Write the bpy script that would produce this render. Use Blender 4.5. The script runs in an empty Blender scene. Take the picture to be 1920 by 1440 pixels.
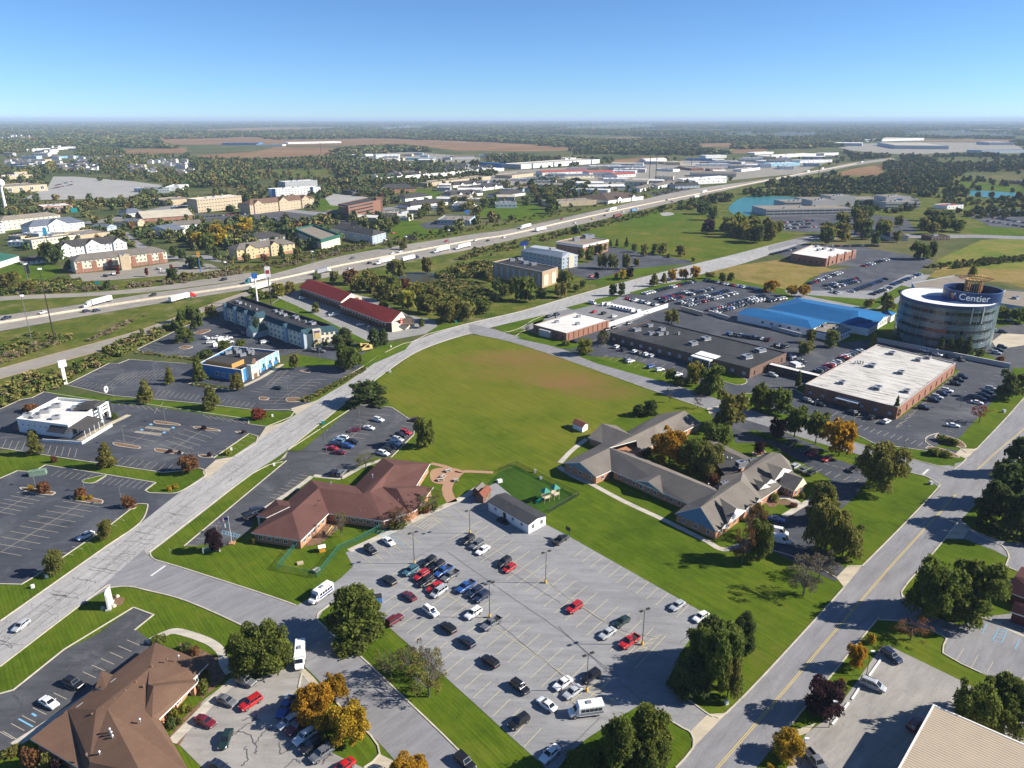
import bpy,bmesh,math,random
import numpy as np
from mathutils import Vector,Matrix
R=math.radians
rnd=random.Random(7)
S=bpy.context.scene
COL=S.collection

# ---------------------------------------------------------------- camera
FPX,HY,CAMH=1378.0,222.0,112.0      # focal length and horizon row in photo pixels, drone height in metres
PITCH=math.atan((720-HY)/FPX)
CP,SP=math.cos(PITCH),math.sin(PITCH)
cam=bpy.data.cameras.new('camera'); cam.sensor_width=36; cam.lens=36*FPX/1920
cam.clip_start=1; cam.clip_end=200000
camo=bpy.data.objects.new('camera',cam); COL.objects.link(camo)
camo.location=(0,0,CAMH); camo.rotation_euler=(R(90)-PITCH,0,0)
S.camera=camo

# ---------------------------------------------------------------- light
SUN_EL,SUN_AZ=R(31),R(91)             # azimuth clockwise from +Y: the sun stands to the right of the view
W=bpy.data.worlds.new('World'); S.world=W; W.use_nodes=True
nt=W.node_tree; nt.nodes.clear()
sky=nt.nodes.new('ShaderNodeTexSky'); sky.sky_type='NISHITA'; sky.sun_disc=False
sky.sun_elevation=SUN_EL; sky.sun_rotation=SUN_AZ
sky.altitude=400; sky.air_density=0.7; sky.dust_density=0.0; sky.ozone_density=10.0
bg=nt.nodes.new('ShaderNodeBackground'); bg.inputs[1].default_value=0.078
wo=nt.nodes.new('ShaderNodeOutputWorld')
hs=nt.nodes.new('ShaderNodeHueSaturation'); hs.inputs['Hue'].default_value=.496; hs.inputs['Saturation'].default_value=.96; nt.links.new(sky.outputs[0],hs.inputs['Color']); nt.links.new(hs.outputs[0],bg.inputs[0]); nt.links.new(bg.outputs[0],wo.inputs[0])
sl=bpy.data.lights.new('sun','SUN'); sl.energy=5.0; sl.angle=R(0.5); sl.color=(1,.93,.82)
so=bpy.data.objects.new('sun',sl); COL.objects.link(so)
sd=Vector((math.sin(SUN_AZ)*math.cos(SUN_EL),math.cos(SUN_AZ)*math.cos(SUN_EL),math.sin(SUN_EL)))
so.rotation_euler=sd.to_track_quat('Z','Y').to_euler(); so.location=(300,0,300)
S.view_settings.view_transform='Standard'; S.view_settings.look='None'
S.view_settings.exposure=0.95; S.view_settings.gamma=1; S.view_settings.use_curve_mapping=False

# ---------------------------------------------------------------- survey: a pixel of the photo -> a point at height z
def G(px,py,z=0.0):
    u=(px-960)/FPX; v=(720-py)/FPX
    dz=-SP+v*CP
    t=(z-CAMH)/dz
    return Vector((t*u,t*(CP+v*SP),z))
def PXof(p):
    z=p[2]-CAMH
    d=p[1]*CP-z*SP
    if d <1: return (-9999,9999)
    return 960+FPX*p[0]/d,720-FPX*(p[1]*SP+z*CP)/d
def Hgt(bx,by,ty):
    y=G(bx,by).y; v=(720-ty)/FPX
    return (v*y*CP-y*SP)/(CP+v*SP)+CAMH
def GL(pts,z=0.0): return [G(a,b,z) for a,b in pts]

# ---------------------------------------------------------------- objects
def link(o,parent=None):
    COL.objects.link(o)
    if parent is not None: o.parent=parent
    return o
def thing(name,label,cat,loc=(0,0,0),rz=0,group=None):
    o=bpy.data.objects.new(name,None); COL.objects.link(o)
    o.location=loc; o.rotation_euler=(0,0,rz); o.empty_display_size=.5
    o['label']=label; o['category']=cat
    if group: o['group']=group
    return o
LABELS=[]   # (object, base label, shared?)  -> ordinals are added at the very end
def lab(o,text,shared=False): o['label']=text; LABELS.append((o,text,shared))
class MB:
    """collects polygons, then links them as one mesh object"""
    def __init__(s,org=(0,0,0)): s.v=[]; s.f=[]; s.m=[]; s.o=Vector(org); s.k=0
    def add(s,vs,fs,m=None):
        b=len(s.v); s.v += [tuple(Vector(p)-s.o) for p in vs]
        for f in fs: s.f.append([i+b for i in f]); s.m.append(s.k if m is None else m)
    def poly(s,pts,m=None): s.add(pts,[list(range(len(pts)))],m)
    def prism(s,pts,z0,z1,m=None,top=True,bottom=False,tm=None):
        n=len(pts); pts=ccw(pts)
        vs=[(p[0],p[1],z0) for p in pts]+[(p[0],p[1],z1) for p in pts]
        s.add(vs,[[i,(i+1)%n,n+(i+1)%n,n+i] for i in range(n)],m)
        if top: s.add([(p[0],p[1],z1) for p in pts],[list(range(n))],m if tm is None else tm)
        if bottom: s.add([(p[0],p[1],z0) for p in pts],[list(range(n))[::-1]],m)
    def box(s,c,size,rz=0,m=None,taper=1.0):
        x,y,z=[a/2 for a in size]; ca,sa=math.cos(rz),math.sin(rz); vs=[]
        for dz,k in ((-z,1),(z,taper)):
            for dx,dy in ((-x,-y),(x,-y),(x,y),(-x,y)):
                vs.append((c[0]+(dx*ca-dy*sa)*k,c[1]+(dx*sa+dy*ca)*k,c[2]+dz))
        s.add(vs,[[3,2,1,0],[4,5,6,7],[0,1,5,4],[1,2,6,5],[2,3,7,6],[3,0,4,7]],m)
    def tube(s,a,b,r0,r1=None,n=6,m=None,cap=True):
        a,b=Vector(a),Vector(b); r1=r0 if r1 is None else r1
        d=(b-a)
        if d.length <1e-6: return
        q=d.to_track_quat('Z','Y'); vs=[]
        for c,r in ((a,r0),(b,r1)):
            for i in range(n):
                t=2*math.pi*i/n; vs.append(c+q @ Vector((r*math.cos(t),r*math.sin(t),0)))
        fs=[[i,(i+1)%n,n+(i+1)%n,n+i] for i in range(n)]
        if cap: fs += [list(range(n))[::-1],[n+i for i in range(n)]]
        s.add(vs,fs,m)
    def strip(s,pts,w,z=None,m=None,closed=False):
        """flat ribbon of width w along a polyline"""
        L,Rr=offset_line(pts,w/2,closed),offset_line(pts,-w/2,closed); n=len(pts)
        if z is not None: L=[(p[0],p[1],z) for p in L]; Rr=[(p[0],p[1],z) for p in Rr]
        e=n if closed else n-1
        s.add(L+Rr,[[i,n+i,n+(i+1)%n,(i+1)%n] for i in range(e)],m)
    def kerb(s,pts,w,h,z0=0.0,m=None,closed=False):
        L,Rr=offset_line(pts,w/2,closed),offset_line(pts,-w/2,closed); n=len(pts)
        vs=[]
        for i in range(n):
            for p,z in ((L[i],z0),(L[i],z0+h),(Rr[i],z0+h),(Rr[i],z0)): vs.append((p[0],p[1],z))
        fs=[]
        for i in range(n if closed else n-1):
            a,b=4*i,4*((i+1)%n)
            for k in range(3): fs.append([a+k,a+k+1,b+k+1,b+k])
        s.add(vs,fs,m)
    def mesh(s,name,mats,smooth=False):
        me=bpy.data.meshes.new(name); me.from_pydata(s.v,[],s.f)
        for m in (mats if isinstance(mats,(list,tuple)) else [mats]): me.materials.append(m)
        if any(s.m): me.polygons.foreach_set('material_index',s.m)
        if smooth: me.polygons.foreach_set('use_smooth',[True]*len(s.f))
        me.update(); return me
    def build(s,name,mats,parent=None,smooth=False,kind=None,label=None):
        o=bpy.data.objects.new(name,s.mesh(name,mats,smooth)); link(o,parent)
        if kind: o['kind']=kind
        if label: o['label']=label
        return o
def area(p): return sum(p[i-1][0]*p[i][1]-p[i][0]*p[i-1][1] for i in range(len(p)))/2
def ccw(p): return list(p) if area(p) >0 else list(p)[::-1]
def offset_line(pts,d,closed=False):
    out=[]; n=len(pts)
    for i in range(n):
        a=pts[i-1] if (i >0 or closed) else pts[i]; b=pts[(i+1)%n] if (i <n-1 or closed) else pts[i]
        p=pts[i]; d1=Vector((p[0]-a[0],p[1]-a[1])); d2=Vector((b[0]-p[0],b[1]-p[1]))
        if d1.length >1e-9: d1.normalize()
        if d2.length >1e-9: d2.normalize()
        t=d1+d2
        if t.length <1e-6: t=d1 if d1.length >0 else Vector((1,0))
        t.normalize(); nx,ny=-t.y,t.x
        c=max(.4,abs(t.dot(d2 if d2.length >0 else d1)))
        out.append((p[0]+nx*d/c,p[1]+ny*d/c,p[2] if len(p) >2 else 0))
    return out
def inset(poly,d):
    p=ccw(poly); return [Vector(q) for q in offset_line(p,d,True)]
def smooth_line(pts,k=6,closed=False):
    """Catmull-Rom through the points"""
    n=len(pts); out=[]; P=[Vector((p[0],p[1],0)) for p in pts]
    for i in range(n if closed else n-1):
        p0=P[(i-1)%n] if (closed or i >0) else P[0]; p1=P[i]; p2=P[(i+1)%n]
        p3=P[(i+2)%n] if (closed or i+2 <n) else P[n-1]
        for j in range(k):
            t=j/k
            out.append(.5*((2*p1)+(-p0+p2)*t+(2*p0-5*p1+4*p2-p3)*t*t+(-p0+3*p1-3*p2+p3)*t ** 3))
    if not closed: out.append(P[-1])
    return out
def inpoly(x,y,poly):
    c=False; j=len(poly)-1
    for i in range(len(poly)):
        xi,yi=poly[i][0],poly[i][1]; xj,yj=poly[j][0],poly[j][1]
        if (yi >y) != (yj >y) and x <(xj-xi)*(y-yi)/(yj-yi)+xi: c=not c
        j=i
    return c

# ---------------------------------------------------------------- materials
def newmat(name):
    m=bpy.data.materials.new(name); m.use_nodes=True
    t=m.node_tree; b=t.nodes['Principled BSDF']; return m,t,b
def N(t,typ,**kw):
    n=t.nodes.new(typ)
    for k,v in kw.items():
        if k.startswith('i_'):
            key=k[2:]; n.inputs[int(key) if key.isdigit() else key].default_value=v
        else: setattr(n,k,v)
    return n
def c4(c): return (c[0],c[1],c[2],1)
def noise(t,scale,detail=4,rough=.6,vec=None,dist=0):
    n=N(t,'ShaderNodeTexNoise'); n.inputs['Scale'].default_value=scale; n.inputs['Detail'].default_value=detail
    n.inputs['Roughness'].default_value=rough; n.inputs['Distortion'].default_value=dist
    if vec is not None: t.links.new(vec,n.inputs['Vector'])
    return n.outputs['Fac']
def ramp(t,fac,stops,interp='LINEAR'):
    r=N(t,'ShaderNodeValToRGB'); r.color_ramp.interpolation=interp; e=r.color_ramp.elements
    while len(e) >1: e.remove(e[0])
    e[0].position=stops[0][0]; e[0].color=c4(stops[0][1])
    for p,c in stops[1:]:
        q=e.new(p); q.color=c4(c)
    t.links.new(fac,r.inputs[0]); return r.outputs[0]
def mixc(t,fac,a,b,mode='MIX'):
    m=N(t,'ShaderNodeMix',data_type='RGBA',blend_type=mode)
    for s,v in ((m.inputs['Factor'],fac),(m.inputs['A'],a),(m.inputs['B'],b)):
        if isinstance(v,(int,float)): s.default_value=v
        elif isinstance(v,(tuple,list)): s.default_value=c4(v)
        else: t.links.new(v,s)
    return m.outputs['Result']
def math_(t,op,a,b=0.0):
    m=N(t,'ShaderNodeMath',operation=op)
    for s,v in ((m.inputs[0],a),(m.inputs[1],b)):
        if isinstance(v,(int,float)): s.default_value=v
        else: t.links.new(v,s)
    return m.outputs[0]
def objco(t,rot=0,scale=(1,1,1)):
    c=N(t,'ShaderNodeTexCoord'); mp=N(t,'ShaderNodeMapping',vector_type='TEXTURE'); mp.inputs['Rotation'].default_value=(0,0,-rot)
    mp.inputs['Scale'].default_value=tuple(1/q for q in scale)
    t.links.new(c.outputs['Object'],mp.inputs[0]); return mp.outputs[0]
def bump(t,b,h,strength=.4,dist=.05):
    n=N(t,'ShaderNodeBump'); n.inputs['Strength'].default_value=strength; n.inputs['Distance'].default_value=dist
    t.links.new(h,n.inputs['Height']); t.links.new(n.outputs[0],b.inputs['Normal'])
_M={}
def plain(name,c,rough=.7,metal=0.0,var=.15,sc=1.5,spec=.3):
    """an even paint or sheet with slight blotches"""
    if name in _M: return _M[name]
    m,t,b=newmat(name); co=objco(t)
    f=noise(t,sc,5,.65,co)
    lo=tuple(x*(1-var) for x in c); hi=tuple(min(1,x*(1+var)) for x in c)
    t.links.new(ramp(t,f,[(.3,lo),(.7,hi)]),b.inputs['Base Color'])
    b.inputs['Roughness'].default_value=rough; b.inputs['Metallic'].default_value=metal
    b.inputs['Specular IOR Level'].default_value=spec
    _M[name]=m; return m
def grassmat(name,stops,patch=.02,stripe=None,brown=None,fine=1.0,seed=0,dry=()):
    """mown or rough grass: patches, mower stripes (direction, width, strength), worn brown areas"""
    m,t,b=newmat(name); co=objco(t)
    mp=N(t,'ShaderNodeMapping'); mp.inputs['Location'].default_value=(seed*37.1,seed*11.3,0); t.links.new(co,mp.inputs[0]); co2=mp.outputs[0]
    a=noise(t,patch,6,.62,co2); f=noise(t,.9*fine,4,.75,co2)
    k=math_(t,'ADD',math_(t,'MULTIPLY',math_(t,'SUBTRACT',math_(t,'ADD',math_(t,'MULTIPLY',a,.62),math_(t,'MULTIPLY',noise(t,patch*5,5,.7,co2,.5),.38)),.5),1.75),math_(t,'ADD',math_(t,'MULTIPLY',f,.22),.39))
    col=ramp(t,k,stops)
    if stripe:
        ang,wid,amt=stripe
        w=N(t,'ShaderNodeTexWave',wave_type='BANDS',bands_direction='X'); w.inputs['Scale'].default_value=1/wid
        w.inputs['Distortion'].default_value=2.2; w.inputs['Detail'].default_value=3; w.inputs['Detail Scale'].default_value=.5
        t.links.new(objco(t,ang),w.inputs['Vector'])
        s=math_(t,'MULTIPLY',math_(t,'MULTIPLY',w.outputs['Fac'],noise(t,.045,2,.5,co2)),amt*2)
        col=mixc(t,s,col,tuple(x*1.5 for x in stops[-1][1]))
    sk=noise(t,.9,5,.8,objco(t,(stripe[0] if stripe else 0)+R(90),(.07,1,1)),.2)
    col=mixc(t,1.0,col,ramp(t,sk,[(.32,(.74,.76,.74)),(.68,(1.27,1.24,1.3))]),'MULTIPLY')
    if brown:
        bc,sc,lo,hi=brown
        col=mixc(t,ramp(t,noise(t,sc,6,.7,co2,.4),[(lo,(0,0,0)),(hi,(1,1,1))]),col,bc)
    for cx,cy,rx,ry,dc,am in dry:      # dry patches of the field itself: centre, radii, colour, amount
        mq=N(t,'ShaderNodeMapping'); mq.vector_type='TEXTURE'; mq.inputs['Location'].default_value=(cx,cy,0); mq.inputs['Scale'].default_value=(rx,ry,1); t.links.new(co,mq.inputs[0]); gr=N(t,'ShaderNodeTexGradient',gradient_type='SPHERICAL'); t.links.new(mq.outputs[0],gr.inputs[0])
        q_=math_(t,'MULTIPLY',math_(t,'POWER',gr.outputs['Fac'],.7),math_(t,'MULTIPLY',noise(t,.22,7,.8,objco(t,R(35),(.35,1,1)),.8),2.0)); col=mixc(t,math_(t,'MULTIPLY',ramp(t,q_,[(.4,(0,0,0)),(.85,(1,1,1))]),am),col,dc)
    g=noise(t,5.5,3,.8,co2)
    col=mixc(t,1.0,col,ramp(t,g,[(.25,(.7,.72,.66)),(.75,(1.2,1.19,1.18))]),'MULTIPLY')
    t.links.new(col,b.inputs['Base Color']); b.inputs['Roughness'].default_value=1; b.inputs['Specular IOR Level'].default_value=.05
    bump(t,b,f,.6,.15)
    _M[name]=m; return m
def pavemat(name,c,patch=.06,crack=None,amt=.25,rough=.9,wear=None,rot=0,along=(1,1,1)):
    """asphalt or concrete: blotches, fine grain, cracks (cell size, width, colour, presence)"""
    m,t,b=newmat(name); co=objco(t)
    a=noise(t,patch,6,.65,co); g=noise(t,2.2,4,.8,co); st=noise(t,.5,6,.75,objco(t,rot,(.18,1,1)),.3)
    lo=tuple(x*(1-amt) for x in c); hi=tuple(min(1,x*(1+amt)) for x in c)
    col=ramp(t,a,[(.28,lo),(.72,hi)])
    col=mixc(t,1.0,col,ramp(t,g,[(.2,(.86,.86,.87)),(.8,(1.12,1.12,1.11))]),'MULTIPLY')
    col=mixc(t,1.0,col,ramp(t,st,[(.32,(.78,.78,.79)),(.68,(1.16,1.16,1.15))]),'MULTIPLY')
    col=mixc(t,1.0,col,ramp(t,noise(t,.42,4,.7,co),[(.58,(1,1,1)),(.74,(.76,.76,.77))]),'MULTIPLY')
    if wear:
        wc,lo_,hi_=wear
        col=mixc(t,ramp(t,noise(t,.035,7,.72,co,.6),[(lo_,(0,0,0)),(hi_,(1,1,1))]),col,wc)
    if crack:
        cell,width,cc,pres=crack
        v=N(t,'ShaderNodeTexVoronoi',feature='DISTANCE_TO_EDGE'); v.inputs['Scale'].default_value=1/cell
        dn=N(t,'ShaderNodeTexNoise'); dn.inputs['Scale'].default_value=.55; dn.inputs['Detail'].default_value=5; dn.inputs['Roughness'].default_value=.7
        t.links.new(co,dn.inputs['Vector'])
        vm=N(t,'ShaderNodeVectorMath',operation='MULTIPLY_ADD'); vm.inputs[1].default_value=(2.6,2.6,0)
        t.links.new(dn.outputs['Color'],vm.inputs[0]); t.links.new(objco(t,rot,(.62,1,1)),vm.inputs[2]); t.links.new(vm.outputs[0],v.inputs['Vector'])
        e=ramp(t,v.outputs['Distance'],[(0,(1,1,1)),(width/cell,(0,0,0))])
        e=mixc(t,1.0,e,ramp(t,noise(t,.03 if along[0] == 1 else .3,5,.7,objco(t,rot,along)),[(1-pres-.12,(0,0,0)),(1-pres+.12,(1,1,1))]),'MULTIPLY')
        col=mixc(t,e,col,cc)
    t.links.new(col,b.inputs['Base Color']); b.inputs['Roughness'].default_value=rough; b.inputs['Specular IOR Level'].default_value=.25
    bump(t,b,g,.25,.02)
    _M[name]=m; return m
M_white=plain('white_panel',(.78,.78,.76),.45,0,.04,.4); M_alu=plain('aluminium',(.42,.43,.45),.4,.6,.08)
# ================================================================ GROUND
M_lawn=grassmat('lawn',[(.28,(.04,.078,.005)),(.5,(.068,.112,.007)),(.74,(.112,.134,.014))],.035,(R(-40),2.6,.17),((.15,.115,.03),.025,.6,.82))
M_lawn2=grassmat('lawn_side',[(.28,(.042,.083,.005)),(.5,(.067,.117,.007)),(.74,(.107,.138,.013))],.05,(R(48),2.6,.07),((.16,.15,.045),.03,.6,.85),seed=3)
M_field=grassmat('field_grass',[(.25,(.058,.1,.006)),(.45,(.092,.125,.009)),(.62,(.122,.137,.014)),(.82,(.15,.14,.022))],.018,(R(-40),2.8,.22),((.16,.118,.035),.015,.6,.8),seed=5,dry=[(*G(1000,715)[:2],90,70,(.145,.14,.018),.4),(*G(1065,714)[:2],34,22,(.2,.12,.045),1.0),(*G(975,672)[:2],52,26,(.19,.125,.04),.9),(*G(1130,735)[:2],30,16,(.17,.12,.035),.8),(*G(1000,700)[:2],60,20,(.18,.13,.035),.7)])
M_rough=grassmat('rough_grass',[(.25,(.045,.075,.01)),(.45,(.08,.105,.015)),(.6,(.125,.13,.025)),(.78,(.19,.155,.06))],.045,None,((.2,.17,.1),.05,.55,.7),1.6,seed=8)
M_dry=grassmat('dry_grass',[(.25,(.12,.115,.025)),(.5,(.21,.165,.045)),(.75,(.28,.2,.075))],.02,None,((.3,.21,.1),.03,.5,.75),seed=2)
M_crop=grassmat('crop_field',[(.25,(.15,.085,.04)),(.5,(.21,.125,.062)),(.75,(.28,.18,.1))],.004,(R(20),30,.12),seed=4)
M_far=grassmat('far_ground',[(.25,(.04,.06,.022)),(.42,(.065,.085,.028)),(.58,(.11,.112,.042)),(.78,(.18,.14,.065))],.006,None,None,seed=6)
M_lotgrey=pavemat('grey_asphalt',(.25,.249,.252),.05,(9,.07,(.1,.1,.105),.42),.12,wear=((.29,.285,.27),.6,.78))
M_street=pavemat('street_asphalt',(.225,.223,.23),.04,(14,.06,(.13,.13,.135),.3),.1,rot=R(-45))
M_dark=pavemat('dark_asphalt',(.056,.061,.075),.05,(11,.09,(.025,.025,.027),.35),.3,wear=((.12,.123,.13),.5,.72))
M_mid=pavemat('worn_asphalt',(.075,.077,.085),.06,(6,.09,(.02,.02,.022),.5),.35,wear=((.15,.15,.15),.55,.72))
M_conc=pavemat('cracked_concrete',(.36,.352,.34),.03,(1.9,.06,(.16,.157,.15),.55),.12,rot=R(-75),along=(.06,1,1),wear=((.31,.3,.29),.52,.72))
M_hwy=pavemat('highway_concrete',(.29,.262,.225),.02,None,.14,rot=R(-12),wear=((.2,.185,.165),.5,.7))
M_apron=pavemat('apron_concrete',(.46,.40,.30),.08,None,.12)
M_walk=pavemat('walk_concrete',(.47,.43,.36),.2,None,.12)
M_kerb=pavemat('kerb_concrete',(.50,.45,.36),.3,None,.15)
M_pale=pavemat('pale_lot',(.33,.32,.3),.02,None,.12)
M_tanlot=pavemat('tan_lot',(.26,.24,.2),.04,None,.14)
M_mulch=plain('mulch',(.17,.10,.06),.95,0,.45,.9)
M_chips=plain('wood_chips',(.36,.215,.135),.95,0,.22,2.2)
M_yel=plain('yellow_paint',(.62,.47,.14),.8,0,.12,3)
M_yel2=plain('faded_yellow_paint',(.50,.45,.28),.8,0,.16,3)
M_wht=plain('white_paint',(.62,.61,.58),.8,0,.12,3)
M_dwht=plain('faded_white_paint',(.42,.37,.29),.8,0,.15,3)
M_blu=plain('blue_paint',(.18,.42,.60),.8,0,.12,3)
M_seal=plain('crack_sealer',(.11,.11,.115),.7)

ground=MB(); g=90000
ground.poly([(-g,-3000,-.05),(g,-3000,-.05),(g,2*g,-.05),(-g,2*g,-.05)])
ground.build('ground',M_far,kind='structure')

HARD,FOOT=[],[]      # outlines of paved ground and of buildings, kept free of scattered trees
def sheet(name,px,z,mat,smooth=0,kind='structure'):
    p=GL(px)
    if mat in (M_dark,M_mid,M_lotgrey,M_pale,M_tanlot,M_crop) or 'lot' in name or 'pond' in name or 'lawn' in name: HARD.append([(q.x,q.y) for q in p])
    if smooth: p=smooth_line(p,smooth,True)
    m=MB(); m.poly([(q[0],q[1],z) for q in ccw(p)]); return m.build(name,mat,None,kind=kind)
def band(name,left,right,z,mat,k=6):
    """a road between two kerb lines"""
    a=smooth_line(GL(left),k); b=smooth_line(GL(right),k)
    HARD.append([(q[0],q[1]) for q in a+b[::-1]]); m=MB(); m.poly([(q[0],q[1],z) for q in a+b[::-1]]); return m.build(name,mat,None,kind='structure')

sheet('lawn',[(-900,1950),(2900,1950),(2500,640),(1930,560),(1700,560),(1300,470),(1100,545),(760,690),(560,700),(300,760),(0,850),(-900,1000)],-.03,M_lawn)
# the wide vacant field
sheet('field',[(900,629),(950,640),(1060,672),(1240,736),(1290,757),(1322,766),(1316,774),(1230,775),(1170,778),(1128,800),(1080,842),(1050,872),(1030,880),(985,880),(960,868),(930,880),(880,882),(840,880),(812,868),(745,858),(790,820),(778,790),(738,762),(715,745),(710,715),(775,664),(830,641),(870,630)],-.02,M_field)
sheet('rough_grass',[(0,712),(250,640),(340,600),(400,574),(460,548),(560,528),(640,512),(720,500),(860,470),(960,450),(1110,416),(1250,385),(1340,362),(1480,335),(1600,318),(1800,330),(1920,350),(2200,420),(1920,440),(1500,440),(1350,480),(1140,536),(1000,577),(880,606),(800,628),(720,610),(560,560),(430,575),(345,612),(255,655),(205,681),(125,720),(60,744),(0,766),(-200,830),(-300,780)],-.015,M_rough)
sheet('verge_grass',[(0,592),(275,551),(480,522),(640,480),(880,440),(1135,390),(1300,357),(1290,350),(1100,388),(860,432),(700,462),(560,480),(330,515),(0,545),(-300,560),(-300,640)],-.015,M_rough)
sheet('verge_grass',[(-300,700),(0,622),(250,577),(462,543),(462,550),(375,578),(250,622),(0,690),(-300,790)],-.01,M_rough)
sheet('park_lawn',[(1075,440),(1180,412),(1260,400),(1330,402),(1400,420),(1480,440),(1490,452),(1380,480),(1320,492),(1200,500),(1140,470),(1050,450)],-.005,grassmat('park_grass',[(.28,(.055,.1,.008)),(.5,(.09,.12,.012)),(.74,(.15,.135,.025))],.02,None,((.26,.18,.07),.022,.6,.78),seed=9))
sheet('lawn',[(1170,402),(1215,398),(1285,402),(1260,417),(1200,420)],.0,M_lawn2,4)
sheet('dry_field',[(1315,511),(1360,501),(1480,484),(1530,495),(1560,505),(1590,502),(1520,520),(1490,545),(1460,540),(1400,528)],.0,M_dry)
sheet('dry_field',[(1740,520),(1760,500),(1920,470),(2300,420),(2300,560),(1920,540),(1890,530)],.0,M_dry)
sheet('meadow',[(1760,500),(1755,488),(1840,450),(1920,446),(2200,440),(2300,470),(1920,505)],.003,grassmat('meadow_grass',[(.28,(.085,.14,.018)),(.5,(.15,.17,.03)),(.74,(.25,.19,.06))],.025,None,None,seed=12))
sheet('lawn',[(720,425),(745,412),(840,424),(835,440),(745,448)],.0,M_lawn2,4)
sheet('lawn',[(890,398),(960,380),(1030,395),(1010,412),(930,410)],.0,M_lawn2,4)
sheet('lawn',[(0,505),(30,490),(110,500),(100,520),(40,528),(0,530),(-90,540),(-90,510)],.0,M_lawn2,4)
sheet('lawn',[(590,382),(590,376),(640,372),(650,392),(600,396)],.0,M_lawn2,3)
sheet('lawn',[(755,360),(800,356),(860,372),(790,380)],.0,M_lawn2,3)
sheet('lawn',[(1780,340),(1920,352),(1920,362),(1800,350)],.0,M_lawn2,3)
sheet('lawn',[(1820,430),(1870,425),(1960,440),(1960,446),(1840,440)],.0,M_lawn2,3)
sheet('playground_lawn',[(912,908),(935,885),(968,873),(1084,930),(1028,962),(1000,955),(950,925)],-.01,grassmat('watered_grass',[(.28,(.02,.055,.008)),(.5,(.03,.072,.009)),(.74,(.05,.095,.012))],.05,(R(-40),2.4,.2),seed=21))
# brown crop fields far off
for p in [[(270,262),(480,257),(520,262),(720,259),(960,268),(1120,280),(1010,284),(860,283),(760,270),(650,273),(480,272),(330,271)],
          [(360,292),(480,284),(520,275),(640,277),(655,283),(700,280),(700,286),(600,292),(480,296),(400,296)],
          [(210,282),(350,276),(350,287),(250,289)],[(330,245),(500,239),(680,239),(480,245)],
          [(1070,261),(1160,257),(1300,258),(1180,262)],[(1280,270),(1395,268),(1390,276),(1300,275)],[(1330,281),(1440,279),(1440,287),(1340,287)],
          [(1100,279),(1160,274),(1160,280),(1110,281)],[(1150,300),(1210,294),(1260,296),(1210,306),(1150,304)],
          [(1565,326),(1600,316),(1660,308),(1652,328),(1585,330)],[(1750,313),(1810,314),(1800,322),(1755,322)],[(1830,243),(1960,240),(1960,245),(1840,246)],[(1690,262),(1920,261),(1920,266),(1720,265)],[(1490,241),(1580,239),(1560,242)]]:
    sheet('crop_field',p,.01+len(HARD)*.0007,M_crop)
for p in [[(500,319),(560,317),(620,318),(660,324),(560,332),(480,334),(450,328)]]: sheet('meadow',p,.01,M_rough)

# ---------------------------------------------------------------- roads
band('main_road',[(-260,1330),(-120,1248),(0,1166),(122,1080),(200,1025),(262,982),(345,918),(480,827),(555,777),(602,746),(655,714),(685,690),(722,663),(775,640),(820,623),(877,606),(980,582),(1055,560),(1157,532),(1302,495),(1360,481),(1505,445),(1580,437)],
     [(-260,1440),(-120,1340),(0,1250),(188,1107),(283,1036),(370,969),(475,887),(540,843),(640,763),(700,716),(735,690),(775,664),(825,643),(880,626),(925,613),(1030,588),(1170,553),(1250,534),(1320,513),(1400,492),(1512,455),(1590,445)],.02,M_conc)
band('junction_street',[(150,1136),(207,1103),(242,1101),(275,1108),(350,1128),(462,1177),(540,1225),(590,1268),(645,1330),(695,1377),(742,1428),(800,1500),(900,1640)],
     [(270,1030),(283,1044),(330,1060),(480,1108),(555,1134),(595,1163),(640,1205),(675,1231),(720,1273),(767,1318),(830,1378),(892,1440),(960,1510),(1080,1640)],.026,M_street)
band('side_street',[(880,607),(925,617),(967,630),(1055,655),(1250,717),(1345,748),(1440,779),(1545,812),(1610,832),(1695,857),(1760,873),(1815,862),(1850,845)],
     [(880,622),(905,629),(960,641),(1060,673),(1240,737),(1325,766),(1420,794),(1520,826),(1612,853),(1690,881),(1735,893),(1762,915),(1800,930)],.028,M_street)
D_left=[(2120,555),(2010,660),(1920,747),(1830,842),(1762,915),(1690,990),(1617,1062),(1540,1148),(1440,1257),(1362,1337),(1300,1402),(1267,1440),(1200,1512),(1090,1640)]
D_right=[(2250,590),(2060,740),(1990,800),(1905,868),(1840,935),(1790,988),(1722,1070),(1690,1110),(1640,1168),(1560,1265),(1472,1373),(1410,1450),(1340,1540),(1250,1660)]
band('right_street',D_left,D_right,.022,M_street,4)
band('highway',[(-500,668),(-200,622),(0,592),(125,575),(275,551),(480,521),(650,478),(880,440),(960,429),(1135,391),(1285,357),(1440,335),(1540,317),(1600,305),(1672,296)],
     [(-500,715),(-200,657),(0,621),(250,577),(462,543),(555,532),(725,497),(880,468),(960,450),(1110,416),(1247,383),(1360,357),(1435,341),(1540,323),(1610,309),(1680,299)],.03,M_hwy)
band('ramp_road',[(-300,775),(0,690),(250,622),(375,577),(462,547),(545,535)],[(-300,800),(0,711),(250,640),(340,602),(430,567),(475,552),(550,538)],.027,M_hwy)
band('ramp_road',[(-300,580),(0,556),(175,548),(300,536),(400,521),(470,511)],[(-300,590),(0,564),(175,555),(300,545),(420,530),(480,521)],.024,M_hwy)
band('campus_road',[(1440,462),(1505,445),(1560,437),(1640,437),(1740,440),(1830,440),(1920,443),(2100,445)],[(1440,470),(1512,454),(1560,445),(1640,444),(1740,447),(1830,446),(1920,449),(2100,452)],.024,M_street)
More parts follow.
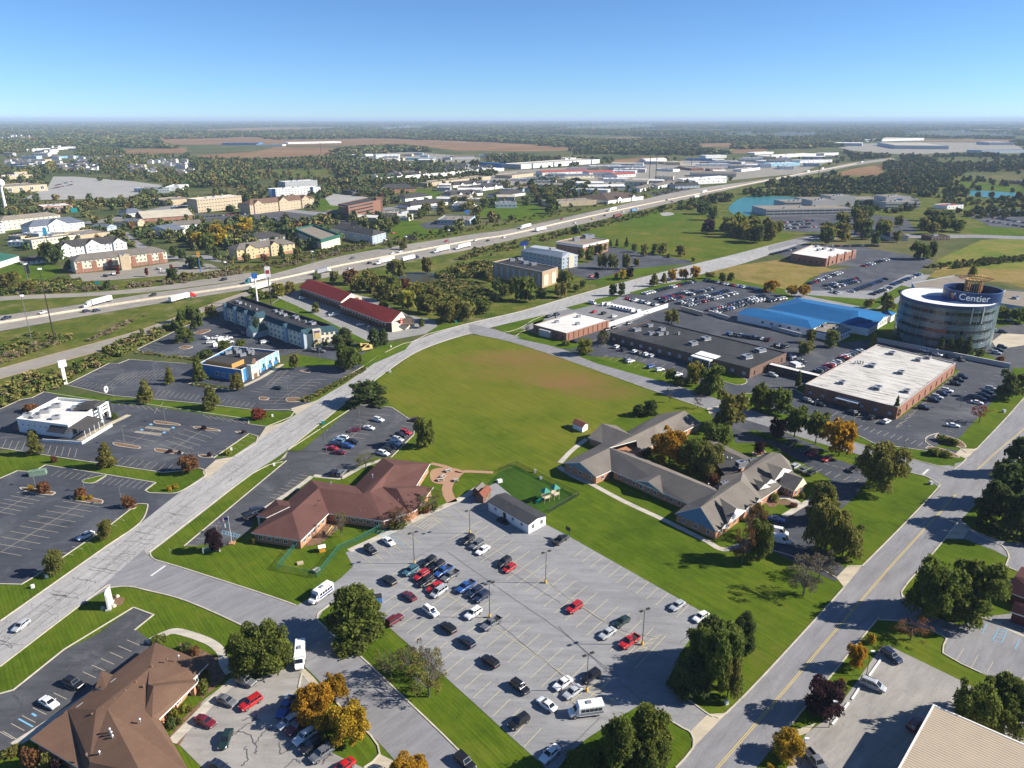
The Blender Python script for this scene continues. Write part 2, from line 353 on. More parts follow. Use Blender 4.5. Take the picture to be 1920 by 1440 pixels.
band('town_road',[(240,435),(255,450),(290,468),(330,480),(380,478),(420,485)],[(225,437),(240,455),(280,474),(325,488),(380,487),(420,494)],.02,M_street)
band('town_road',[(100,425),(230,405),(330,385),(500,388),(620,398),(760,385)],[(100,430),(230,411),(330,391),(500,394),(620,404),(760,390)],.018,M_street)

# ---------------------------------------------------------------- parking lots
sheet('main_parking_lot',[(648,1036),(662,1030),(720,1004),(800,966),(862,938),(930,905),(1025,984),(1062,1003),(1180,1070),(1330,1155),(1300,1190),(1275,1225),(1256,1268),(1275,1298),(1315,1330),(1330,1338),(1296,1372),(1280,1364),(1235,1338),(1212,1324),(1197,1323),(1150,1352),(1100,1385),(1068,1412),(1040,1450),(1024,1440),(960,1383),(880,1310),(800,1238),(720,1168),(705,1140),(700,1104),(645,1118),(605,1146),(595,1164),(555,1136),(600,1112),(640,1083),(662,1062)],.012,M_lotgrey)
sheet('brown_house_lot',[(570,1253),(588,1270),(600,1285),(560,1290),(535,1320),(580,1380),(620,1410),(640,1420),(682,1440),(712,1414),(740,1430),(800,1500),(500,1560),(420,1480),(325,1385),(325,1375),(385,1310),(440,1270),(470,1278),(535,1252),(545,1240)],.012,pavemat('brown_lot',(.29,.275,.255),.05,None,.14,wear=((.35,.33,.3),.55,.75)))
sheet('brown_house_lot',[(250,1140),(287,1154),(255,1180),(280,1200),(300,1200),(262,1240),(20,1402),(0,1408),(-200,1520),(-200,1420),(0,1302),(25,1295),(120,1220),(180,1190)],.012,M_mid)
sheet('left_parking_lot',[(-250,950),(0,897),(32,883),(62,885),(85,872),(175,886),(200,890),(292,905),(272,920),(280,924),(325,925),(346,918),(262,983),(277,950),(272,946),(255,946),(210,982),(115,1047),(67,1080),(40,1096),(0,1095),(-250,1230)],.012,M_dark)
sheet('restaurant_parking_lot',[(-200,810),(0,767),(40,749),(60,746),(82,735),(190,752),(270,757),(385,774),(467,786),(466,795),(500,800),(530,793),(482,826),(482,817),(467,813),(398,859),(440,856),(382,884),(375,878),(348,882),(305,886),(140,862),(0,840),(-200,900)],.012,M_dark)
sheet('blue_restaurant_lot',[(125,721),(205,681),(222,682),(242,674),(350,682),(525,690),(545,680),(562,684),(570,679),(640,681),(682,686),(562,752),(590,753),(600,748),(555,777),(545,769),(530,771),(480,769),(378,757),(282,748),(212,742)],.012,M_dark)
sheet('hotel_parking_lot',[(257,655),(347,612),(390,592),(425,560),(520,575),(640,640),(700,668),(720,661),(697,676),(690,682),(632,676),(555,662),(500,672),(370,672),(275,664)],.010,M_dark)
sheet('red_hotel_lot',[(505,572),(540,548),(620,540),(700,560),(760,590),(815,600),(820,612),(797,626),(722,640),(690,640),(640,625),(560,590)],.012,pavemat('pale_asphalt',(.27,.265,.255),.05,None,.12))
sheet('day_care_lot',[(665,762),(692,759),(735,764),(770,785),(778,793),(775,815),(733,858),(702,857),(640,892),(600,890),(582,890),(480,965),(470,995),(420,1025),(395,1020),(345,1024),(537,864),(525,862),(540,846),(565,845)],.012,M_mid)
sheet('long_building_lot',[(1040,588),(1100,570),(1180,560),(1290,555),(1470,560),(1420,600),(1460,650),(1500,690),(1560,720),(1460,770),(1380,745),(1290,712),(1180,672),(1110,668),(1055,654),(1090,620)],.010,M_dark)
sheet('worker_lot',[(1150,560),(1225,530),(1305,522),(1420,538),(1470,556),(1490,580),(1540,640),(1520,690),(1460,680),(1380,640),(1300,610),(1250,580)],.014,M_dark)
sheet('white_brick_lot',[(1030,588),(1108,566),(1160,556),(1250,575),(1140,622),(1140,608),(1000,600),(1000,620),(975,616)],.016,pavemat('grey_brick_lot',(.21,.21,.215),.05,None,.12))
sheet('white_roof_lot',[(1440,770),(1560,680),(1700,650),(1790,660),(1900,690),(1890,720),(1800,820),(1750,838),(1822,848),(1800,856),(1735,845),(1640,832),(1598,810),(1520,785)],.014,M_dark)
sheet('white_roof_lot',[(1440,645),(1500,632),(1560,645),(1640,636),(1700,655),(1560,690),(1480,700)],.016,M_dark)
sheet('white_roof_lot',[(1360,640),(1380,612),(1500,642),(1640,668),(1600,692),(1440,700)],.018,M_dark)
sheet('senior_home_lot',[(1330,766),(1365,772),(1440,800),(1530,835),(1600,870),(1612,880),(1640,880),(1600,935),(1540,985),(1530,1020),(1590,1070),(1565,1090),(1440,1030),(1420,1000),(1480,960),(1560,900),(1440,830),(1380,830),(1370,800),(1340,790)],.012,M_dark)
sheet('office_lot',[(1080,460),(1150,463),(1240,480),(1290,488),(1300,494),(1220,512),(1170,525),(1110,525),(1060,512),(1050,505),(1110,490)],.012,M_dark)
sheet('upper_brick_lot',[(1425,465),(1480,458),(1600,460),(1740,484),(1750,490),(1690,530),(1640,545),(1560,560),(1500,545),(1540,512),(1600,500),(1500,490)],.012,M_dark)
sheet('upper_brick_lot',[(1640,545),(1700,515),(1745,515),(1710,550),(1680,570),(1600,590),(1490,560),(1470,545)],.013,M_lotgrey)
sheet('campus_lot',[(1440,400),(1570,395),(1700,410),(1720,435),(1600,440),(1460,432)],.012,M_dark)
sheet('campus_lot',[(1830,390),(1960,395),(1960,430),(1860,425),(1815,405)],.012,M_dark)
sheet('tower_lot',[(1830,640),(1860,615),(1930,605),(2050,640),(1960,690),(1900,690),(1845,660)],.012,M_mid)
sheet('driveway',[(1772,1010),(1810,1011),(1865,1032),(1892,1047),(1885,1062),(1960,1092),(2000,1030),(1920,1017),(1890,1017),(1850,1005),(1822,992),(1802,974)],.012,M_street)
sheet('right_parking_lot',[(1690,1110),(1705,1128),(1760,1160),(1800,1172),(1830,1158),(1900,1150),(1960,1180),(2080,1240),(1960,1310),(1840,1262),(1770,1225),(1775,1198),(1745,1182),(1690,1165),(1645,1163)],.012,M_street)
sheet('warehouse_yard',[(1653,1212),(1668,1210),(1690,1222),(1810,1280),(1960,1370),(1960,1560),(1400,1560),(1475,1440),(1512,1375),(1530,1362),(1562,1340)],.012,pavemat('warehouse_concrete',(.30,.285,.26),.06,None,.15,wear=((.22,.21,.2),.54,.7),rot=R(-40)))
sheet('town_lot',[(130,515),(240,505),(330,490),(395,495),(415,505),(360,513),(210,525),(140,528)],.012,M_tanlot)
sheet('mall_parking_lot',[(40,375),(90,350),(100,331),(140,331),(250,340),(310,348),(280,360),(250,370),(130,374)],.012,M_pale)
sheet('town_lot',[(350,400),(460,402),(500,395),(620,396),(700,405),(640,420),(470,412),(380,415)],.010,M_mid)
sheet('town_lot',[(600,360),(690,370),(720,375),(700,390),(620,385)],.010,M_pale)
sheet('town_lot',[(785,420),(830,412),(850,426),(800,430)],.012,M_dark)
sheet('town_lot',[(1215,362),(1290,352),(1300,358),(1230,370)],.012,M_dark)
sheet('works_yard',[(920,322),(1130,310),(1300,300),(1440,300),(1560,300),(1500,325),(1300,345),(1100,352),(900,345)],.008,M_tanlot)
sheet('works_yard',[(1560,272),(1700,266),(1900,268),(1920,280),(1700,290),(1590,282)],.008,M_tanlot)
sheet('works_yard',[(640,292),(760,284),(900,295),(900,305),(700,300)],.008,M_tanlot)

# ---------------------------------------------------------------- water
Mw,t_,b_=newmat('pond_water'); b_.inputs['Base Color'].default_value=(.04,.17,.18,1); b_.inputs['Roughness'].default_value=.35; b_.inputs['Specular IOR Level'].default_value=.2
bump(t_,b_,noise(t_,.4,3,.6,objco(t_)),.12,.1)
Mw2,t_,b_=newmat('marsh_water'); b_.inputs['Base Color'].default_value=(.05,.052,.028,1); b_.inputs['Roughness'].default_value=.45; b_.inputs['Specular IOR Level'].default_value=.15
sheet('pond',[(1366,390),(1388,372),(1420,368),(1480,369),(1520,378),(1500,390),(1440,392),(1440,400),(1385,404)],.02,Mw,5)
sheet('pond',[(1808,362),(1815,357),(1915,362),(1960,370),(1890,372),(1830,368)],.02,Mw,5)
sheet('pond',[(60,390),(75,383),(150,384),(140,390)],.02,Mw,5)
sheet('marsh_water',[(722,526),(745,515),(790,510),(845,517),(850,522),(800,528),(770,535),(735,535)],.02,Mw2,5)

# ---------------------------------------------------------------- aprons, paths
for p in [[(1327,1339),(1363,1337),(1300,1402),(1294,1372)],[(1617,1061),(1583,1102),(1568,1083),(1588,1062)],[(1832,842),(1812,860),(1790,852),(1802,841)],
          [(1800,974),(1817,992),(1806,1010),(1772,1010)],[(380,884),(405,862),(440,856),(386,900)],[(482,826),(498,801),(530,792),(555,778)],[(545,766),(585,754),(603,747),(556,778)],
          [(525,862),(540,846),(535,858),(490,880)],[(685,684),(697,676),(715,662)],[(570,1253),(588,1270),(600,1285),(580,1282),(565,1262)],[(682,1440),(712,1414),(745,1430),(770,1460),(700,1470)],
          [(1480,1372),(1530,1356),(1515,1374),(1470,1390)],[(1325,766),(1350,760),(1345,772),(1330,776)]]:
    sheet('driveway_apron',p,.034,M_apron)
def path(name,px,w,mat=None,z=.04,k=5):
    m=MB(); m.strip(smooth_line(GL(px),k),w,z); return m.build(name,mat or M_walk,kind='structure')
path('footpath',[(655,1033),(722,1002),(800,964),(862,936),(900,912)],2.2)
path('footpath',[(1110,908),(1170,940),(1245,975),(1320,1012),(1355,1030),(1390,1022)],1.9)
path('footpath',[(1050,868),(1072,845),(1100,823)],1.9); path('footpath',[(1047,875),(1080,895),(1110,907)],2.2)
path('footpath',[(275,1205),(310,1188),(335,1184),(390,1202),(415,1222),(420,1243),(432,1262)],2.0)
path('footpath',[(442,1272),(395,1317),(322,1392)],2.2); path('footpath',[(262,1243),(190,1290),(100,1350),(25,1398)],2.2)
path('footpath',[(585,893),(560,912),(510,945),(475,968)],1.8); path('footpath',[(640,897),(680,875),(718,862)],1.8); path('footpath',[(588,892),(640,897)],2)
path('wood_chip_path',[(808,869),(835,875),(858,884),(880,884),(925,886)],1.8,M_chips); path('wood_chip_path',[(862,885),(845,900),(838,920),(848,942)],3.4,M_chips)
sheet('wood_chip_yard',[(812,880),(845,877),(868,885),(848,905),(815,906),(806,893)],.036,M_chips,4)
path('footpath',[(1470,968),(1500,950),(1530,932)],2.0); path('footpath',[(1430,940),(1470,932),(1500,945)],2.2)
path('footpath',[(148,826),(190,803),(242,778)],2.5,M_apron); path('footpath',[(452,726),(490,708),(530,683)],2.2,M_apron); path('footpath',[(355,718),(420,730),(452,728)],1.6,M_apron)
path('footpath',[(1470,1010),(1420,1000)],2)
path('footpath',[(1905,1095),(1860,1078)],2); path('footpath',[(1830,1158),(1860,1165),(1935,1200)],1.2)
sheet('school_bed',[(318,1380),(350,1340),(380,1312),(366,1350),(335,1400)],.033,M_mulch); sheet('flower_bed',[(335,1205),(372,1215),(430,1245),(420,1275),(380,1310),(360,1290)],.031,M_mulch)
for p in [[(590,985),(620,955),(655,975),(600,1020),(572,1025)],[(720,985),(760,950),(800,940),(815,955),(745,990)],[(205,1115),(235,1122),(228,1135),(195,1135)],[(1395,1015),(1440,985),(1465,975),(1450,1000),(1400,1030)],[(1430,935),(1500,940),(1490,955),(1440,950)]]: sheet('flower_bed',p,.031,M_mulch)
sheet('plaza_paving',[(1860,640),(1880,625),(1935,628),(1935,645),(1870,655)],.035,M_apron)
sheet('gravel_patch',[(1238,400),(1256,398),(1264,402),(1245,405)],.02,M_pale,4)
sheet('lawn_island',[(1435,965),(1460,945),(1490,950),(1462,970)],.036,M_lawn2)
for p in [[(180,613),(270,607),(400,585),(330,600),(250,632)]]: pass

# ---------------------------------------------------------------- kerbs
kb=MB()
def kerb(px,k=4,closed=False): kb.kerb(smooth_line(GL(px),k,closed),.32,.14)
kerb([(0,1250),(188,1107),(207,1102),(242,1100),(275,1107),(350,1127),(462,1177),(530,1218)])
kerb([(0,1165),(122,1079),(200,1024),(262,981),(277,950),(272,945),(256,945)]); kerb([(256,946),(210,982),(115,1047),(67,1080),(40,1096),(0,1095)],1)
kerb([(555,1135),(480,1109),(330,1061),(292,1050),(282,1036),(300,1020),(475,887),(530,866)],3)
kerb([(540,843),(640,762),(700,715),(775,663),(825,642),(880,626),(902,629),(960,642),(1060,674),(1240,738),(1322,766)],3)
kerb([(345,918),(380,897),(386,886),(375,878),(348,882)]); kerb([(280,924),(272,920),(292,905),(200,890),(175,886),(85,872),(62,885),(32,883),(0,897)],1); kerb([(280,924),(325,925),(345,918)])
kerb([(348,882),(305,886),(140,862),(0,840)],1); kerb([(440,856),(480,832),(484,818),(467,813),(400,859)],1)
kerb([(0,767),(40,749),(60,746),(82,735),(190,752),(270,757),(385,774),(467,786),(466,795),(500,800),(545,782),(552,772),(540,768)],1)
kerb([(125,721),(205,681),(222,682),(242,674),(350,682)],1); kerb([(540,768),(480,769),(378,757),(282,748),(212,742),(125,722)],1); kerb([(560,752),(600,735),(682,686)],2)
kerb([(257,655),(347,612),(390,592)],1); kerb([(257,655),(275,664),(370,670)],1)
kerb([(722,661),(755,645),(775,640),(800,627)],3); kerb([(800,627),(877,607),(980,583),(1055,561),(1157,532)],3)
kerb([(595,1163),(640,1205),(675,1230),(720,1272),(767,1317),(830,1377),(892,1440),(960,1512)],2); kerb([(595,1163),(596,1152),(606,1143),(645,1117),(695,1104)],3)
kerb([(600,1284),(645,1332),(695,1379),(712,1414),(682,1440)],2); kerb([(566,1262),(560,1290)],1)
kerb([(1617,1061),(1690,988),(1757,917),(1758,906),(1735,893),(1690,882),(1612,854)],2); kerb([(1568,1083),(1530,1062),(1490,1044),(1440,1030)],2); kerb([(1588,1062),(1617,1061)],1)
kerb([(1582,1102),(1540,1149),(1440,1258),(1362,1337),(1340,1343),(1326,1338),(1275,1300)],2); kerb([(1267,1440),(1300,1402),(1296,1375),(1280,1365),(1235,1338),(1210,1324)],2)
kerb([(1920,746),(1832,841),(1800,840),(1765,826),(1752,820),(1760,812)],2); kerb([(1812,860),(1790,879),(1760,874),(1695,857),(1610,832),(1545,814),(1440,780)],2)
kerb([(1800,974),(1772,1010),(1722,1070),(1690,1110),(1705,1128),(1760,1160)],2); kerb([(1817,992),(1840,1006),(1880,1024),(1892,1045),(1886,1060),(1905,1070)],2)
kerb([(1647,1162),(1640,1167),(1560,1265),(1490,1350),(1472,1374)],2); kerb([(1647,1162),(1690,1165),(1745,1182),(1775,1198),(1768,1225),(1840,1262)],2)
kerb([(665,762),(540,844)],1); kerb([(665,762),(692,759),(735,764),(778,793),(776,815),(733,858)],1); kerb([(537,864),(345,1024)],1)
kerb([(250,1139),(120,1218),(25,1294),(0,1301)],1); kerb([(250,1139),(288,1153),(252,1182)],1)
kerb([(1598,811),(1640,832),(1735,845),(1800,858)],1); kerb([(1750,838),(1735,828),(1740,818),(1760,812)],2)
kerb([(925,617),(945,623),(975,615),(1000,600),(1030,588)],3); kerb([(967,630),(985,620),(1010,626)],3)
kb.build('kerb',M_kerb,kind='structure')
# raised kerb islands in the lots: kerb ring, then planted top
def island(px,mat,h=.15,k=4):
    p=smooth_line(GL(px),k,True) if k >1 else GL(px)
    m=MB(); m.k=0; m.prism(p,0,h,0); m.k=1; m.poly([(q[0],q[1],h+.006) for q in inset(p,.3)])
    return m.build('kerb_island',[M_kerb,mat],kind='structure')
for p,mt in [([(38,917),(45,914),(100,922),(102,926),(92,929),(55,924)],M_mulch),([(130,933),(140,929),(185,936),(194,940),(185,945),(140,939)],M_mulch),([(225,948),(232,945),(256,947),(250,955),(232,954)],M_mulch),
              ([(155,901),(185,893),(200,891),(190,898),(175,906),(158,906)],M_lawn2),
              ([(288,791),(296,789),(335,795),(333,798),(295,795)],M_mulch),([(362,801),(372,800),(410,806),(408,809),(370,805)],M_mulch),([(440,810),(450,809),(460,812),(452,814)],M_mulch),
              ([(211,831),(220,830),(260,837),(262,841),(250,841),(218,836)],M_mulch),([(289,843),(297,841),(340,848),(341,851),(330,852),(296,848)],M_mulch),([(371,854),(380,852),(398,855),(396,858),(378,858)],M_mulch),
              ([(485,746),(490,744),(505,746),(500,750),(488,750)],M_mulch),([(536,748),(545,745),(570,748),(560,753),(540,754)],M_mulch),([(562,695),(575,694),(584,697),(575,699)],M_mulch),([(335,652),(350,648),(362,651),(345,655)],M_mulch),([(363,624),(385,618),(395,620),(375,627)],M_mulch),
              ([(1755,818),(1770,816),(1800,826),(1812,838),(1795,838),(1765,828)],M_mulch),([(1735,841),(1750,838),(1780,846),(1800,858),(1770,854)],M_mulch),
              ([(1320,700),(1345,692),(1400,712),(1380,722)],M_lawn2),([(1395,738),(1440,745),(1420,760)],M_lawn2),([(1490,730),(1520,720),(1550,738),(1525,745)],M_lawn2),([(1410,850),(1425,843),(1437,850),(1420,856)],M_mulch),
              ([(1040,690),(1075,668),(1110,680),(1180,705),(1250,725),(1240,735)],M_lawn2)][:-1]:
    island(p,mt)
# grass strips lying on or between the lots
for p,mt in [([(150,755),(270,760),(385,777),(465,788),(466,781),(480,771),(378,759),(282,750),(212,744),(190,744),(82,733)],M_lawn2),
              ([(967,634),(1010,626),(1060,640),(1090,645),(1072,655),(1055,653)],M_lawn2),([(925,614),(945,609),(1030,590),(1020,598),(960,619)],M_lawn2),([(1060,577),(1130,558),(1170,551),(1150,563),(1075,581)],M_lawn2),([(1178,549),(1230,535),(1300,522),(1380,525),(1300,527),(1200,553)],M_lawn2),
              ([(1092,665),(1160,683),(1250,712),(1242,716),(1120,682),(1085,668)],M_lawn2),([(1180,505),(1290,494),(1240,507),(1150,530),(1100,530)],M_lawn2),([(1668,775),(1720,740),(1735,748),(1685,786)],M_lawn2),([(1720,738),(1790,690),(1800,696),(1740,742)],M_lawn2),
              ([(1600,812),(1640,834),(1735,848),(1790,862),(1790,875),(1700,854),(1604,826)],M_lawn2),([(1410,806),(1440,812),(1500,832),(1610,865),(1612,878),(1590,868),(1500,842),(1400,812)],M_lawn2),
              ([(1385,740),(1440,765),(1500,790),(1590,812),(1600,826),(1440,776),(1345,745)],M_lawn2),([(1640,562),(1690,535),(1715,540),(1640,580),(1500,552)],M_lawn2),([(690,690),(700,682),(760,656),(773,640),(730,644),(668,668),(660,676)],M_lawn2),([(525,692),(560,688),(640,684),(636,678),(555,666)],M_lawn2),([(800,627),(840,615),(870,606),(850,600),(820,612)],M_lawn2),
              ([(525,560),(560,575),(640,615),(700,645),(692,650),(640,628),(550,585),(505,573)],M_lawn2),([(1180,555),(1250,552),(1340,520),(1300,522)],M_lawn2)][:-1]:
    p2=GL(p); m=MB(); m.poly([(q[0],q[1],.03) for q in ccw(p2)]); m.build('grass_strip',mt,kind='structure')

# ---------------------------------------------------------------- painted markings
def rowlines(mb,a,b,n,end,w=.14,z=.045,skip=(),both=False,start=0):
    """n+1 stall lines along a-b (photo pixels); `end` is the far end of the first one"""
    A,B,E=G(*a),G(*b),G(*end); d=E-A
    for i in range(start,n+1):
        if i in skip: continue
        p=A.lerp(B,i/n); q=p+d; p0=p-d if both else p
        mb.strip([p0,q],w,z)
    if both: mb.strip([A,B],w,z)
mk=MB()
rowlines(mk,(710,1137),(982,1401),17,(743,1115))
rowlines(mk,(762,1062),(1116,1305),19,(793,1043),both=True)
rowlines(mk,(873,994),(1220,1222),19,(903,976),both=True)
rowlines(mk,(1085,1018),(1332,1157),14,(1060,1036),start=1)
rowlines(mk,(672,1037),(760,998),5,(700,1060)); rowlines(mk,(810,970),(850,950),2,(838,992))
def hatch(mb,quad,n,w=.13,z=.046):
    q=GL(quad); mb.strip(q+[q[0]],w,z)
    for i in range(1,n): mb.strip([q[0].lerp(q[1],i/n),q[3].lerp(q[2],min(1,(i+.5)/n))],w,z)
hatch(mk,[(1178,1232),(1225,1195),(1240,1190),(1188,1238)],5); hatch(mk,[(1072,1314),(1128,1271),(1140,1278),(1085,1324)],5); hatch(mk,[(808,965),(830,975),(800,995),(775,985)],5)
mk.build('yellow_stall_lines',M_yel2,kind='structure')
mk=MB()
for p in [((1715,1200),(1730,1168)),]: pass
for x0,y0,x1,y1 in [(1793,1239,1807,1216),(1821,1252,1834,1228),(1850,1262,1862,1241),(1880,1276,1890,1255),(1910,1290,1920,1268)]: mk.strip([G(x0,y0),G(x1,y1)],.16,.045)
mk.strip([G(68,1279+78-80+80),G(33,1357)][::-1] if False else [G(32,1387),G(5,1371)],.14,.045)
rowlines(mk,(262,1210),(25,1386),13,(238,1200),w=.13)
mk.build('cream_stall_lines',M_dwht,kind='structure')
mk=MB()
hatch(mk,[(1861,1200),(1873,1178),(1888,1182),(1878,1205)],4,.15); mk.strip([G(1841,1190),(G(1850,1170))],.15,.046); mk.strip([G(1903,1217),(G(1911,1198))],.15,.046)
mk.strip([G(35,1348),G(62,1363)],.3,.046); mk.strip([G(60,1338),G(68,1343)],.4,.046)
hatch(mk,[(418,995),(450,1003),(446,1008),(416,1000)],6,.14); hatch(mk,[(718,990),(735,1000),(722,1008),(706,998)],4,.15); mk.strip([G(735,1005),G(758,1022)],.14,.046)
for x,y in [(283,796),(325,802),(266,806),(308,811)]: mk.poly([(p[0],p[1],.046) for p in [G(x-4,y),G(x,y+2),G(x+4,y),G(x,y-2)]])
mk.build('blue_markings',M_blu,kind='structure')
mk=MB()
# white-ish lines in the dark lots on the left
rowlines(mk,(0,960),(58,928),5,(28,965),both=True,w=.12); rowlines(mk,(2,1035),(152,945),9,(40,1042),w=.12,both=True)
rowlines(mk,(95,893),(170,903),6,(112,882),w=.12); rowlines(mk,(180,907),(272,918),8,(198,894),w=.12); rowlines(mk,(62,1072),(215,972),9,(84,1078),w=.12)
rowlines(mk,(4,840),(140,858),11,(12,824),w=.12); rowlines(mk,(215,870),(310,884),7,(230,858),w=.12)
rowlines(mk,(246,831),(290,805),3,(276,837),w=.12,both=True); rowlines(mk,(325,842),(382,806),5,(352,851),w=.12,both=True); rowlines(mk,(400,851),(455,817),5,(424,857),w=.12)
rowlines(mk,(215,752),(290,764),6,(225,760),w=.12); rowlines(mk,(380,778),(455,789),6,(395,785),w=.12); rowlines(mk,(290,775),(300,764),1,(296,764))
hatch(mk,[(272,803),(276,799),(320,804),(316,808)],8,.14); hatch(mk,[(252,811),(256,808),(304,813),(300,817)],8,.14)
rowlines(mk,(135,722),(205,733),8,(150,714),w=.12); rowlines(mk,(195,709),(225,694),1,(205,710)); rowlines(mk,(215,711),(310,700),10,(232,700),w=.12,both=True); rowlines(mk,(290,741),(375,752),9,(300,731),w=.12); rowlines(mk,(150,712),(203,684),5,(166,714),w=.12)
rowlines(mk,(395,754),(470,764),8,(404,746),w=.12); rowlines(mk,(470,733),(545,700),8,(492,736),w=.12); rowlines(mk,(512,757),(585,712),8,(538,757),w=.12,both=True); rowlines(mk,(565,745),(640,695),8,(545,742),w=.12)
hatch(mk,[(498,722),(530,692),(540,694),(508,724)],7,.13)
rowlines(mk,(270,653),(350,614),9,(288,656),w=.12); rowlines(mk,(285,664),(365,668),8,(298,658),w=.12); rowlines(mk,(480,632),(500,642),4,(470,636),w=.3); rowlines(mk,(525,655),(555,662),4,(540,650),w=.14)
rowlines(mk,(500,968),(575,905),7,(530,972),w=.12) if False else rowlines(mk,(505,932),(560,890),8,(535,938),w=.12)
rowlines(mk,(600,850),(710,776),11,(645,856),w=.12,both=True) if False else rowlines(mk,(622,852),(708,777),10,(648,855),w=.12,both=True)
rowlines(mk,(735,857),(778,795),8,(715,852),w=.12); rowlines(mk,(350,1022),(395,985),3,(372,1024),w=.12)
# right and upper lots
rowlines(mk,(1595,800),(1735,840),11,(1605,794),w=.14); rowlines(mk,(1560,780),(1680,800),6,(1572,772),w=.14); rowlines(mk,(1680,802),(1790,700),16,(1692,796),w=.14); rowlines(mk,(1780,820),(1880,700),16,(1766,816),w=.14)
rowlines(mk,(1545,868),(1610,885),4,(1555,872)); rowlines(mk,(1480,872),(1600,905),7,(1492,866),w=.14)
rowlines(mk,(1130,672),(1280,715),12,(1140,666),w=.14); rowlines(mk,(1140,645),(1300,700),10,(1130,651),w=.14)
mk.build('white_stall_lines',M_dwht,kind='structure')
mk=MB()
mk.strip([G(283,1080),G(310,1061)],.6,.047); mk.strip([G(1730,890),G(1741,880)],.6,.047)
mk.build('stop_lines',M_wht,kind='structure')
mk=MB()
def dbl(px,off=.17):
    l=smooth_line(GL(px),5)
    for s in (-off,off): mk.strip([Vector(q) for q in offset_line(l,s)],.13,.05)
dbl([(2050,690),(1960,765),(1918,806),(1875,842),(1832,881)]); dbl([(1792,927),(1740,985),(1670,1062),(1650,1085),(1560,1190),(1460,1308),(1345,1440),(1240,1560)])
mk.build('yellow_centre_line',M_yel,kind='structure')
mk=MB()
for k_ in (.3,.7):   # highway lane dashes
    pass
def dashes(mb,a,b,f0,f1,per,ln,w):
    """dashes along a-b where a, b are two polylines; f0 = fraction across"""
    A=smooth_line(GL(a),6); B=smooth_line(GL(b),6); n=260
    def at(P,t): 
        x=t*(len(P)-1); i=min(int(x),len(P)-2); return P[i].lerp(P[i+1],x-i)
    L=[at(A,i/n).lerp(at(B,i/n),f0) for i in range(n+1)]
    acc=0
    for i in range(n):
        acc += (L[i+1]-L[i]).length
        if (acc%per) <ln: mb.strip([L[i],L[i+1]],w,.06)
hwa=[(-200,622),(0,592),(275,551),(480,521),(650,478),(880,440),(1135,391)]; hwb=[(-200,657),(0,621),(250,577),(462,543),(555,532),(725,497),(880,468),(1110,416)]
for f in (.16,.28,.66,.8): dashes(mk,hwa,hwb,f,f,12,4,.25)
for f in (.04,.43,.53,.93): dashes(mk,hwa,hwb,f,f,1,2,.22)
mk.build('highway_lane_lines',M_wht,kind='structure')
mk=MB()
for px in [[(840,1035),(900,1078),(960,1120),(1060,1190),(1140,1260),(1205,1315)],[(900,1040),(1010,1105),(1050,1130)],[(1046,1175),(1110,1230),(1160,1268)],[(930,1165),(990,1215),(1095,1300)],[(1125,1345),(1075,1395),(1020,1440)],[(1304,1182),(1275,1205)],[(770,1050),(850,1010),(880,1000)],[(1030,1095),(1085,1135),(1160,1180),(1225,1195)]]:
    l=GL(px); q=smooth_line(l,8); q=[p+Vector((rnd.uniform(-.12,.12),rnd.uniform(-.12,.12),0)) for p in q]; mk.strip(q,.13,.046)
for px in [[(480,1394),(497,1372),(512,1365)],[(525,1392),(528,1413),(548,1396)],[(455,1350),(475,1345),(486,1352)],[(440,1372),(470,1378),(480,1400),(478,1415)],[(535,1440),(552,1425),(563,1430)],[(605,1432),(610,1422),(625,1415)],[(458,1400),(465,1420),(455,1436)],[(436,1380),(452,1366),(475,1352),(480,1340)]]:
    q=smooth_line(GL(px),7); q=[p+Vector((rnd.uniform(-.25,.25),rnd.uniform(-.25,.25),0)) for p in q]; mk.strip(q,.2,.046)
ra_=[(0,1208),(122,1118),(200,1062),(275,1000),(480,856),(555,803),(640,748),(700,703),(775,650),(880,616),(1040,575)]
for k_,w_ in ((-3.2,.08),(-.4,.16),(.3,.09),(3.0,.1)):
    q=[Vector(p) for p in offset_line(smooth_line(GL(ra_),12),k_)]; q=[p+Vector((rnd.uniform(-.16,.16),rnd.uniform(-.16,.16),0)) for p in q]; mk.strip(q,w_,.047)
for i in range(70):
    t_=rnd.random(); L_=smooth_line(GL(ra_),12); j=rnd.randrange(len(L_)-1); d_=(L_[j+1]-L_[j]).normalized(); n_=Vector((-d_.y,d_.x,0)); a_,b_=rnd.uniform(-5.5,0),rnd.uniform(0,5.5); q=[L_[j]+n_*(a_+(b_-a_)*i_/6)+d_*rnd.uniform(-.45,.45) for i_ in range(7)]; mk.strip(q,rnd.uniform(.06,.13),.047)
mk.build('crack_sealer',M_seal,kind='structure')
# ================================================================ BUILDINGS
def roofmat(name,c,var=.14):
    m,t,b=newmat(name); co=objco(t); a=noise(t,.16,5,.65,co); f=noise(t,3.2,3,.85,co)
    col=ramp(t,a,[(.3,tuple(x*(1-var) for x in c)),(.7,tuple(x*(1+var) for x in c))])
    col=mixc(t,1.0,col,ramp(t,f,[(.25,(.82,.82,.82)),(.75,(1.18,1.17,1.16))]),'MULTIPLY'); t.links.new(col,b.inputs['Base Color']); b.inputs['Roughness'].default_value=.95; b.inputs['Specular IOR Level'].default_value=.1
    bump(t,b,f,.3,.03); return m
R_brown=roofmat('brown_shingles',(.14,.085,.058)); R_redbr=roofmat('red_brown_shingles',(.112,.056,.048)); R_grey=roofmat('grey_shingles',(.165,.148,.13)); R_dark=roofmat('dark_shingles',(.06,.058,.058)); R_red=roofmat('red_metal_roof',(.125,.02,.02),.06)
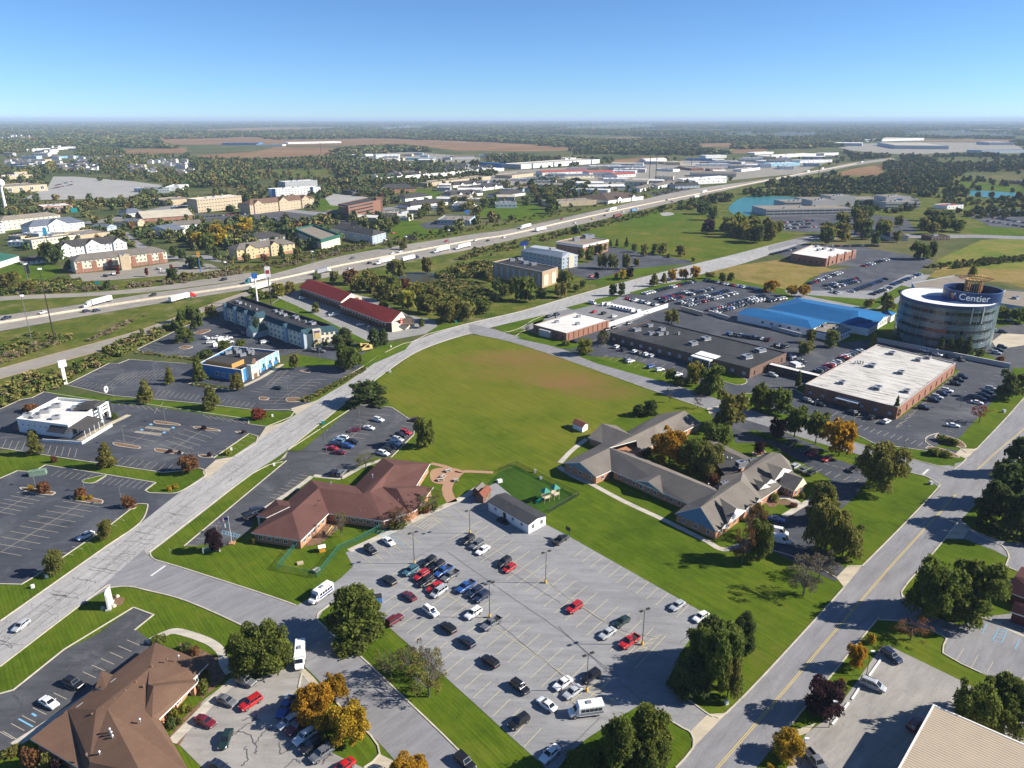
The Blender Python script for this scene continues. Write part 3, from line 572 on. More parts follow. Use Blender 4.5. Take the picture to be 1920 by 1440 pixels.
R_blue=roofmat('blue_metal_roof',(.02,.125,.3),.05); R_teal=roofmat('teal_mansard',(.035,.075,.095),.08); R_green=roofmat('green_metal_roof',(.03,.11,.085)); R_silver=roofmat('silver_roof',(.32,.36,.40),.06); R_bluegrey=roofmat('blue_grey_shingles',(.12,.14,.18))
R_black=pavemat('black_membrane',(.035,.036,.04),.08,None,.35,wear=((.10,.10,.10),.58,.75)); R_tan=roofmat('tan_gravel_roof',(.24,.21,.17)); R_cream=roofmat('cream_roof',(.42,.38,.3)); R_redpale=roofmat('pale_red_roof',(.34,.08,.06),.06)
def streakmat():
    m,t,b=newmat('stained_white_membrane'); co=objco(t,R(35)); a=noise(t,.62,6,.75,objco(t,R(42),(.16,1,1)),.5); c=noise(t,.1,5,.7,co)
    col=ramp(t,a,[(.36,(.12,.11,.1)),(.42,(.38,.36,.32)),(.5,(.53,.51,.47)),(.7,(.62,.6,.56))]); col=mixc(t,1.0,col,ramp(t,c,[(.3,(.82,.82,.82)),(.7,(1.05,1.05,1.05))]),'MULTIPLY')
    t.links.new(col,b.inputs['Base Color']); b.inputs['Roughness'].default_value=.85; return m
R_stain=streakmat(); R_white=pavemat('white_membrane',(.66,.64,.6),.12,None,.1)
def brickmat(name,c):
    m,t,b=newmat(name); co=objco(t); a=noise(t,.5,5,.7,co); f=noise(t,6,2,.9,co)
    col=ramp(t,a,[(.3,tuple(x*.82 for x in c)),(.7,tuple(x*1.18 for x in c))]); col=mixc(t,1.0,col,ramp(t,f,[(.3,(.8,.78,.77)),(.7,(1.2,1.2,1.2))]),'MULTIPLY'); t.links.new(col,b.inputs['Base Color']); b.inputs['Roughness'].default_value=.9; return m
W_brick=brickmat('red_brick',(.27,.125,.08)); W_brown=brickmat('brown_brick',(.15,.09,.065)); W_orange=brickmat('orange_brick',(.4,.2,.11)); W_tan=brickmat('tan_stucco',(.45,.36,.24)); W_cream=plain('cream_siding',(.62,.56,.42),.8,0,.06); W_white=plain('white_siding',(.74,.74,.72),.75,0,.05,.4)
W_grey=plain('grey_siding',(.36,.37,.38),.8,0,.08); W_bluegrey=plain('blue_grey_siding',(.33,.4,.46),.8,0,.08); W_yellow=plain('yellow_stucco',(.62,.44,.17),.8,0,.06); W_blue=plain('blue_stucco',(.04,.2,.45),.7,0,.08); W_lblue=plain('light_blue_stucco',(.25,.5,.62),.7,0,.06); W_ochre=plain('orange_stucco',(.5,.24,.07),.8,0,.06); W_teal=plain('teal_siding',(.14,.22,.26),.8,0,.08)
W_dark=plain('dark_panel',(.03,.032,.036),.6); W_maroon=brickmat('maroon_brick',(.1,.035,.03)); W_beige=plain('beige_metal',(.44,.36,.26),.6,0,.05,.3); W_trim=plain('white_trim',(.75,.74,.7),.6,0,.04,.5); W_conc=plain('grey_block',(.42,.41,.39),.9,0,.12)
Mgl,t,b=newmat('window_glass'); b.inputs['Base Color'].default_value=(.02,.028,.035,1); b.inputs['Roughness'].default_value=.08; b.inputs['Specular IOR Level'].default_value=.8
Mgl2,t,b=newmat('pale_window_glass'); b.inputs['Base Color'].default_value=(.36,.44,.52,1); b.inputs['Roughness'].default_value=.15
_wm={}
def winmesh(w,h,frame,glass,d=.07):
    k=(round(w,2),round(h,2),frame.name,glass.name)
    if k not in _wm:
        m=MB(); fr=max(.07,.08*min(w,h)); m.k=0
        for a in ((-w/2,-h/2,w/2,-h/2+fr),(-w/2,h/2-fr,w/2,h/2),(-w/2,-h/2+fr,-w/2+fr,h/2-fr),(w/2-fr,-h/2+fr,w/2,h/2-fr),(-fr*.35,-h/2+fr,fr*.35,h/2-fr)): m.box(((a[0]+a[2])/2,0,(a[1]+a[3])/2),(a[2]-a[0],d*2,a[3]-a[1]))
        m.k=0; g=MB(); g.box((0,.01,0),(w-fr,d,h-fr)); f2=m.mesh('window',[frame]); pn=g.mesh('pane',[glass]); m.k=1; m.box((0,.01,0),(w-fr,d,h-fr)); _wm[k]=(m.mesh('window',[frame,glass]),f2,pn)
    return _wm[k]
def wins(T,a,b,n,z,w,h,frame=None,glass=None,name='window',t0=0.0,t1=1.0,off=.04):
    """n windows evenly along the wall a-b (the outside lies to the right of a->b), centred at height z"""
    a,b=Vector((a[0],a[1],0)),Vector((b[0],b[1],0)); d=(b-a); rz=math.atan2(d.y,d.x); nn=Vector((d.y,-d.x,0)).normalized()*off
    me=winmesh(w,h,frame or W_trim,glass or Mgl); L=T.location
    for i in range(n):
        p=a.lerp(b,t0+(t1-t0)*(i+.5)/n)+nn
        o=bpy.data.objects.new(name,me[0] if L.y >330 else me[1]); link(o,T); o.location=(p.x-L.x,p.y-L.y,z-L.z); o.rotation_euler=(0,0,rz)
        if L.y <= 330: link(bpy.data.objects.new('pane',me[2]),o)
def bld(name,label,cat,org,group=None):
    T=thing(name,label,cat,(org[0],org[1],0)); 
    if group: T['group']=group
    return T
def hvac(T,p,s=2.2,h=1.3,rz=.4,mat=None):
    m=MB(T.location); m.k=0; m.box((p[0],p[1],p[2]+h/2+.15),(s*1.3,s,h),rz); m.box((p[0],p[1],p[2]+.08),(s*1.4,s*1.1,.16),rz)
    m.k=1; m.tube((p[0]+.2*s,p[1],p[2]+h+.15),(p[0]+.2*s,p[1],p[2]+h+.3),s*.28,s*.28,8); m.box((p[0]-s*.66*math.cos(rz),p[1]-s*.66*math.sin(rz),p[2]+h*.6),(.06,s*.7,h*.6),rz); m.build('rooftop_unit',[mat or M_alu,W_dark],T)
def vent(T,p,r=.14,h=.7):
    m=MB(T.location); m.tube(p,(p[0],p[1],p[2]+h),r,r,8); m.tube((p[0],p[1],p[2]+h),(p[0],p[1],p[2]+h+.18),r*1.6,r*.5,8); m.build('roof_vent',M_alu if h >.65 else W_brown,T)
def flat(name,label,roofpx,h,wall,roof,par=.5,cat='building',coping=None,z0=0.0,base=None):
    """flat roof with a parapet; roofpx are the roof's corners in the photo at height h. returns (thing, ccw corners)"""
    P=ccw(GL(roofpx,h)) if not isinstance(roofpx[0],Vector) else ccw(roofpx); o=sum((Vector(p) for p in P),Vector())/len(P); T=bld(name,label,cat,o)
    n=len(P); I=inset(P,.35); m=MB(T.location); FOOT.append([(p[0],p[1]) for p in P])
    m.add([(p[0],p[1],z0) for p in P]+[(p[0],p[1],h) for p in P]+[(p[0],p[1],h) for p in I]+[(p[0],p[1],h-par) for p in I],[[k*n+i,k*n+(i+1)%n,(k+1)*n+(i+1)%n,(k+1)*n+i] for k in range(3) for i in range(n)])
    m.build('wall',wall,T); r=MB(T.location); r.poly([(p[0],p[1],h-par) for p in I]); r.build('roof',roof,T)
    if coping:
        c=MB(T.location); c.kerb([Vector(q) for q in offset_line(P,-.17+.35,True)] if False else [Vector(q) for q in offset_line(P,.17,True)],.48,.12,h+.003,closed=True); c.build('coping',coping,T)
    return T,P
def faces(T,V,F,name,mat):
    """roof from named photo points: V name -> (px, py, z); adds a fascia thickness under the open edges"""
    m=MB(T.location); W3={k: G(*v) for k,v in V.items()}
    us={k for f in F for k in f}; ks=[k for k in V if k in us]; idx={k: i for i,k in enumerate(ks)}; m.v=[tuple(W3[k]-m.o) for k in ks]
    for f in F:
        p=[W3[k] for k in f]; nz=sum(p[i-1].x*p[i].y-p[i].x*p[i-1].y for i in range(len(p)))
        q=[idx[k] for k in f]; m.f.append(q if nz >0 else q[::-1]); m.m.append(0)
    E={}
    for f in m.f:
        for i in range(len(f)): E.setdefault(tuple(sorted((f[i-1],f[i]))),[]).append((f[i-1],f[i]))
    nv=len(m.v); m.v += [(v[0],v[1],v[2]-.28) for v in m.v]
    for e,L in E.items():
        if len(L) == 1: a,b=L[0]; m.f.append([b,a,a+nv,b+nv]); m.m.append(1)
    return m.build(name,[mat,W_trim],T),W3
def walls(T,pts,z0,z1,mat,ins=.5,name='wall'):
    FOOT.append([(p[0],p[1]) for p in pts])
    P=inset(pts,ins) if ins else ccw(pts); m=MB(T.location); m.prism(P,z0,z1); m.build(name,mat,T); return P

# ---------------------------------------------------------------- the red-brown day care
d=lambda x,y,z: (460+x/4.8,840+y/4.8,z)
e,r=3.0,5.9
V=dict(A=d(50,762,e),B=d(500,835,e),C=d(750,588,e),R1=d(420,575,r),R2=d(660,358,r),D=d(590,288,e),N2=d(985,342,e),R3=d(1062,414,5.7),R4=d(1120,395,r),R5=d(1340,152,r),K=d(1235,88,e),L=d(1665,140,e),M=d(1540,338,e),E1=d(1245,657,e),U=d(1230,350,4.6),X=d(1365,366,5.4),Y=d(1480,582,e),Z=d(1535,560,e),Q=d(1695,350,e),T_=d(1325,512,3.9))
T=bld('day_care_building','day-care building with red-brown hip roof of several wings above the big grey lot','building',G(640,940))
o,W3=faces(T,V,[('A','B','R1'),('A','R1','R2','D'),('B','C','R2','R1'),('C','E1','R4','R3','R2'),('D','R2','R3','N2'),('N2','R3','R4','R5','K'),('K','R5','L'),('R5','R4','U','M','L'),('R4','E1','T_','U'),('U','T_','Y','X'),('X','Y','Z','Q'),('U','X','Q','M'),('E1','Y','T_')],'roof',R_redbr)
P=walls(T,[W3[k] for k in ('A','B','C','E1','Y','Z','Q','M','L','K','N2','D')],0,2.95,W_orange,.6)
V2=dict(a=d(100,612,e),b=d(275,462,e),c=d(385,478,3.4),f=d(300,512,5),g=d(400,526,5.4),h=d(190,626,3.3)); faces(T,V2,[('a','b','f'),('b','c','g','f'),('a','f','g','h')],'porch_roof',R_redbr)
for x,y in ((105,612),(275,468),(190,540)): m=MB(T.location); p=G(*d(x,y,2.8)); m.box((p.x+.5,p.y-.2,1.4),(.5,.5,2.8)); m.build('porch_post',W_trim,T)
for i,(a,b_,n) in enumerate([('B','C',5),('C','E1',6),('A','B',5),('M','L',3),('N2','K',6)]):
    A_,B_=W3[a],W3[b_]; dd=(B_-A_).normalized(); nn=Vector((dd.y,-dd.x,0))
    if (T.location-A_).dot(nn) >0: A_,B_,nn=B_,A_,-nn
    wins(T,A_-nn*.6,B_-nn*.6,n,1.55,1.4,1.2,t0=.08,t1=.92)
for x,y,h_ in ((1145,270,1.3),(770,330,.9),(1020,395,.5),(680,470,.4),(660,510,.4),(1375,475,.5),(1030,570,.5),(1515,405,.4)): vent(T,G(*d(x,y,5.0)),.16,h_)

# ---------------------------------------------------------------- the brown hip-roofed building at the bottom left
d=lambda x,y,z: (x/4,1080+y/4,z)
V=dict(a=d(1165,497,e),b=d(1562,655,e),r1=d(1120,690,4.8),r2=d(805,998,5.0),s=d(720,1003,5.0),l1=d(505,1000,e),w=d(225,1222,e),i=d(1195,1072,e),f=d(1430,1480,e),k=d(1060,1480,6.3),j=d(672,1395,4.4),q=d(655,1480,3.4),v=d(640,1470,e),x1=d(1110,812,4.8),x2=d(1152,826,5.3),x3=d(1482,796,3.4),x4=d(1450,772,e),x5=d(1140,1060,3.8),x6=d(1090,1010,4.0))
T=bld('brown_hip_roofed_building','large brown shingled hip-roofed brick building cut by the bottom left corner','building',G(220,1340))
o,W3=faces(T,V,[('a','r1','r2','s','l1'),('a','b','r1'),('r1','b','x4','x1'),('r1','x1','x6','i','f','k','r2'),('x1','x2','x5','x6'),('x1','x4','x3','x2'),('x2','x3','i','x5'),('x6','x5','i'),('r2','k','q','j'),('s','r2','j'),('l1','s','j','q','v','w')],'roof',R_brown)
walls(T,[W3[k] for k in ('a','w','v','f','i','x4','b')],0,2.9,W_orange,.7)
V2=dict(a=d(715,836,e+.5),b=d(760,708,e),c=d(845,740,e),f=d(800,873,e+.9)); faces(T,V2,[('a','b','c','f')],'porch_roof',R_brown)
m=MB(T.location)
for x,y in ((1455,860),): p=G(x/4,1080+(y+30)/4); m.box((p.x,p.y,1.6),(.8,.8,3.2))
m.build('porch_pillar',W_orange,T)
for x,y,h_ in ((1255,625,.6),(1340,605,.7),(1430,635,.3),(1075,822,.4),(1050,1082,.7),(830,1180,1.5),(842,1200,1.4),(850,1222,1.2),(650,1338,.5),(748,1330,.8),(1140,672,.3),(1020,790,.3),(940,855,.3),(860,920,.3),(772,985,.3),(690,1030,.3),(825,1125,.3),(888,1243,.3)): vent(T,G(*d(x,y+12,4.6)),.17,h_)
wins(T,W3['i'],W3['b'],4,1.5,1.6,1.3,t0=.1,t1=.9,off=-.6); wins(T,W3['f'],W3['i'],5,1.5,1.6,1.3,off=-.6)
for p in (((572,985),(622,948)),((828,797),(868,768))):
    m=MB(T.location); a,b_=[G(*d(x,y,5.6)) for x,y in p]; m.tube(a,b_,.09,.09,5); m.build('roof_light',M_alu,T)

# ---------------------------------------------------------------- the grey-roofed care home
d=lambda x,y,z: (1040+x/3.84,750+y/3.84,z)
e,r=2.8,6.6
T=bld('care_home','sprawling care home with grey shingled wings round a courtyard of yellow and green trees','building',G(1260,900))
V=dict(a=d(62,452,e),g1=d(180,448,5.6),b=d(300,556,e),p1=d(395,343,r),c=d(408,507,e),a2=d(285,342,e),w1=d(240,268,e),w2=d(340,170,r-1.2),w3=d(550,250,r-.6),w4=d(345,308,e),w5=d(440,182,e),n1=d(532,222,e),n2=d(735,112,e),n3=d(802,92,e),n4=d(935,76,r),n5=d(1055,165,e),n6=d(930,226,e),j=d(722,184,r),j2=d(860,215,e+.3),i1=d(735,318,e),i2=d(600,372,e+.4),i3=d(590,290,5.0),
         s1=d(960,746,e),s2=d(1175,657,r-.3),s3=d(1165,636,e+1.6),s4=d(585,395,e+1.8),m1=d(575,576,e),m2=d(672,586,4.7),m3=d(778,670,e),m4=d(756,536,5.6),
         t1=d(866,816,e),t2=d(1050,772,6.0),t3=d(1165,952,e),t4=d(1340,580,7.4),t5=d(1492,712,e),t6=d(1200,548,e+1.2),
         u1=d(1355,516,5.6),u2=d(1560,376,8.0),u3=d(1622,382,8.0),u4=d(1718,520,e),u5=d(1612,634,e),u6=d(1395,440,5.2),u7=d(1690,440,e+.6),
         v1=d(1612,604,e),v2=d(1645,516,5.4),v3=d(1790,562,5.4),v4=d(1725,656,e),v5=d(1815,600,e))
F=[('a','g1','p1','a2'),('g1','b','c','p1'),('w1','w2','w3','w4'),('w2','w5','w3'),('a2','p1','j','n4','n3','n2','n1','w3','w4'),('p1','i3','i2','i1','j'),('j','j2','n6','n5','n4'),('j','i1','j2'),('p1','c','s1','s2'),('p1','s2','s3','s4'),('t1','t2','t4','s2','s1'),('t2','t3','t5','t4'),('t6','u1','t4','s2'),('u1','u2','u3','u7','u4','u5','t5','t4'),('u6','u2','u1'),('v1','v4','v3','v2'),('v3','v5','u4','v2')]
o,W3=faces(T,V,F,'roof',R_grey); M_={k: v for k,v in W3.items()}
faces(T,V,[('m1','m2','m4'),('m2','m3','m4')],'gable_roof',R_grey)
for tri in [((1185,709,6.6),(1302,792,5.6),(1246,896,3.2)),((1190,888,4.0),(1222,905,3.8),(1203,932,3.0)),((1362,758,4.4),(1392,772,4.2),(1370,800,3.2)),((1523,457,7.2),(1640,500,6.2),(1580,590,3.6)),((1472,545,5.6),(1552,578,5.2),(1516,616,4.0)),((1427,575,5.2),(1510,612,4.9),(1474,652,3.7)),((1438,705,4.2),(1468,718,4.0),(1452,740,3.2))]:
    A_,B_,C_=[G(*d(*q)) for q in tri]; a2_=A_+Vector((0,0,.35)); b2=B_+Vector((.25,0,.45)); c2=C_+Vector((0,0,.2)); rt=B_+Vector((1.2+(B_-C_).length*.45,(B_-C_).length*.25,-1.0)); m=MB(T.location); m.k=0
    m.poly([a2_,c2,b2]); m.poly([a2_,b2,rt]); m.k=1; m.poly([c2,rt,b2]); m.build('dormer',[R_grey,W_trim],T)
fl=MB(T.location); fl.poly([G(*d(x,y,4.2)) for x,y in ((1150,440),(1230,545),(1330,510),(1395,442),(1140,320),(1100,300))]); fl.build('flat_roof',R_dark,T)
fl=MB(T.location); fl.poly([G(*d(x,y,4.25)) for x,y in ((1100,296),(1140,318),(1395,440),(1440,430),(1130,280))]); fl.build('rear_roof',R_grey,T)
S_=lambda*k: [W3[q] for q in k]
for pts in (S_('a','b','c','a2'),S_('w1','w4','w3','w5'),S_('a2','c','i2','j2','n6','n5','n3','n1'),S_('c','s1','s3','s4'),S_('t1','t3','t5','t6'),S_('t5','u5','u4','u6','t6'),S_('v1','v4','v5','u4'),[G(*d(x,y,2.8)) for x,y in ((1150,440),(1330,510),(1395,442),(1100,300))],S_('m1','m3','m4')): walls(T,pts,0,2.75,W_orange,.45)
for k in (('a','g1','b'),('t1','t2','t3'),('m1','m2','m3')):   # blue-grey boarded gables
    q=S_(*k); nn=(q[2]-q[0]).cross(Vector((0,0,1))).normalized(); m=MB(T.location); m.poly([p-nn*.05-Vector((0,0,.12)) for p in q]); m.build('gable_boarding',W_teal,T)
m=MB(T.location); m.poly([W3['v4']-Vector((0,0,.1)),W3['v5']-Vector((0,0,.1)),W3['v3']-Vector((0,0,.1))]); m.build('gable_boarding',W_cream,T)
for a,b_,n in (('a','b',3),('b','c',1),('c','s1',9),('t1','t3',3),('t3','t5',6),('v1','v4',2),('v4','v5',2),('n6','n5',3),('m1','m3',2)):
    A_,B_=W3[a],W3[b_]; dd=(B_-A_).normalized(); nn=Vector((dd.y,-dd.x,0)); wins(T,A_-nn*.42,B_-nn*.42,n,1.45,1.05,1.45,t0=.06,t1=.94)
for x,y in ((1335,480),(1375,460),(1410,445),(1440,440),(1230,605),(1210,615)): hvac(T,G(*d(x,y,5.2)),1.0 if x != 1335 else 2.2,1.0 if x != 1335 else 1.8)
for x,y in ((1210,405),(1240,425),(1270,430),(1105,615),(1165,640)): vent(T,G(*d(x,y,4.2)),.2,.7)

# ---------------------------------------------------------------- cabin, sheds
def gable(name,label,base,h,rise,wall,roof,cat='building',along=0,over=.3,group=None):
    """gabled box on four ground points (world, ccw); ridge parallel to edge `along`"""
    P=ccw(base); o=sum((Vector(p) for p in P),Vector())/4; T=bld(name,label,cat,o,group); P=P[along:]+P[:along]; m=MB(T.location)
    FOOT.append([(p[0],p[1]) for p in P]); r0=(Vector(P[3])+Vector(P[0]))/2; r1=(Vector(P[1])+Vector(P[2]))/2
    m.prism(P,0,h,top=False); m.poly([(P[1][0],P[1][1],h),(P[2][0],P[2][1],h),(r1.x,r1.y,h+rise)]); m.poly([(P[3][0],P[3][1],h),(P[0][0],P[0][1],h),(r0.x,r0.y,h+rise)]); m.build('wall',wall,T)
    q=[Vector(p) for p in offset_line(P,-over,True)]; q0=(q[3]+q[0])/2; q1=(q[1]+q[2])/2; s=rise/max(.1,(Vector(P[0])-Vector(P[3])).length/2)*over; m=MB(T.location)
    z=lambda p,zz: (p.x,p.y,zz); up=.06
    m.add([z(q[0],h-s+up),z(q[1],h-s+up),z(q1,h+rise+up),z(q0,h+rise+up),z(q[2],h-s+up),z(q[3],h-s+up)]+[z(q[0],h-s-.1),z(q[1],h-s-.1),z(q1,h+rise-.1),z(q0,h+rise-.1),z(q[2],h-s-.1),z(q[3],h-s-.1)],[[0,1,2,3],[3,2,4,5],[0,6,7,1],[1,7,8,2],[2,8,10,4],[4,10,11,5],[5,11,9,3],[3,9,6,0],[9,8,7,6],[11,10,8,9]]); m.build('roof',roof,T); return T,P
def quad(a,b,depth):
    """rectangle with front edge a->b (world, left to right seen from the camera) reaching `depth` metres back"""
    a,b=Vector(a),Vector(b); d_=(b-a).normalized(); n_=Vector((-d_.y,d_.x,0)); return [a,b,b+n_*depth,a+n_*depth]
R_cabin=roofmat('cabin_roof',(.05,.052,.058))
base=[G(916,957),G(991,1001),G(1023,984)]; base.append(base[0]+base[2]-base[1])
T,P=gable('modular_cabin','white modular classroom cabin with dark roof at the top of the big grey lot',base,3.2,.7,W_white,R_cabin)
wins(T,base[0],base[1],4,1.9,1.1,1.0,t0=.08,t1=.95); wins(T,base[1],base[2],2,1.8,1.0,1.5)
a,b_=base[0],base[1]; dd=(b_-a).normalized(); nn=Vector((dd.y,-dd.x,0)); c=a.lerp(b_,.42)+nn*.06; m=MB(T.location); m.box((c.x,c.y,1.35),(1.0,.12,2.1),math.atan2(dd.y,dd.x)); m.build('door',W_dark,T)
m=MB(T.location); c=c+nn*1.1; m.box((c.x,c.y,.35),(2.6,2.0,.7),math.atan2(dd.y,dd.x)); c=c+dd*1.9; m.box((c.x,c.y,.18),(1.2,1.6,.36),math.atan2(dd.y,dd.x)); m.build('steps',W_dark,T)
for k in range(5): vent(T,base[0].lerp(base[2],.3+.12*k)+Vector((0,0,3.7)),.1,.3)
T,P=gable('garden_shed','brown wooden shed with yellow-framed end window behind the white cabin',quad(G(893,941),G(906,944),5.2),2.5,1.1,W_brown,roofmat('red_shed_roof',(.2,.075,.05)),'shed',1); m=MB(T.location)
wins(T,P[0],P[1],1,1.3,1.2,1.4,W_yellow)
T,P=gable('garden_shed','low brown shed with grey roof behind the yellow-windowed shed',quad(G(886,930),G(899,933),4.2),2.1,1.0,W_brown,R_grey,'shed',1)
base=[G(1074,803),G(1092,811),G(1102,805)]; base.append(base[0]+base[2]-base[1]); gable('white_shed','white storage shed with red-brown roof alone on the field',base,2.4,.9,W_white,roofmat('shed_roof',(.2,.08,.06)),'shed')
# beige ribbed warehouse, bottom right
P=[G(1751,1322,7.0),G(1686,1440,7.0),G(1920,1396,7.0)]; A_,B_,C_=P; u=(B_-A_); v=(C_-A_); A0=A_; B0=A_+u.normalized()*42; C0=A_+v.normalized()*36
Q=[A0,B0,B0+(C0-A0),C0]; T=bld('beige_warehouse','beige ribbed metal-roofed warehouse cut by the bottom right corner','building',A0.lerp(B0+C0-A0,.5)); walls(T,Q,0,6.7,W_beige,.15)
m=MB(T.location); m.poly([p for p in ccw([Vector((p.x,p.y,7.0)) for p in Q])]); mm=(A0+B0)/2; m.build('roof',W_beige,T)
m=MB(T.location); vv=(C0-A0); uu=(B0-A0)
for k in range(int(uu.length/.62)):
    s=A0+uu.normalized()*(.3+.62*k); m.add([s+Vector((0,0,.003)),s+vv+Vector((0,0,.003)),s+vv+uu.normalized()*.1+Vector((0,0,.06)),s+uu.normalized()*.1+Vector((0,0,.06)),s+vv+uu.normalized()*.2+Vector((0,0,.003)),s+uu.normalized()*.2+Vector((0,0,.003))],[[0,3,2,1],[3,5,4,2]])
m.build('roof_rib',W_beige,T,kind='stuff'); m=MB(T.location); m.kerb(Q,.3,.35,6.72,closed=True); m.build('gutter',W_trim,T)
s=A0.lerp(C0,.52); m=MB(T.location); m.strip([s+Vector((0,0,.12)),s+uu+Vector((0,0,.12))],.25); m.build('ridge_joint',W_conc,T)
# maroon-roofed building at the right edge
T=bld('maroon_roofed_building','brick building with dark maroon hip roofs cut by the right edge','building',G(1935,1130))
d=lambda x,y,z: (1440+x/4,1080+y/4,z); V=dict(a=d(1785,112,3),b=d(1852,0,5.5),c=d(2100,60,5.5),f=d(2100,230,3),g=d(1815,265,2.9),h=d(1850,190,4.6),i=d(2100,260,4.6),j=d(2100,360,2.9),k=d(1900,-70,3),l=d(2100,-40,3))
o,W3=faces(T,V,[('a','b','c','f'),('a','k','b'),('b','k','l','c'),('g','h','i','j')],'roof',roofmat('maroon_shingles',(.07,.032,.032)))
walls(T,[W3[k] for k in ('a','f','l','k')],0,2.9,W_maroon,.5); walls(T,[W3['g'],W3['j'],W3['i'],W3['h']],0,2.7,W_maroon,.4)

# ---------------------------------------------------------------- flat-roofed commercial buildings
T,P=flat('white_roofed_building','big brick building with stained white flat roof by the yellow-lined street',[(1510,720),(1684,764),(1792,681),(1644,646)],5.2,W_brick,R_stain,.25,coping=W_conc)
F_=[G(1510,720,5.2),G(1684,764,5.2),G(1792,681,5.2)]
wins(T,F_[0],F_[1],7,2.0,1.6,1.6,W_brown,Mgl2); wins(T,F_[1],F_[2],10,2.0,1.1,2.6,W_brown)
for x,y,s in ((1672,664,2.6),(1722,676,2.4),(1635,687,3.0),(1689,700,2.6),(1579,719,2.2),(1645,729,3.0),(1700,735,2.2),(1740,672,2.2)): hvac(T,G(x,y,5.0),s,1.1,.8)
for x,y in ((1608,681),(1613,681),(1618,682),(1603,682)): vent(T,G(x,y,5.0),.3,1.2)
m=MB(T.location); a,b_=F_[0].lerp(F_[1],.38),F_[0].lerp(F_[1],.62); dd=(b_-a).normalized(); nn=Vector((dd.y,-dd.x,0)); m.prism([a,b_,b_+nn*2.5,a+nn*2.5],3.2,3.55,bottom=True); m.build('entrance_canopy',W_white,T)
T,P=flat('black_roofed_building','long dark brick building with black flat roof along the side street',[(1144,624),(1407,691),(1475,661),(1221,600)],4.8,W_brown,R_black,.35,coping=W_dark)
F_=[G(1144,624,4.8),G(1407,691,4.8),G(1475,661,4.8)]
wins(T,F_[0],F_[1],14,1.9,1.8,1.5,W_conc,Mgl2); wins(T,F_[1],F_[2],4,1.9,1.2,2.2,W_brown)
for x,y,s in ((1193,620,3.2),(1218,612,2.4),(1241,619,2.4),(1220,627,2.4),(1237,628,2.4),(1299,646,3.2),(1323,637,3.4),(1425,659,3.6),(1400,671,3.6),(1250,627,1.2),(1272,627,1.0)): hvac(T,G(x,y,4.5),s,1.4,.5)
T=bld('entrance_canopy','white flat drive-through canopy on posts before the long black-roofed building','canopy',G(1328,672)); q=[G(1295,667,4.6),G(1331,677,4.6),G(1351,668,4.6),G(1315,658,4.6)]; m=MB(T.location); m.prism(q,4.2,4.7,bottom=True); m.build('roof',W_white,T)
for p in inset(q,.6): m=MB(T.location); m.tube((p.x,p.y,0),(p.x,p.y,4.2),.2,.2,8); m.build('post',W_trim,T)
q=[G(1440,683,3.4),G(1538,707,3.4),G(1542,702,3.4),G(1445,679,3.4)]; T,P=flat('link_corridor','narrow covered corridor with white roof joining the black-roofed and white-roofed buildings',[(1440,683),(1536,706),(1541,702),(1446,679)],3.4,W_dark,R_white,.1,'corridor'); wins(T,q[0],q[1],10,1.5,1.8,1.5,W_brown)
T,P=flat('white_roofed_brick_building','small brick building with clean white flat roof at the road junction',[(1001,609),(1062,625),(1142,600),(1080,586)],4.4,W_brick,R_white,.2,coping=W_conc)
F_=[G(1001,609,4.4),G(1062,625,4.4),G(1142,600,4.4)]; wins(T,F_[0],F_[1],5,1.8,1.5,1.8,W_brown); wins(T,F_[1],F_[2],9,2.1,.5,3.6,W_brown)
for x,y in ((1045,597),(1044,605),(1083,609),(1085,595)): hvac(T,G(x,y,4.2),1.7,1.2,.4)
m=MB(T.location); q=[G(1017,615,3.6),G(1037,620,3.6)]; dd=(q[1]-q[0]).normalized(); nn=Vector((dd.y,-dd.x,0)); m.prism([q[0],q[1],q[1]+nn*3,q[0]+nn*3],0,3.6); m.build('porch',W_conc,T)
T,P=flat('far_brick_shop','brick shop block with white flat roof and stepped front beside the dry field',[(1484,475),(1550,485),(1606,469),(1523,459)],6.5,W_brick,R_white,.5,coping=W_conc); F_=[G(1484,475,6.5),G(1550,485,6.5),G(1606,469,6.5)]; wins(T,F_[1],F_[2],7,2.0,3,2.6,W_brown); wins(T,F_[0],F_[1],6,2.5,1.6,1.6,W_brown)
for x,y in ((1535,470),(1545,468),(1560,470),(1532,463)): hvac(T,G(x,y,6.1),2.4,1.5)
for i in range(4): m=MB(T.location); p=F_[1].lerp(F_[2],.1+.26*i); m.box((p.x,p.y,3.9),(3.2,1.2,7.8),.8); m.build('pier',W_brick,T)
T,P=flat('dark_window_office','tan brick office block with tall dark windows and black roof',[(924,491),(1017,510),(1046,501),(955,484)],11.5,brickmat('tan_brick',(.36,.26,.17)),R_black,.6,coping=W_conc); F_=[G(924,491,11.5),G(1017,510,11.5),G(1046,501,11.5)]
wins(T,F_[0],F_[1],8,5.6,2.0,8.2,W_conc,Mgl2); wins(T,F_[1],F_[2],2,5.0,6.0,8,W_tan,W_cream)
for x,y in ((960,489),(985,494),(1000,497),(975,488)): hvac(T,G(x,y,11),3,1.8)
T,P=flat('red_brick_office','red brick office with white cornice and tan roof beyond the silver-roofed hotel',[(1043,453),(1093,460),(1141,449),(1088,443)],10.5,W_brick,R_tan,.6,coping=W_white); F_=[G(1043,453,10.5),G(1093,460,10.5),G(1141,449,10.5)]
for z in (2.4,6.2): wins(T,F_[1],F_[2],9,z,1.6,2.0,W_conc); wins(T,F_[0],F_[1],6,z,1.6,2.0,W_conc)
m=MB(T.location); q=GL([(1043,453),(1093,460),(1141,449)],10.5); m.kerb([p for p in q],.5,1.5,8.6); m.build('cornice',W_white,T)
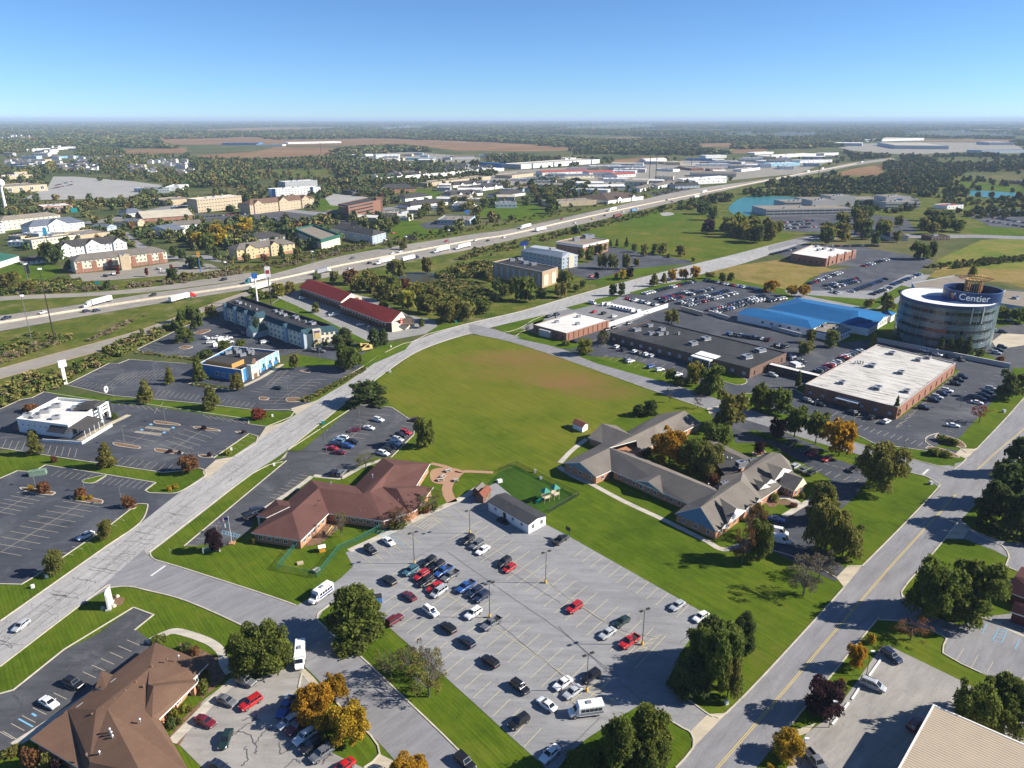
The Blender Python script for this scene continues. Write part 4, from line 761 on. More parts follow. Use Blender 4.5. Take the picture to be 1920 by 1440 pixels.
hvac(T,G(1103,446,10),7,3); hvac(T,G(1080,451,10),4,2.4)
# restaurants on the left
T,P=flat('white_restaurant','white flat-roofed restaurant with dark awning and fenced patio in the left lots',[(31,785),(127,797),(196,753),(108,745)],5.4,W_white,R_white,.9,'restaurant',W_trim); F_=[G(31,785,5.4),G(127,797,5.4),G(196,753,5.4)]
for x,y,s in ((52,781,2.2),(85,773,2.6),(106,785,2.0),(106,763,2.4),(145,767,2.8),(70,783,1.8),(168,760,3)): hvac(T,G(x,y,4.6),s,1.2,.3)
a,b_,c=F_; dd=(b_-a).normalized(); nn=Vector((dd.y,-dd.x,0)); d2=(c-b_).normalized(); n2=Vector((d2.y,-d2.x,0))
m=MB(T.location); s0,s1=a.lerp(b_,.66),b_+nn*0; m.add([(s0.x,s0.y,4.6),(s1.x,s1.y,4.6),(s1.x+nn.x*2.4,s1.y+nn.y*2.4,2.8),(s0.x+nn.x*2.4,s0.y+nn.y*2.4,2.8),(s0.x,s0.y,2.6),(s1.x,s1.y,2.6)],[[3,2,1,0],[0,4,3],[1,2,5],[3,4,5,2]]); m.build('awning',W_dark,T)
s0,s1=b_,b_.lerp(c,.5); m=MB(T.location); o_=n2*6; m.add([(s0.x,s0.y,4.4),(s1.x,s1.y,4.4),(s1.x+o_.x,s1.y+o_.y,3.0),(s0.x+o_.x,s0.y+o_.y,3.0)],[[3,2,1,0]]); m.build('patio_roof',R_dark,T)
m=MB(T.location)
for k in range(5): p=s0.lerp(s1,k/4)+o_*.97; m.tube((p.x,p.y,0),(p.x,p.y,3.05),.12,.12,6)
m.build('patio_post',W_trim,T,kind='stuff')
m=MB(T.location); q=[a.lerp(b_,.68)+nn*5,b_+nn*5+n2*8.5,s1+n2*9]; m.kerb(q,.25,1.1); m.build('patio_wall',W_white,T)
tw=b_.lerp(c,.66); m=MB(T.location)
for k in (0,5.5): p=tw+d2*k; m.box((p.x+n2.x*2.5,p.y+n2.y*2.5,3.2),(.9,.9,6.4),math.atan2(d2.y,d2.x))
for z in (3.3,4.7,6.1): p=tw+d2*2.75; m.box((p.x+n2.x*2.5,p.y+n2.y*2.5,z),(5.5,.6,.5),math.atan2(d2.y,d2.x))
m.build('entrance_frame',W_white,T)
p=tw+d2*4; m=MB(T.location); rzz=math.atan2(d2.y,d2.x); m.box((p.x-n2.x*3,p.y-n2.y*3,5.9),(9,10,1.2),rzz,None,.55); m.build('entrance_roof',R_dark,T)
p=tw+d2*8; m=MB(T.location); m.tube(p+n2*1.5+Vector((0,0,5.3)),p+n2*1.8+Vector((0,0,5.3)),1.3,1.3,16); m.build('round_sign',W_white,T); m=MB(T.location); q=p+n2*1.85+Vector((0,0,5.3))
m.tube(q,q+n2*.05,.62,.62,5); m.build('sign_emblem',W_dark,T); m=MB(T.location); m.box((p.x+n2.x*.8,p.y+n2.y*.8,2.9),(3.6,1.2,5.8),rzz); m.build('entrance_block',W_dark,T)
wins(T,a,b_,5,3.4,.7,.7,W_white,t0=.05,t1=.62); wins(T,b_,c,3,1.6,2.2,2.2,W_dark,t0=.05,t1=.5)
m=MB(T.location); p=a-dd*1.5; m.box((p.x-nn.x*3,p.y-nn.y*3,1.1),(3,6,2.2),math.atan2(dd.y,dd.x)); m.build('bin_yard',W_brown,T)
T,P=flat('blue_restaurant','bright blue and cream restaurant with arched door in the left lots',[(372,682),(452,694),(521,658),(435,649)],5.6,W_blue,R_black,.9,'restaurant',W_trim); F_=[G(372,682,5.6),G(452,694,5.6),G(521,658,5.6)]; a,b_,c=F_; dd=(b_-a).normalized(); nn=Vector((dd.y,-dd.x,0)); d2=(c-b_).normalized(); n2=Vector((d2.y,-d2.x,0)); rz2=math.atan2(d2.y,d2.x)
m=MB(T.location); q=[a.lerp(c,.1),a.lerp(b_,.72)-nn*2.5,b_.lerp(c,.22)-n2*8.5,a.lerp(c,.3)-nn*4]; q=[a.lerp(b_,.1)-nn*2,a.lerp(b_,.72)-nn*2,a.lerp(b_,.72)-nn*10,a.lerp(b_,.1)-nn*10]; m.k=0; m.prism(q,4.8,7.0,tm=1); m.build('orange_upper_block',[W_ochre,R_dark],T)
m=MB(T.location); p0,p1=b_.lerp(c,.25),b_.lerp(c,.98); m.prism([p0,p1,p1+n2*.25,p0+n2*.25],1.6,5.5); m.build('light_blue_front',W_lblue,T)
for k in (.25,.45,.62,.8,.98,0.0,.13): p=b_.lerp(c,k)+n2*.2; m=MB(T.location); m.box((p.x,p.y,2.95),(.8,.7,5.9),rz2); m.build('pilaster',W_trim,T)
p=b_.lerp(c,.22)+n2*1.4; m=MB(T.location); m.box((p.x,p.y,3.4),(5.4,2.2,6.8),rz2); m.build('entrance_portal',W_cream,T); m=MB(T.location); q=p+n2*1.12; m.tube(q+Vector((0,0,2.3))-n2*.04,q+Vector((0,0,2.3))+n2*.06,1.5,1.5,20); m.box((q.x,q.y,1.15),(3.0,.1,2.3),rz2); m.build('arched_door',W_brown,T); m=MB(T.location); q=q+n2*.1; m.box((q.x,q.y,5.3),(4.2,.12,1.1),rz2); m.build('sign_panel',W_lblue,T)
wins(T,b_,c,3,2.4,1.5,2.0,W_brown,t0=.47,t1=1,off=.3); wins(T,a,b_,3,2.2,1.5,1.9,W_trim,t0=.35,t1=.8)
for x,y,s in ((428,663,2.4),(447,661,2),(455,667,2.2),(470,661,2.4),(443,657,1.6),(474,665,1),(445,681,2.2),(466,658,1.4)): hvac(T,G(x,y,5.0),s,1.3,.7)
m=MB(T.location); p=a-dd*3; m.box((p.x-nn.x*5,p.y-nn.y*5,1.4),(4.5,6,2.8),math.atan2(dd.y,dd.x)); m.build('bin_enclosure',W_blue,T)

# ---------------------------------------------------------------- teal-roofed hotel and red-roofed motel
d=lambda x,y,z: (400+x/4.8,500+y/4.8,z); h=8.2
q=[G(*d(88,352,h)),G(*d(822,602,h)),G(*d(1128,566,h)),G(*d(262,284,h))]; T=bld('teal_roofed_hotel','cream three-storey hotel with teal mansard roof and flat black top','hotel',sum(q,Vector())/4)
q=ccw(q); I=inset(q,1.7); m=MB(T.location); m.prism(q,0,h,top=False); m.build('wall',plain('hotel_cream',(.74,.68,.52),.8,0,.06),T); n=4
m=MB(T.location); O=[Vector(p) for p in offset_line(q,-.35,True)]; m.add([(p.x,p.y,h-.3) for p in O]+[(p.x,p.y,h+2.2) for p in I],[[i,(i+1)%n,n+(i+1)%n,n+i] for i in range(n)]); m.build('mansard',R_teal,T)
J=inset(q,2.1); m=MB(T.location); m.add([(p.x,p.y,h+2.2) for p in I]+[(p.x,p.y,h+2.2) for p in J]+[(p.x,p.y,h+.8) for p in J],[[k*n+i,k*n+(i+1)%n,(k+1)*n+(i+1)%n,(k+1)*n+i] for k in range(2) for i in range(n)]+[[8,9,10,11]]); m.build('flat_roof',R_black,T)
F0,F1,F2=G(*d(88,352,h)),G(*d(822,602,h)),G(*d(1128,566,h)); u_=(F1-F0).normalized(); nn=Vector((u_.y,-u_.x,0)); rz=math.atan2(u_.y,u_.x)
for z in (1.5,4.2,6.9): wins(T,F0,F1,22,z,1.2,1.3,W_bluegrey); wins(T,F1,F2,4,z,1.2,1.3,W_bluegrey,t0=.45,t1=1)
def bay(t_,w,dep,hh,mat,rm,rise,name,gl=True):
    p=F0.lerp(F1,t_); m=MB(T.location); a=p-u_*w/2; b_=p+u_*w/2; Q=[a-nn*1.5,a+nn*dep,b_+nn*dep,b_-nn*1.5]; Q=ccw(Q); m.prism(Q,0,hh,top=False); k=p+nn*dep; m.poly([a+nn*dep+Vector((0,0,hh))-Vector((0,0,a.z)),b_+nn*dep+Vector((0,0,hh-b_.z)),k+Vector((0,0,hh+rise-k.z))]); m.build(name,mat,T)
    r_=MB(T.location); f=lambda v,z: (v.x,v.y,z); A_,B_=a-u_*.3,b_+u_*.3; r_.add([f(A_+nn*(dep+.3),hh-.2),f(B_+nn*(dep+.3),hh-.2),f(p+nn*(dep+.3),hh+rise),f(A_-nn*2,hh-.2),f(B_-nn*2,hh-.2),f(p-nn*2.5,hh+rise)],[[0,2,5,3],[2,1,4,5]]); r_.build(name+'_roof',R_teal,T)
for t_ in (.03,.165,.31,.79,.985): bay(t_,3.0,.9,8.6,W_bluegrey,R_teal,1.6,'bay')
bay(.495,6.5,2.4,9.6,plain('hotel_cream2',(.7,.63,.48),.8,0,.06),R_teal,2.6,'gable_bay'); bay(.53,7.5,9,3.4,W_grey,R_teal,3.0,'entrance_porch')
p=F0.lerp(F1,.495)+nn*2.45; m=MB(T.location); m.box((p.x,p.y,7.4),(3.6,.12,3.2),rz); m.build('yellow_panel',W_yellow,T)
u2=(F2-F1).normalized(); n2=Vector((u2.y,-u2.x,0)); p=F1+u2*6+n2*.8; m=MB(T.location); m.box((p.x-n2.x*1.2,p.y-n2.y*1.2,4.9),(4.2,4,9.8),math.atan2(u2.y,u2.x)); m.build('end_bay',W_cream,T); q2=p+n2*.85; m=MB(T.location); m.box((q2.x,q2.y,6.8),(2.6,.12,2.6),math.atan2(u2.y,u2.x)); m.box((q2.x,q2.y,2.0),(2.6,.12,2.4),math.atan2(u2.y,u2.x)); m.build('yellow_panel',W_yellow,T); m=MB(T.location); m.box((q2.x+n2.x*.1,q2.y+n2.y*.1,8.9),(2.6,.1,.9),math.atan2(u2.y,u2.x)); m.build('blue_sign',plain('sign_blue',(.04,.08,.3),.4),T); m=MB(T.location); m.box((q2.x+n2.x*.18,q2.y+n2.y*.18,8.75),(1.9,.08,.26),math.atan2(u2.y,u2.x)); m.build('sign_band',plain('sign_red',(.5,.02,.02),.4),T)
for x,y,s in ((235,330,2),(210,320,1.5),(330,365,.7),(600,425,2),(640,440,2.2),(740,460,2.6),(890,515,2.8),(560,405,1.6),(620,410,1.4),(770,480,.8),(830,500,.8),(290,345,.8),(390,390,.8)): hvac(T,G(*d(x,y,9.0)),s,1.1,rz)
T=bld('red_roofed_motel','long two-storey motel with two dark red gable roofs and cream end wall','motel',G(655,580)); e=5.6
V=dict(a=d(765,187,e),b=d(1147,320,e),r1=d(850,111,8.6),r2=d(1242,240,8.6),c=d(960,135,e),f=d(1335,272,e),g=d(1130,346,e),h=d(1548,502,e),r3=d(1232,275,8.6),r4=d(1695,404,8.6),i=d(1340,300,e),j=d(1808,466,e-.3),k=d(1605,502,e))
o,W3=faces(T,V,[('a','b','r2','r1'),('r1','r2','f','c'),('g','h','k','r4','r3'),('r3','r4','j','i')],'roof',R_red)
for pts,nm in ((('a','b','f','c'),1),(('g','k','j','i'),2)): walls(T,[W3[k] for k in pts],0,e-.1,plain('motel_brown',(.1,.075,.06),.85),.9)
for k in (('b','r2','f'),('k','r4','j')):
    q=[W3[x] for x in k]; nn=(q[2]-q[0]).cross(Vector((0,0,1))).normalized(); m=MB(T.location); lo=[Vector((p.x,p.y,0)) for p in q]; m.add([lo[0],lo[2],q[2]-Vector((0,0,.2)),q[1]-Vector((0,0,.2)),q[0]-Vector((0,0,.2))],[[0,1,2,3,4]]); m.build('gable_wall',W_cream,T)
q=W3['k'].lerp(W3['j'],.42); nn=(W3['j']-W3['k']).cross(Vector((0,0,1))).normalized(); p=Vector((q.x,q.y,5.6))+nn*.12; m=MB(T.location); m.tube(p+Vector((0,0,.9)),p+Vector((0,0,.9))+nn*.12,.95,.95,14); m.tube(p-Vector((0,0,.6)),p-Vector((0,0,.6))+nn*.12,1.0,1.0,14); m.build('red_emblem',plain('emblem_red',(.45,.03,.04),.5),T)
m=MB(T.location)
for z in (1.05,.25): pass
for dz in (.9,-.6): c=p+Vector((0,0,dz)); m.tube(c+nn*.12,c+nn*.16,.48,.48,12)
m.build('emblem_eye',W_cream,T)
for (a,b_) in (('a','b'),('g','h')):
    dd=(W3[b_]-W3[a]).normalized(); nn=Vector((dd.y,-dd.x,0)); 
    for z in (1.4,4.0): wins(T,W3[a]-nn*.85,W3[b_]-nn*.85,16,z,1.7,1.3,W_brown,Mgl2 if z >2 else Mgl)
    m=MB(T.location); A_,B_=W3[a],W3[b_]; m.prism(ccw([A_-nn*.2,B_-nn*.2,B_-nn*.9,A_-nn*.9]),2.65,2.85,bottom=True); m.build('gallery',W_brown,T)
m=MB(T.location); A_=W3['j']; m.box((A_.x-3.5,A_.y-4.2,3.3),(7,3.6,.5),.3); m.build('porch_canopy',W_brown,T)

# ---------------------------------------------------------------- the round glass tower
ZT=23.5; C=G(1777,558,ZT); C.z=0; T=bld('glass_office_tower','round glass office tower with blue drum lettered Centier on its white roof','office tower',C); RAD=79*(C.y*CP+(CAMH-ZT)*SP)/FPX
def tintglass(n,c,ro=.06):
    m,t,b=newmat(n); co=objco(t); a=noise(t,.12,4,.6,co); t.links.new(ramp(t,a,[(.35,tuple(x*.6 for x in c)),(.65,tuple(x*1.5 for x in c))]),b.inputs['Base Color']); b.inputs['Roughness'].default_value=ro; b.inputs['Specular IOR Level'].default_value=.8; return m
Gd=tintglass('dark_band_glass',(.010,.018,.024),.05); Gs=tintglass('teal_spandrel_glass',(.085,.13,.14),.2); Mmul=plain('aluminium_mullion',(.2,.24,.26),.4,.5,.05); Mdrum=plain('drum_blue',(.018,.042,.13),.35,0,.05)
def ring(c,r,n=72): return [Vector((c.x+r*math.cos(2*math.pi*i/n),c.y+r*math.sin(2*math.pi*i/n),0)) for i in range(n)]
for k in range(5):
    z0=.3+4.64*k; m=MB(T.location); m.prism(ring(C,RAD-.15),z0,z0+1.9,top=False); m.build('window_band',Gd,T); m=MB(T.location); m.prism(ring(C,RAD),z0+1.9,z0+4.64,top=True,bottom=True); m.build('spandrel_band',Gs,T)
    m=MB(T.location)
    for zz in (z0+1.95,z0+2.9,z0+3.8,z0+4.6): m.kerb(ring(C,RAD+.05),.16,.12,zz-.05,closed=True)
    for i in range(36): p=ring(C,RAD+.02)[2*i]; m.box((p.x,p.y,z0+2.3),(.12,.12,4.6),4*math.pi*i/72)
    m.build('mullion',Mmul,T,kind='stuff')
for i in (54.2,57.4):
    a=i/72*6.2832; m=MB(T.location); m.box((C.x+RAD*math.cos(a),C.y+RAD*math.sin(a),ZT-4.2),(.7,.5,8.4),a); m.build('pale_fin',W_conc,T)
zt=ZT; m=MB(T.location); m.kerb(ring(C,RAD-.7),.7,.7,zt-.2,closed=True); m.build('parapet',W_white,T); m=MB(T.location); m.kerb(ring(C,RAD+.1),.5,1.5,zt-1.0,closed=True); m.build('cornice',plain('blue_cornice',(.04,.07,.14),.5),T); m=MB(T.location); m.poly([(p.x,p.y,zt+.15) for p in ring(C,RAD-.5)]); m.build('roof',W_white,T)
ZD=28.8; C2=G(1825,541,ZD); C2.z=0; R2_=48.5*(C2.y*CP+(CAMH-ZD)*SP)/FPX
m=MB(T.location); m.prism(ring(C2,R2_-.15),0,zt,top=False); m.build('rear_tower',Gs,T)
m=MB(T.location); m.prism(ring(C2,R2_),zt-1,ZD,top=False); m.build('blue_drum',Mdrum,T); m=MB(T.location); m.prism(ring(C2,R2_-.5),zt+.6,ZD,top=False); m.f=[f[::-1] for f in m.f]; m.poly([(p.x,p.y,zt+.6) for p in ring(C2,R2_-.5)]); m.build('drum_inside',Mdrum,T); m=MB(T.location); m.kerb(ring(C2,R2_-.25),.5,.25,ZD-.1,closed=True); m.build('drum_rim',plain('rim_blue',(.06,.12,.28),.4),T)
D_=G(1762,560,zt); m=MB(T.location); m.poly([(D_.x+8.2*math.cos(t_/24*6.283),D_.y+7.0*math.sin(t_/24*6.283),zt+.17) for t_ in range(24)]); m.build('blue_roof_disc',plain('roof_blue',(.04,.11,.32),.6),T)
D_=G(1779,556,zt); m=MB(T.location); m.tube((D_.x,D_.y,zt+.15),(D_.x,D_.y,zt+1.3),2.2,2.2,20); m.build('roof_hatch',W_white,T)
Mwood=plain('tan_wood',(.46,.27,.11),.6,0,.15,.6); C3=G(1826,534,29); ZR=34.2
for i in range(22): m=MB(T.location); a=i/22*6.283; m.box((C3.x+4.0*math.cos(a),C3.y+4.0*math.sin(a),zt+4.4),(.55,.35,8.0),a); m.build('timber_post',Mwood,T)
m=MB(T.location)
for z in (26,28,30,31.6): m.kerb(ring(C3,4.0,24),.3,.25,z,closed=True)
m.build('timber_hoop',Mwood,T,kind='stuff'); C4=G(1830,521,ZR); C4.z=0; m=MB(T.location); m.kerb(ring(C4,7.2,40),1.3,.35,ZR-.4,closed=True); m.build('crown_ring',Mwood,T)
for i in range(28): m=MB(T.location); a=i/28*6.283; m.box((C4.x+7.2*math.cos(a),C4.y+7.2*math.sin(a),ZR+.1),(1.9,.3,.25),a); m.build('ring_rafter',Mwood,T)
for i in range(6): m=MB(T.location); a=i/6*6.283; m.tube((C3.x+3.6*math.cos(a),C3.y+3.6*math.sin(a),31.5),(C4.x+6.7*math.cos(a),C4.y+6.7*math.sin(a),ZR-.3),.12,.12,5); m.build('strut',Mwood,T)
def lettering(text,size,name,mat,place,parent,bold=.012):
    cu=bpy.data.curves.new(name,'FONT'); cu.body=text; cu.size=size; cu.offset=bold*size; cu.extrude=.02; o=bpy.data.objects.new(name,cu); COL.objects.link(o); bpy.context.view_layer.update()
    me=bpy.data.meshes.new_from_object(o.evaluated_get(bpy.context.evaluated_depsgraph_get())); bpy.data.objects.remove(o); bpy.data.curves.remove(cu)
    xs=[v.co.x for v in me.vertices]; w=max(xs)-min(xs); x0=min(xs)
    bm=bmesh.new(); bm.from_mesh(me); bmesh.ops.subdivide_edges(bm,edges=[e_ for e_ in bm.edges if e_.calc_length() >size*.3],cuts=2); bm.to_mesh(me); bm.free()
    for v in me.vertices: v.co=Vector(place((v.co.x-x0)/w,v.co.y,v.co.z,w))
    me.materials.clear(); me.materials.append(mat); o=bpy.data.objects.new(name,me); link(o,parent); return o
Mltr=plain('white_lettering',(.85,.85,.83),.4,0,.02); tc=math.atan2(-C2.y,-C2.x)+.12
def ondrum(u,y,z,w): a=tc+(u-.5)*w/R2_; return (C2.x+(R2_+.08+z)*math.cos(a)-T.location.x,C2.y+(R2_+.08+z)*math.sin(a)-T.location.y,ZD-3.9+y)
lettering('Centier',4.6,'lettering',Mltr,ondrum,T,.009)
for i,(du,dz,rr,cc) in enumerate(((-.02,1.2,.75,(.6,.2,.03)),(.035,2.0,.6,(.1,.3,.6)),(-.05,2.2,.6,(.75,.32,.05)),(.0,.4,.5,(.6,.15,.05)),(.06,2.7,.45,(.8,.75,.7)))):
    a=tc-.76+du; p=Vector((C2.x+(R2_+.03)*math.cos(a),C2.y+(R2_+.03)*math.sin(a),ZD-4.1+dz)); q=p+Vector((math.cos(a),math.sin(a),0))*.12; m=MB(T.location); m.tube(p,q,rr,rr,10); m.build('emblem_petal',plain(f'emblem_colour_{["orange", "blue", "amber", "rust", "pale"][i]}',cc,.4),T)
m=MB(T.location); a=math.atan2(-C.y,-C.x)-.5; p=Vector((C.x+(RAD+.3)*math.cos(a),C.y+(RAD+.3)*math.sin(a),0)); m.box((p.x,p.y,2.6),(1.6,12,5.2),a); m.build('entrance_hall',Gs,T)
# ---------------------------------------------------------------- blue-roofed building
d=lambda x,y,z: (1360+x/5.333,530+y/5.333,z); e=4.2; T=bld('blue_roofed_building','low white building with broad bright blue metal roofs beside the glass tower','building',G(1530,605))
V=dict(a=d(115,312,e),b=d(870,466,e),r1=d(300,252,6.6),r2=d(822,374,6.6),c=d(200,258,e+.3),f=d(1012,396,e+.8),g=d(408,262,e),h=d(715,148,e),r3=d(790,192,9.2),r4=d(1330,290,9.2),i=d(1545,292,e),j=d(1640,335,e),k=d(1205,414,e+.6),l=d(640,300,e+.6),m=d(1280,322,8.0),n=d(1350,285,9),o=d(1585,345,e+.4),p=d(1330,370,6.5),q=d(1560,382,e),s=d(1440,462,e),t=d(1215,424,e),u=d(1545,302,e),v=d(1625,278,6.2),w=d(1712,302,e),x=d(1668,332,e))
o,W3=faces(T,V,[('a','b','r2','r1'),('a','r1','c'),('b','f','r2'),('r1','r2','f','k','l'),('g','h','r3'),('g','r3','r4','m','k','l'),('h','i','n','r4','r3'),('n','i','j','o','p','m','r4'),('m','p','t','k'),('p','q','s','t'),('p','o','q'),('u','v','x'),('v','w','x'),('u','w','v')],'roof',R_blue)
for pts in (('a','b','f','l','c'),('g','k','t','s','q','j','i','h'),('u','x','w')): walls(T,[W3[k] for k in pts],0,4.1,W_white,.5)
wins(T,W3['a'],W3['b'],6,2.3,1.7,1.2,W_bluegrey,t0=.3,off=-.46); wins(T,W3['q'],W3['j'],5,2.2,1.2,2.2,W_cream,off=-.46)
q=[G(*d(885,472,4.2)),G(*d(1127,522,4.2)),G(*d(1255,462,4.2)),G(*d(1030,394,4.2))]; m=MB(T.location); m.prism(q,0,3.5,top=False); m.build('flat_wing',W_white,T); m=MB(T.location); m.k=0; m.prism(q,3.5,4.25,tm=1,bottom=True); m.build('blue_fascia',[R_blue,R_tan],T); hvac(T,G(*d(985,440,4.3)),2); hvac(T,G(*d(1100,465,4.3)),2); wins(T,q[1],q[2],5,1.9,1.6,1.6,W_conc)
# walls and fences round the lots
def fence_wall(px,h,w,label,mat,panels=8):
    p=smooth_line(GL(px),4) if len(px) >2 else [G(*px[0]).lerp(G(*px[1]),i/6) for i in range(7)]; T=bld('boundary_wall',label,'wall',p[len(p) // 2]); m=MB(T.location); m.kerb(p,w,h); m.build('wall',mat,T); L=MB(T.location); L.kerb(p,w+.14,.12,h+.002); L.build('coping',W_trim,T)
fence_wall([(1137,614),(1252,576)],2.4,.3,'long white wall dividing the grey lot from the black-roofed building',W_white); fence_wall([(1644,641),(1700,652),(1893,690)],2.2,.3,'pale wall between the white-roofed building and the glass tower',W_conc); fence_wall([(1277,581),(1318,593)],2.4,.3,'short tan wall behind the black-roofed building',W_tan); fence_wall([(1328,588),(1365,600)],2.2,.3,'short grey wall left of the blue-roofed building',W_conc); fence_wall([(1446,617),(1502,632)],2,.3,'low pale wall before the blue roof',W_conc)
T,P=flat('grey_retail_block','low grey flat-roofed block behind the glass tower',[(1710,530),(1790,516),(1815,520),(1810,541),(1720,545)],5.5,W_bluegrey,R_tan,.4)
T,P=flat('grey_retail_block','low blue-grey flat-roofed block cut by the right edge beyond the tower',[(1862,566),(1990,585),(2010,552),(1885,543)],6,W_bluegrey,R_tan,.4); hvac(T,G(1905,560,5.7),3)
# silver-roofed hotel
d=lambda x,y,z: (880+x/4,440+y/4,z); e=9.2; T=bld('silver_roofed_hotel','pale hotel with silver hip roofs and a small canopy behind the office block','hotel',G(1030,490)); V=dict(a=d(385,118,e),b=d(695,172,e),c=d(818,152,e),f=d(600,92,e),g=d(490,78,e),r1=d(450,92,12.2),r2=d(700,130,12.4),r3=d(740,132,12.4))
o,W3=faces(T,V,[('a','b','r2','r1'),('a','r1','g'),('b','c','r3','r2'),('g','r1','r2','r3','c','f')],'roof',R_silver); walls(T,[W3[k] for k in ('a','b','c','f','g')],0,e-.1,W_bluegrey,.4)
for z in (1.6,4.6,7.5): wins(T,W3['a'],W3['b'],10,z,1.4,1.5,W_cream,off=-.35); wins(T,W3['b'],W3['c'],4,z,1.2,1.5,W_cream,off=-.35)
p=G(*d(565,210,0)); m=MB(T.location); m.box((p.x,p.y,5.4),(12,10,1.8),.1,None,.15); m.build('canopy_roof',R_silver,T)
for sx in (-5,5):
    for sy in (-4,4): m=MB(T.location); m.box((p.x+sx,p.y+sy,2.3),(.7,.7,4.6)); m.build('canopy_post',W_cream,T)
m=MB(T.location); q=W3['c'].lerp(W3['b'],.4); m.box((q.x-1,q.y+.4,5.2),(5,2.5,10.4),.6); m.build('cream_end_bay',W_cream,T); q=W3['b']; m=MB(T.location); p=G(*d(625,110,12)); m.box((p.x,p.y,11.6),(4.5,4.5,3.6),.3); m.build('roof_tower',W_grey,T)
# ================================================================ THE TOWN BEYOND THE HIGHWAY
def block(name,label,a,b,depth,h,wall,roof,rtype='flat',rise=2.5,cols=8,rows=2,side=2,gables=(),cat='building',ww=1.4,wh=1.5,group=None,frame=None,glass=None,brick=None):
    """building whose front wall stands on the ground line a-b of the photo"""
    q=quad(G(*a),G(*b),depth); o=sum(q,Vector())/4; T=bld(name,label,cat,o,group); m=MB(T.location); FOOT.append([(p.x,p.y) for p in q])
    if rtype == 'flat':
        I=inset(q,.5); n=4; m.add([(p.x,p.y,0) for p in q]+[(p.x,p.y,h) for p in q]+[(p.x,p.y,h) for p in I]+[(p.x,p.y,h-.6) for p in I],[[k*n+i,k*n+(i+1)%n,(k+1)*n+(i+1)%n,(k+1)*n+i] for k in range(3) for i in range(n)]); m.build('wall',wall,T); r_=MB(T.location); r_.poly([(p.x,p.y,h-.6) for p in I]); r_.build('roof',roof,T)
        for k in range(2+int(depth >20)): 
            p=q[0].lerp(q[2],.25+.22*k) ; hvac(T,Vector((p.x,p.y,h-.6)),2.4,1.5)
    else:
        L=(q[1]-q[0]).length; u=(q[1]-q[0]).normalized(); n_=(q[3]-q[0]).normalized(); m.prism(q,0,h,top=False); E_=[Vector(p) for p in offset_line(q,-.6,True)]
        inn=min(depth/2*.9,L*.3) if rtype == 'hip' else 0; r0=(E_[0]+E_[3])/2+u*inn; r1=(E_[1]+E_[2])/2-u*inn
        if rtype == 'gable':
            for s,t_ in ((q[1],q[2]),(q[3],q[0])): c=(s+t_)/2; m.poly([(s.x,s.y,h),(t_.x,t_.y,h),(c.x,c.y,h+rise)])
        m.build('wall',wall,T); r_=MB(T.location); f=lambda p,z: (p.x,p.y,z)
        r_.add([f(p,h-.15) for p in E_]+[f(r0,h+rise+.06),f(r1,h+rise+.06)]+[f(p,h-.4) for p in E_],[[0,1,5,4],[2,3,4,5]]+([[1,2,5],[3,0,4]] if rtype == 'hip' else [])+[[6,7,1,0],[7,8,2,1],[8,9,3,2],[9,6,0,3]]); r_.build('roof',roof,T)
        for t_,w_,rs in gables:
            c=q[0].lerp(q[1],t_); s=c-u*w_/2-n_*1.2; e_=c+u*w_/2-n_*1.2; k=c-n_*1.2; g_=MB(T.location); g_.prism(ccw([s,e_,e_+n_*3,s+n_*3]),0,h,top=False); g_.poly([f(s,h),f(e_,h),f(k,h+rs)]); g_.build('gable_bay',wall,T)
            g_=MB(T.location); back=n_*min(depth*.5,9); s2,e2=s-u*.4-n_*.3,e_+u*.4-n_*.3; k2=k-n_*.3; g_.add([f(s2,h-.15),f(k2,h+rs+.1),f(k2+back,h+rs+.1),f(s2+back,h-.15),f(e2,h-.15),f(e2+back,h-.15)],[[0,1,2,3],[1,4,5,2]]); g_.build('gable_roof',roof,T)
            for rr in range(rows): wins(T,s,e_,2,h/rows*(rr+.5),ww,wh,frame,glass)
    if brick:
        bm_,bh=brick; k=MB(T.location); k.kerb([q[0]+Vector((0,0,0)),q[1],q[2]],.25,bh,0); k.build('brick_base',bm_,T)
    for rr in range(rows):
        z=h/rows*(rr+.52)
        if cols: wins(T,q[0],q[1],cols,z,ww,wh,frame,glass,off=.14 if brick else .04)
        if side: wins(T,q[1],q[2],side,z,ww,wh,frame,glass,off=.14 if brick else .04)
    return T
block('brick_based_hotel','three-storey cream hotel with red brick base and panels by the highway',(143,513),(315,492),19,9.6,W_cream,R_grey,'hip',3.2,22,3,3,cat='hotel',ww=1.2,brick=(W_brick,3.0))
q=quad(G(143,513),G(315,492),1); T=[o for o in COL.objects if o.name == 'brick_based_hotel'][0]
for k in (.05,.2,.36,.62,.8,.93): m=MB(T.location); a,b_=q[0].lerp(q[1],k-.025),q[0].lerp(q[1],k+.025); dd=(b_-a).normalized(); nn=Vector((dd.y,-dd.x,0)); m.prism(ccw([a,b_,b_+nn*.3,a+nn*.3]),0,8.2); m.build('brick_pier',W_brick,T)
T=block('sign_tower','tan square entrance tower in the middle of the brick-based hotel',(229,507),(247,505),5,12,W_tan,R_tan,'flat',0,0,1,0,cat='tower')
block('white_gabled_hotel','white three-storey hotel with dark roof and arched gables behind the brick-based hotel',(112,486),(240,472),17,9.5,W_white,R_dark,'hip',4.4,14,3,2,[(.12,9,3.4),(.5,12,4.2),(.88,9,3.4)],'hotel',1.2)
block('pale_motel','pale long low motel left of the white gabled hotel',(62,467),(153,455),16,8,W_cream,R_tan,'flat',0,14,2,0,cat='motel'); block('tan_flat_hall','tan flat-roofed hall behind the white gabled hotel',(153,457),(208,450),34,8,W_tan,R_tan,'flat',0,0,1,0)
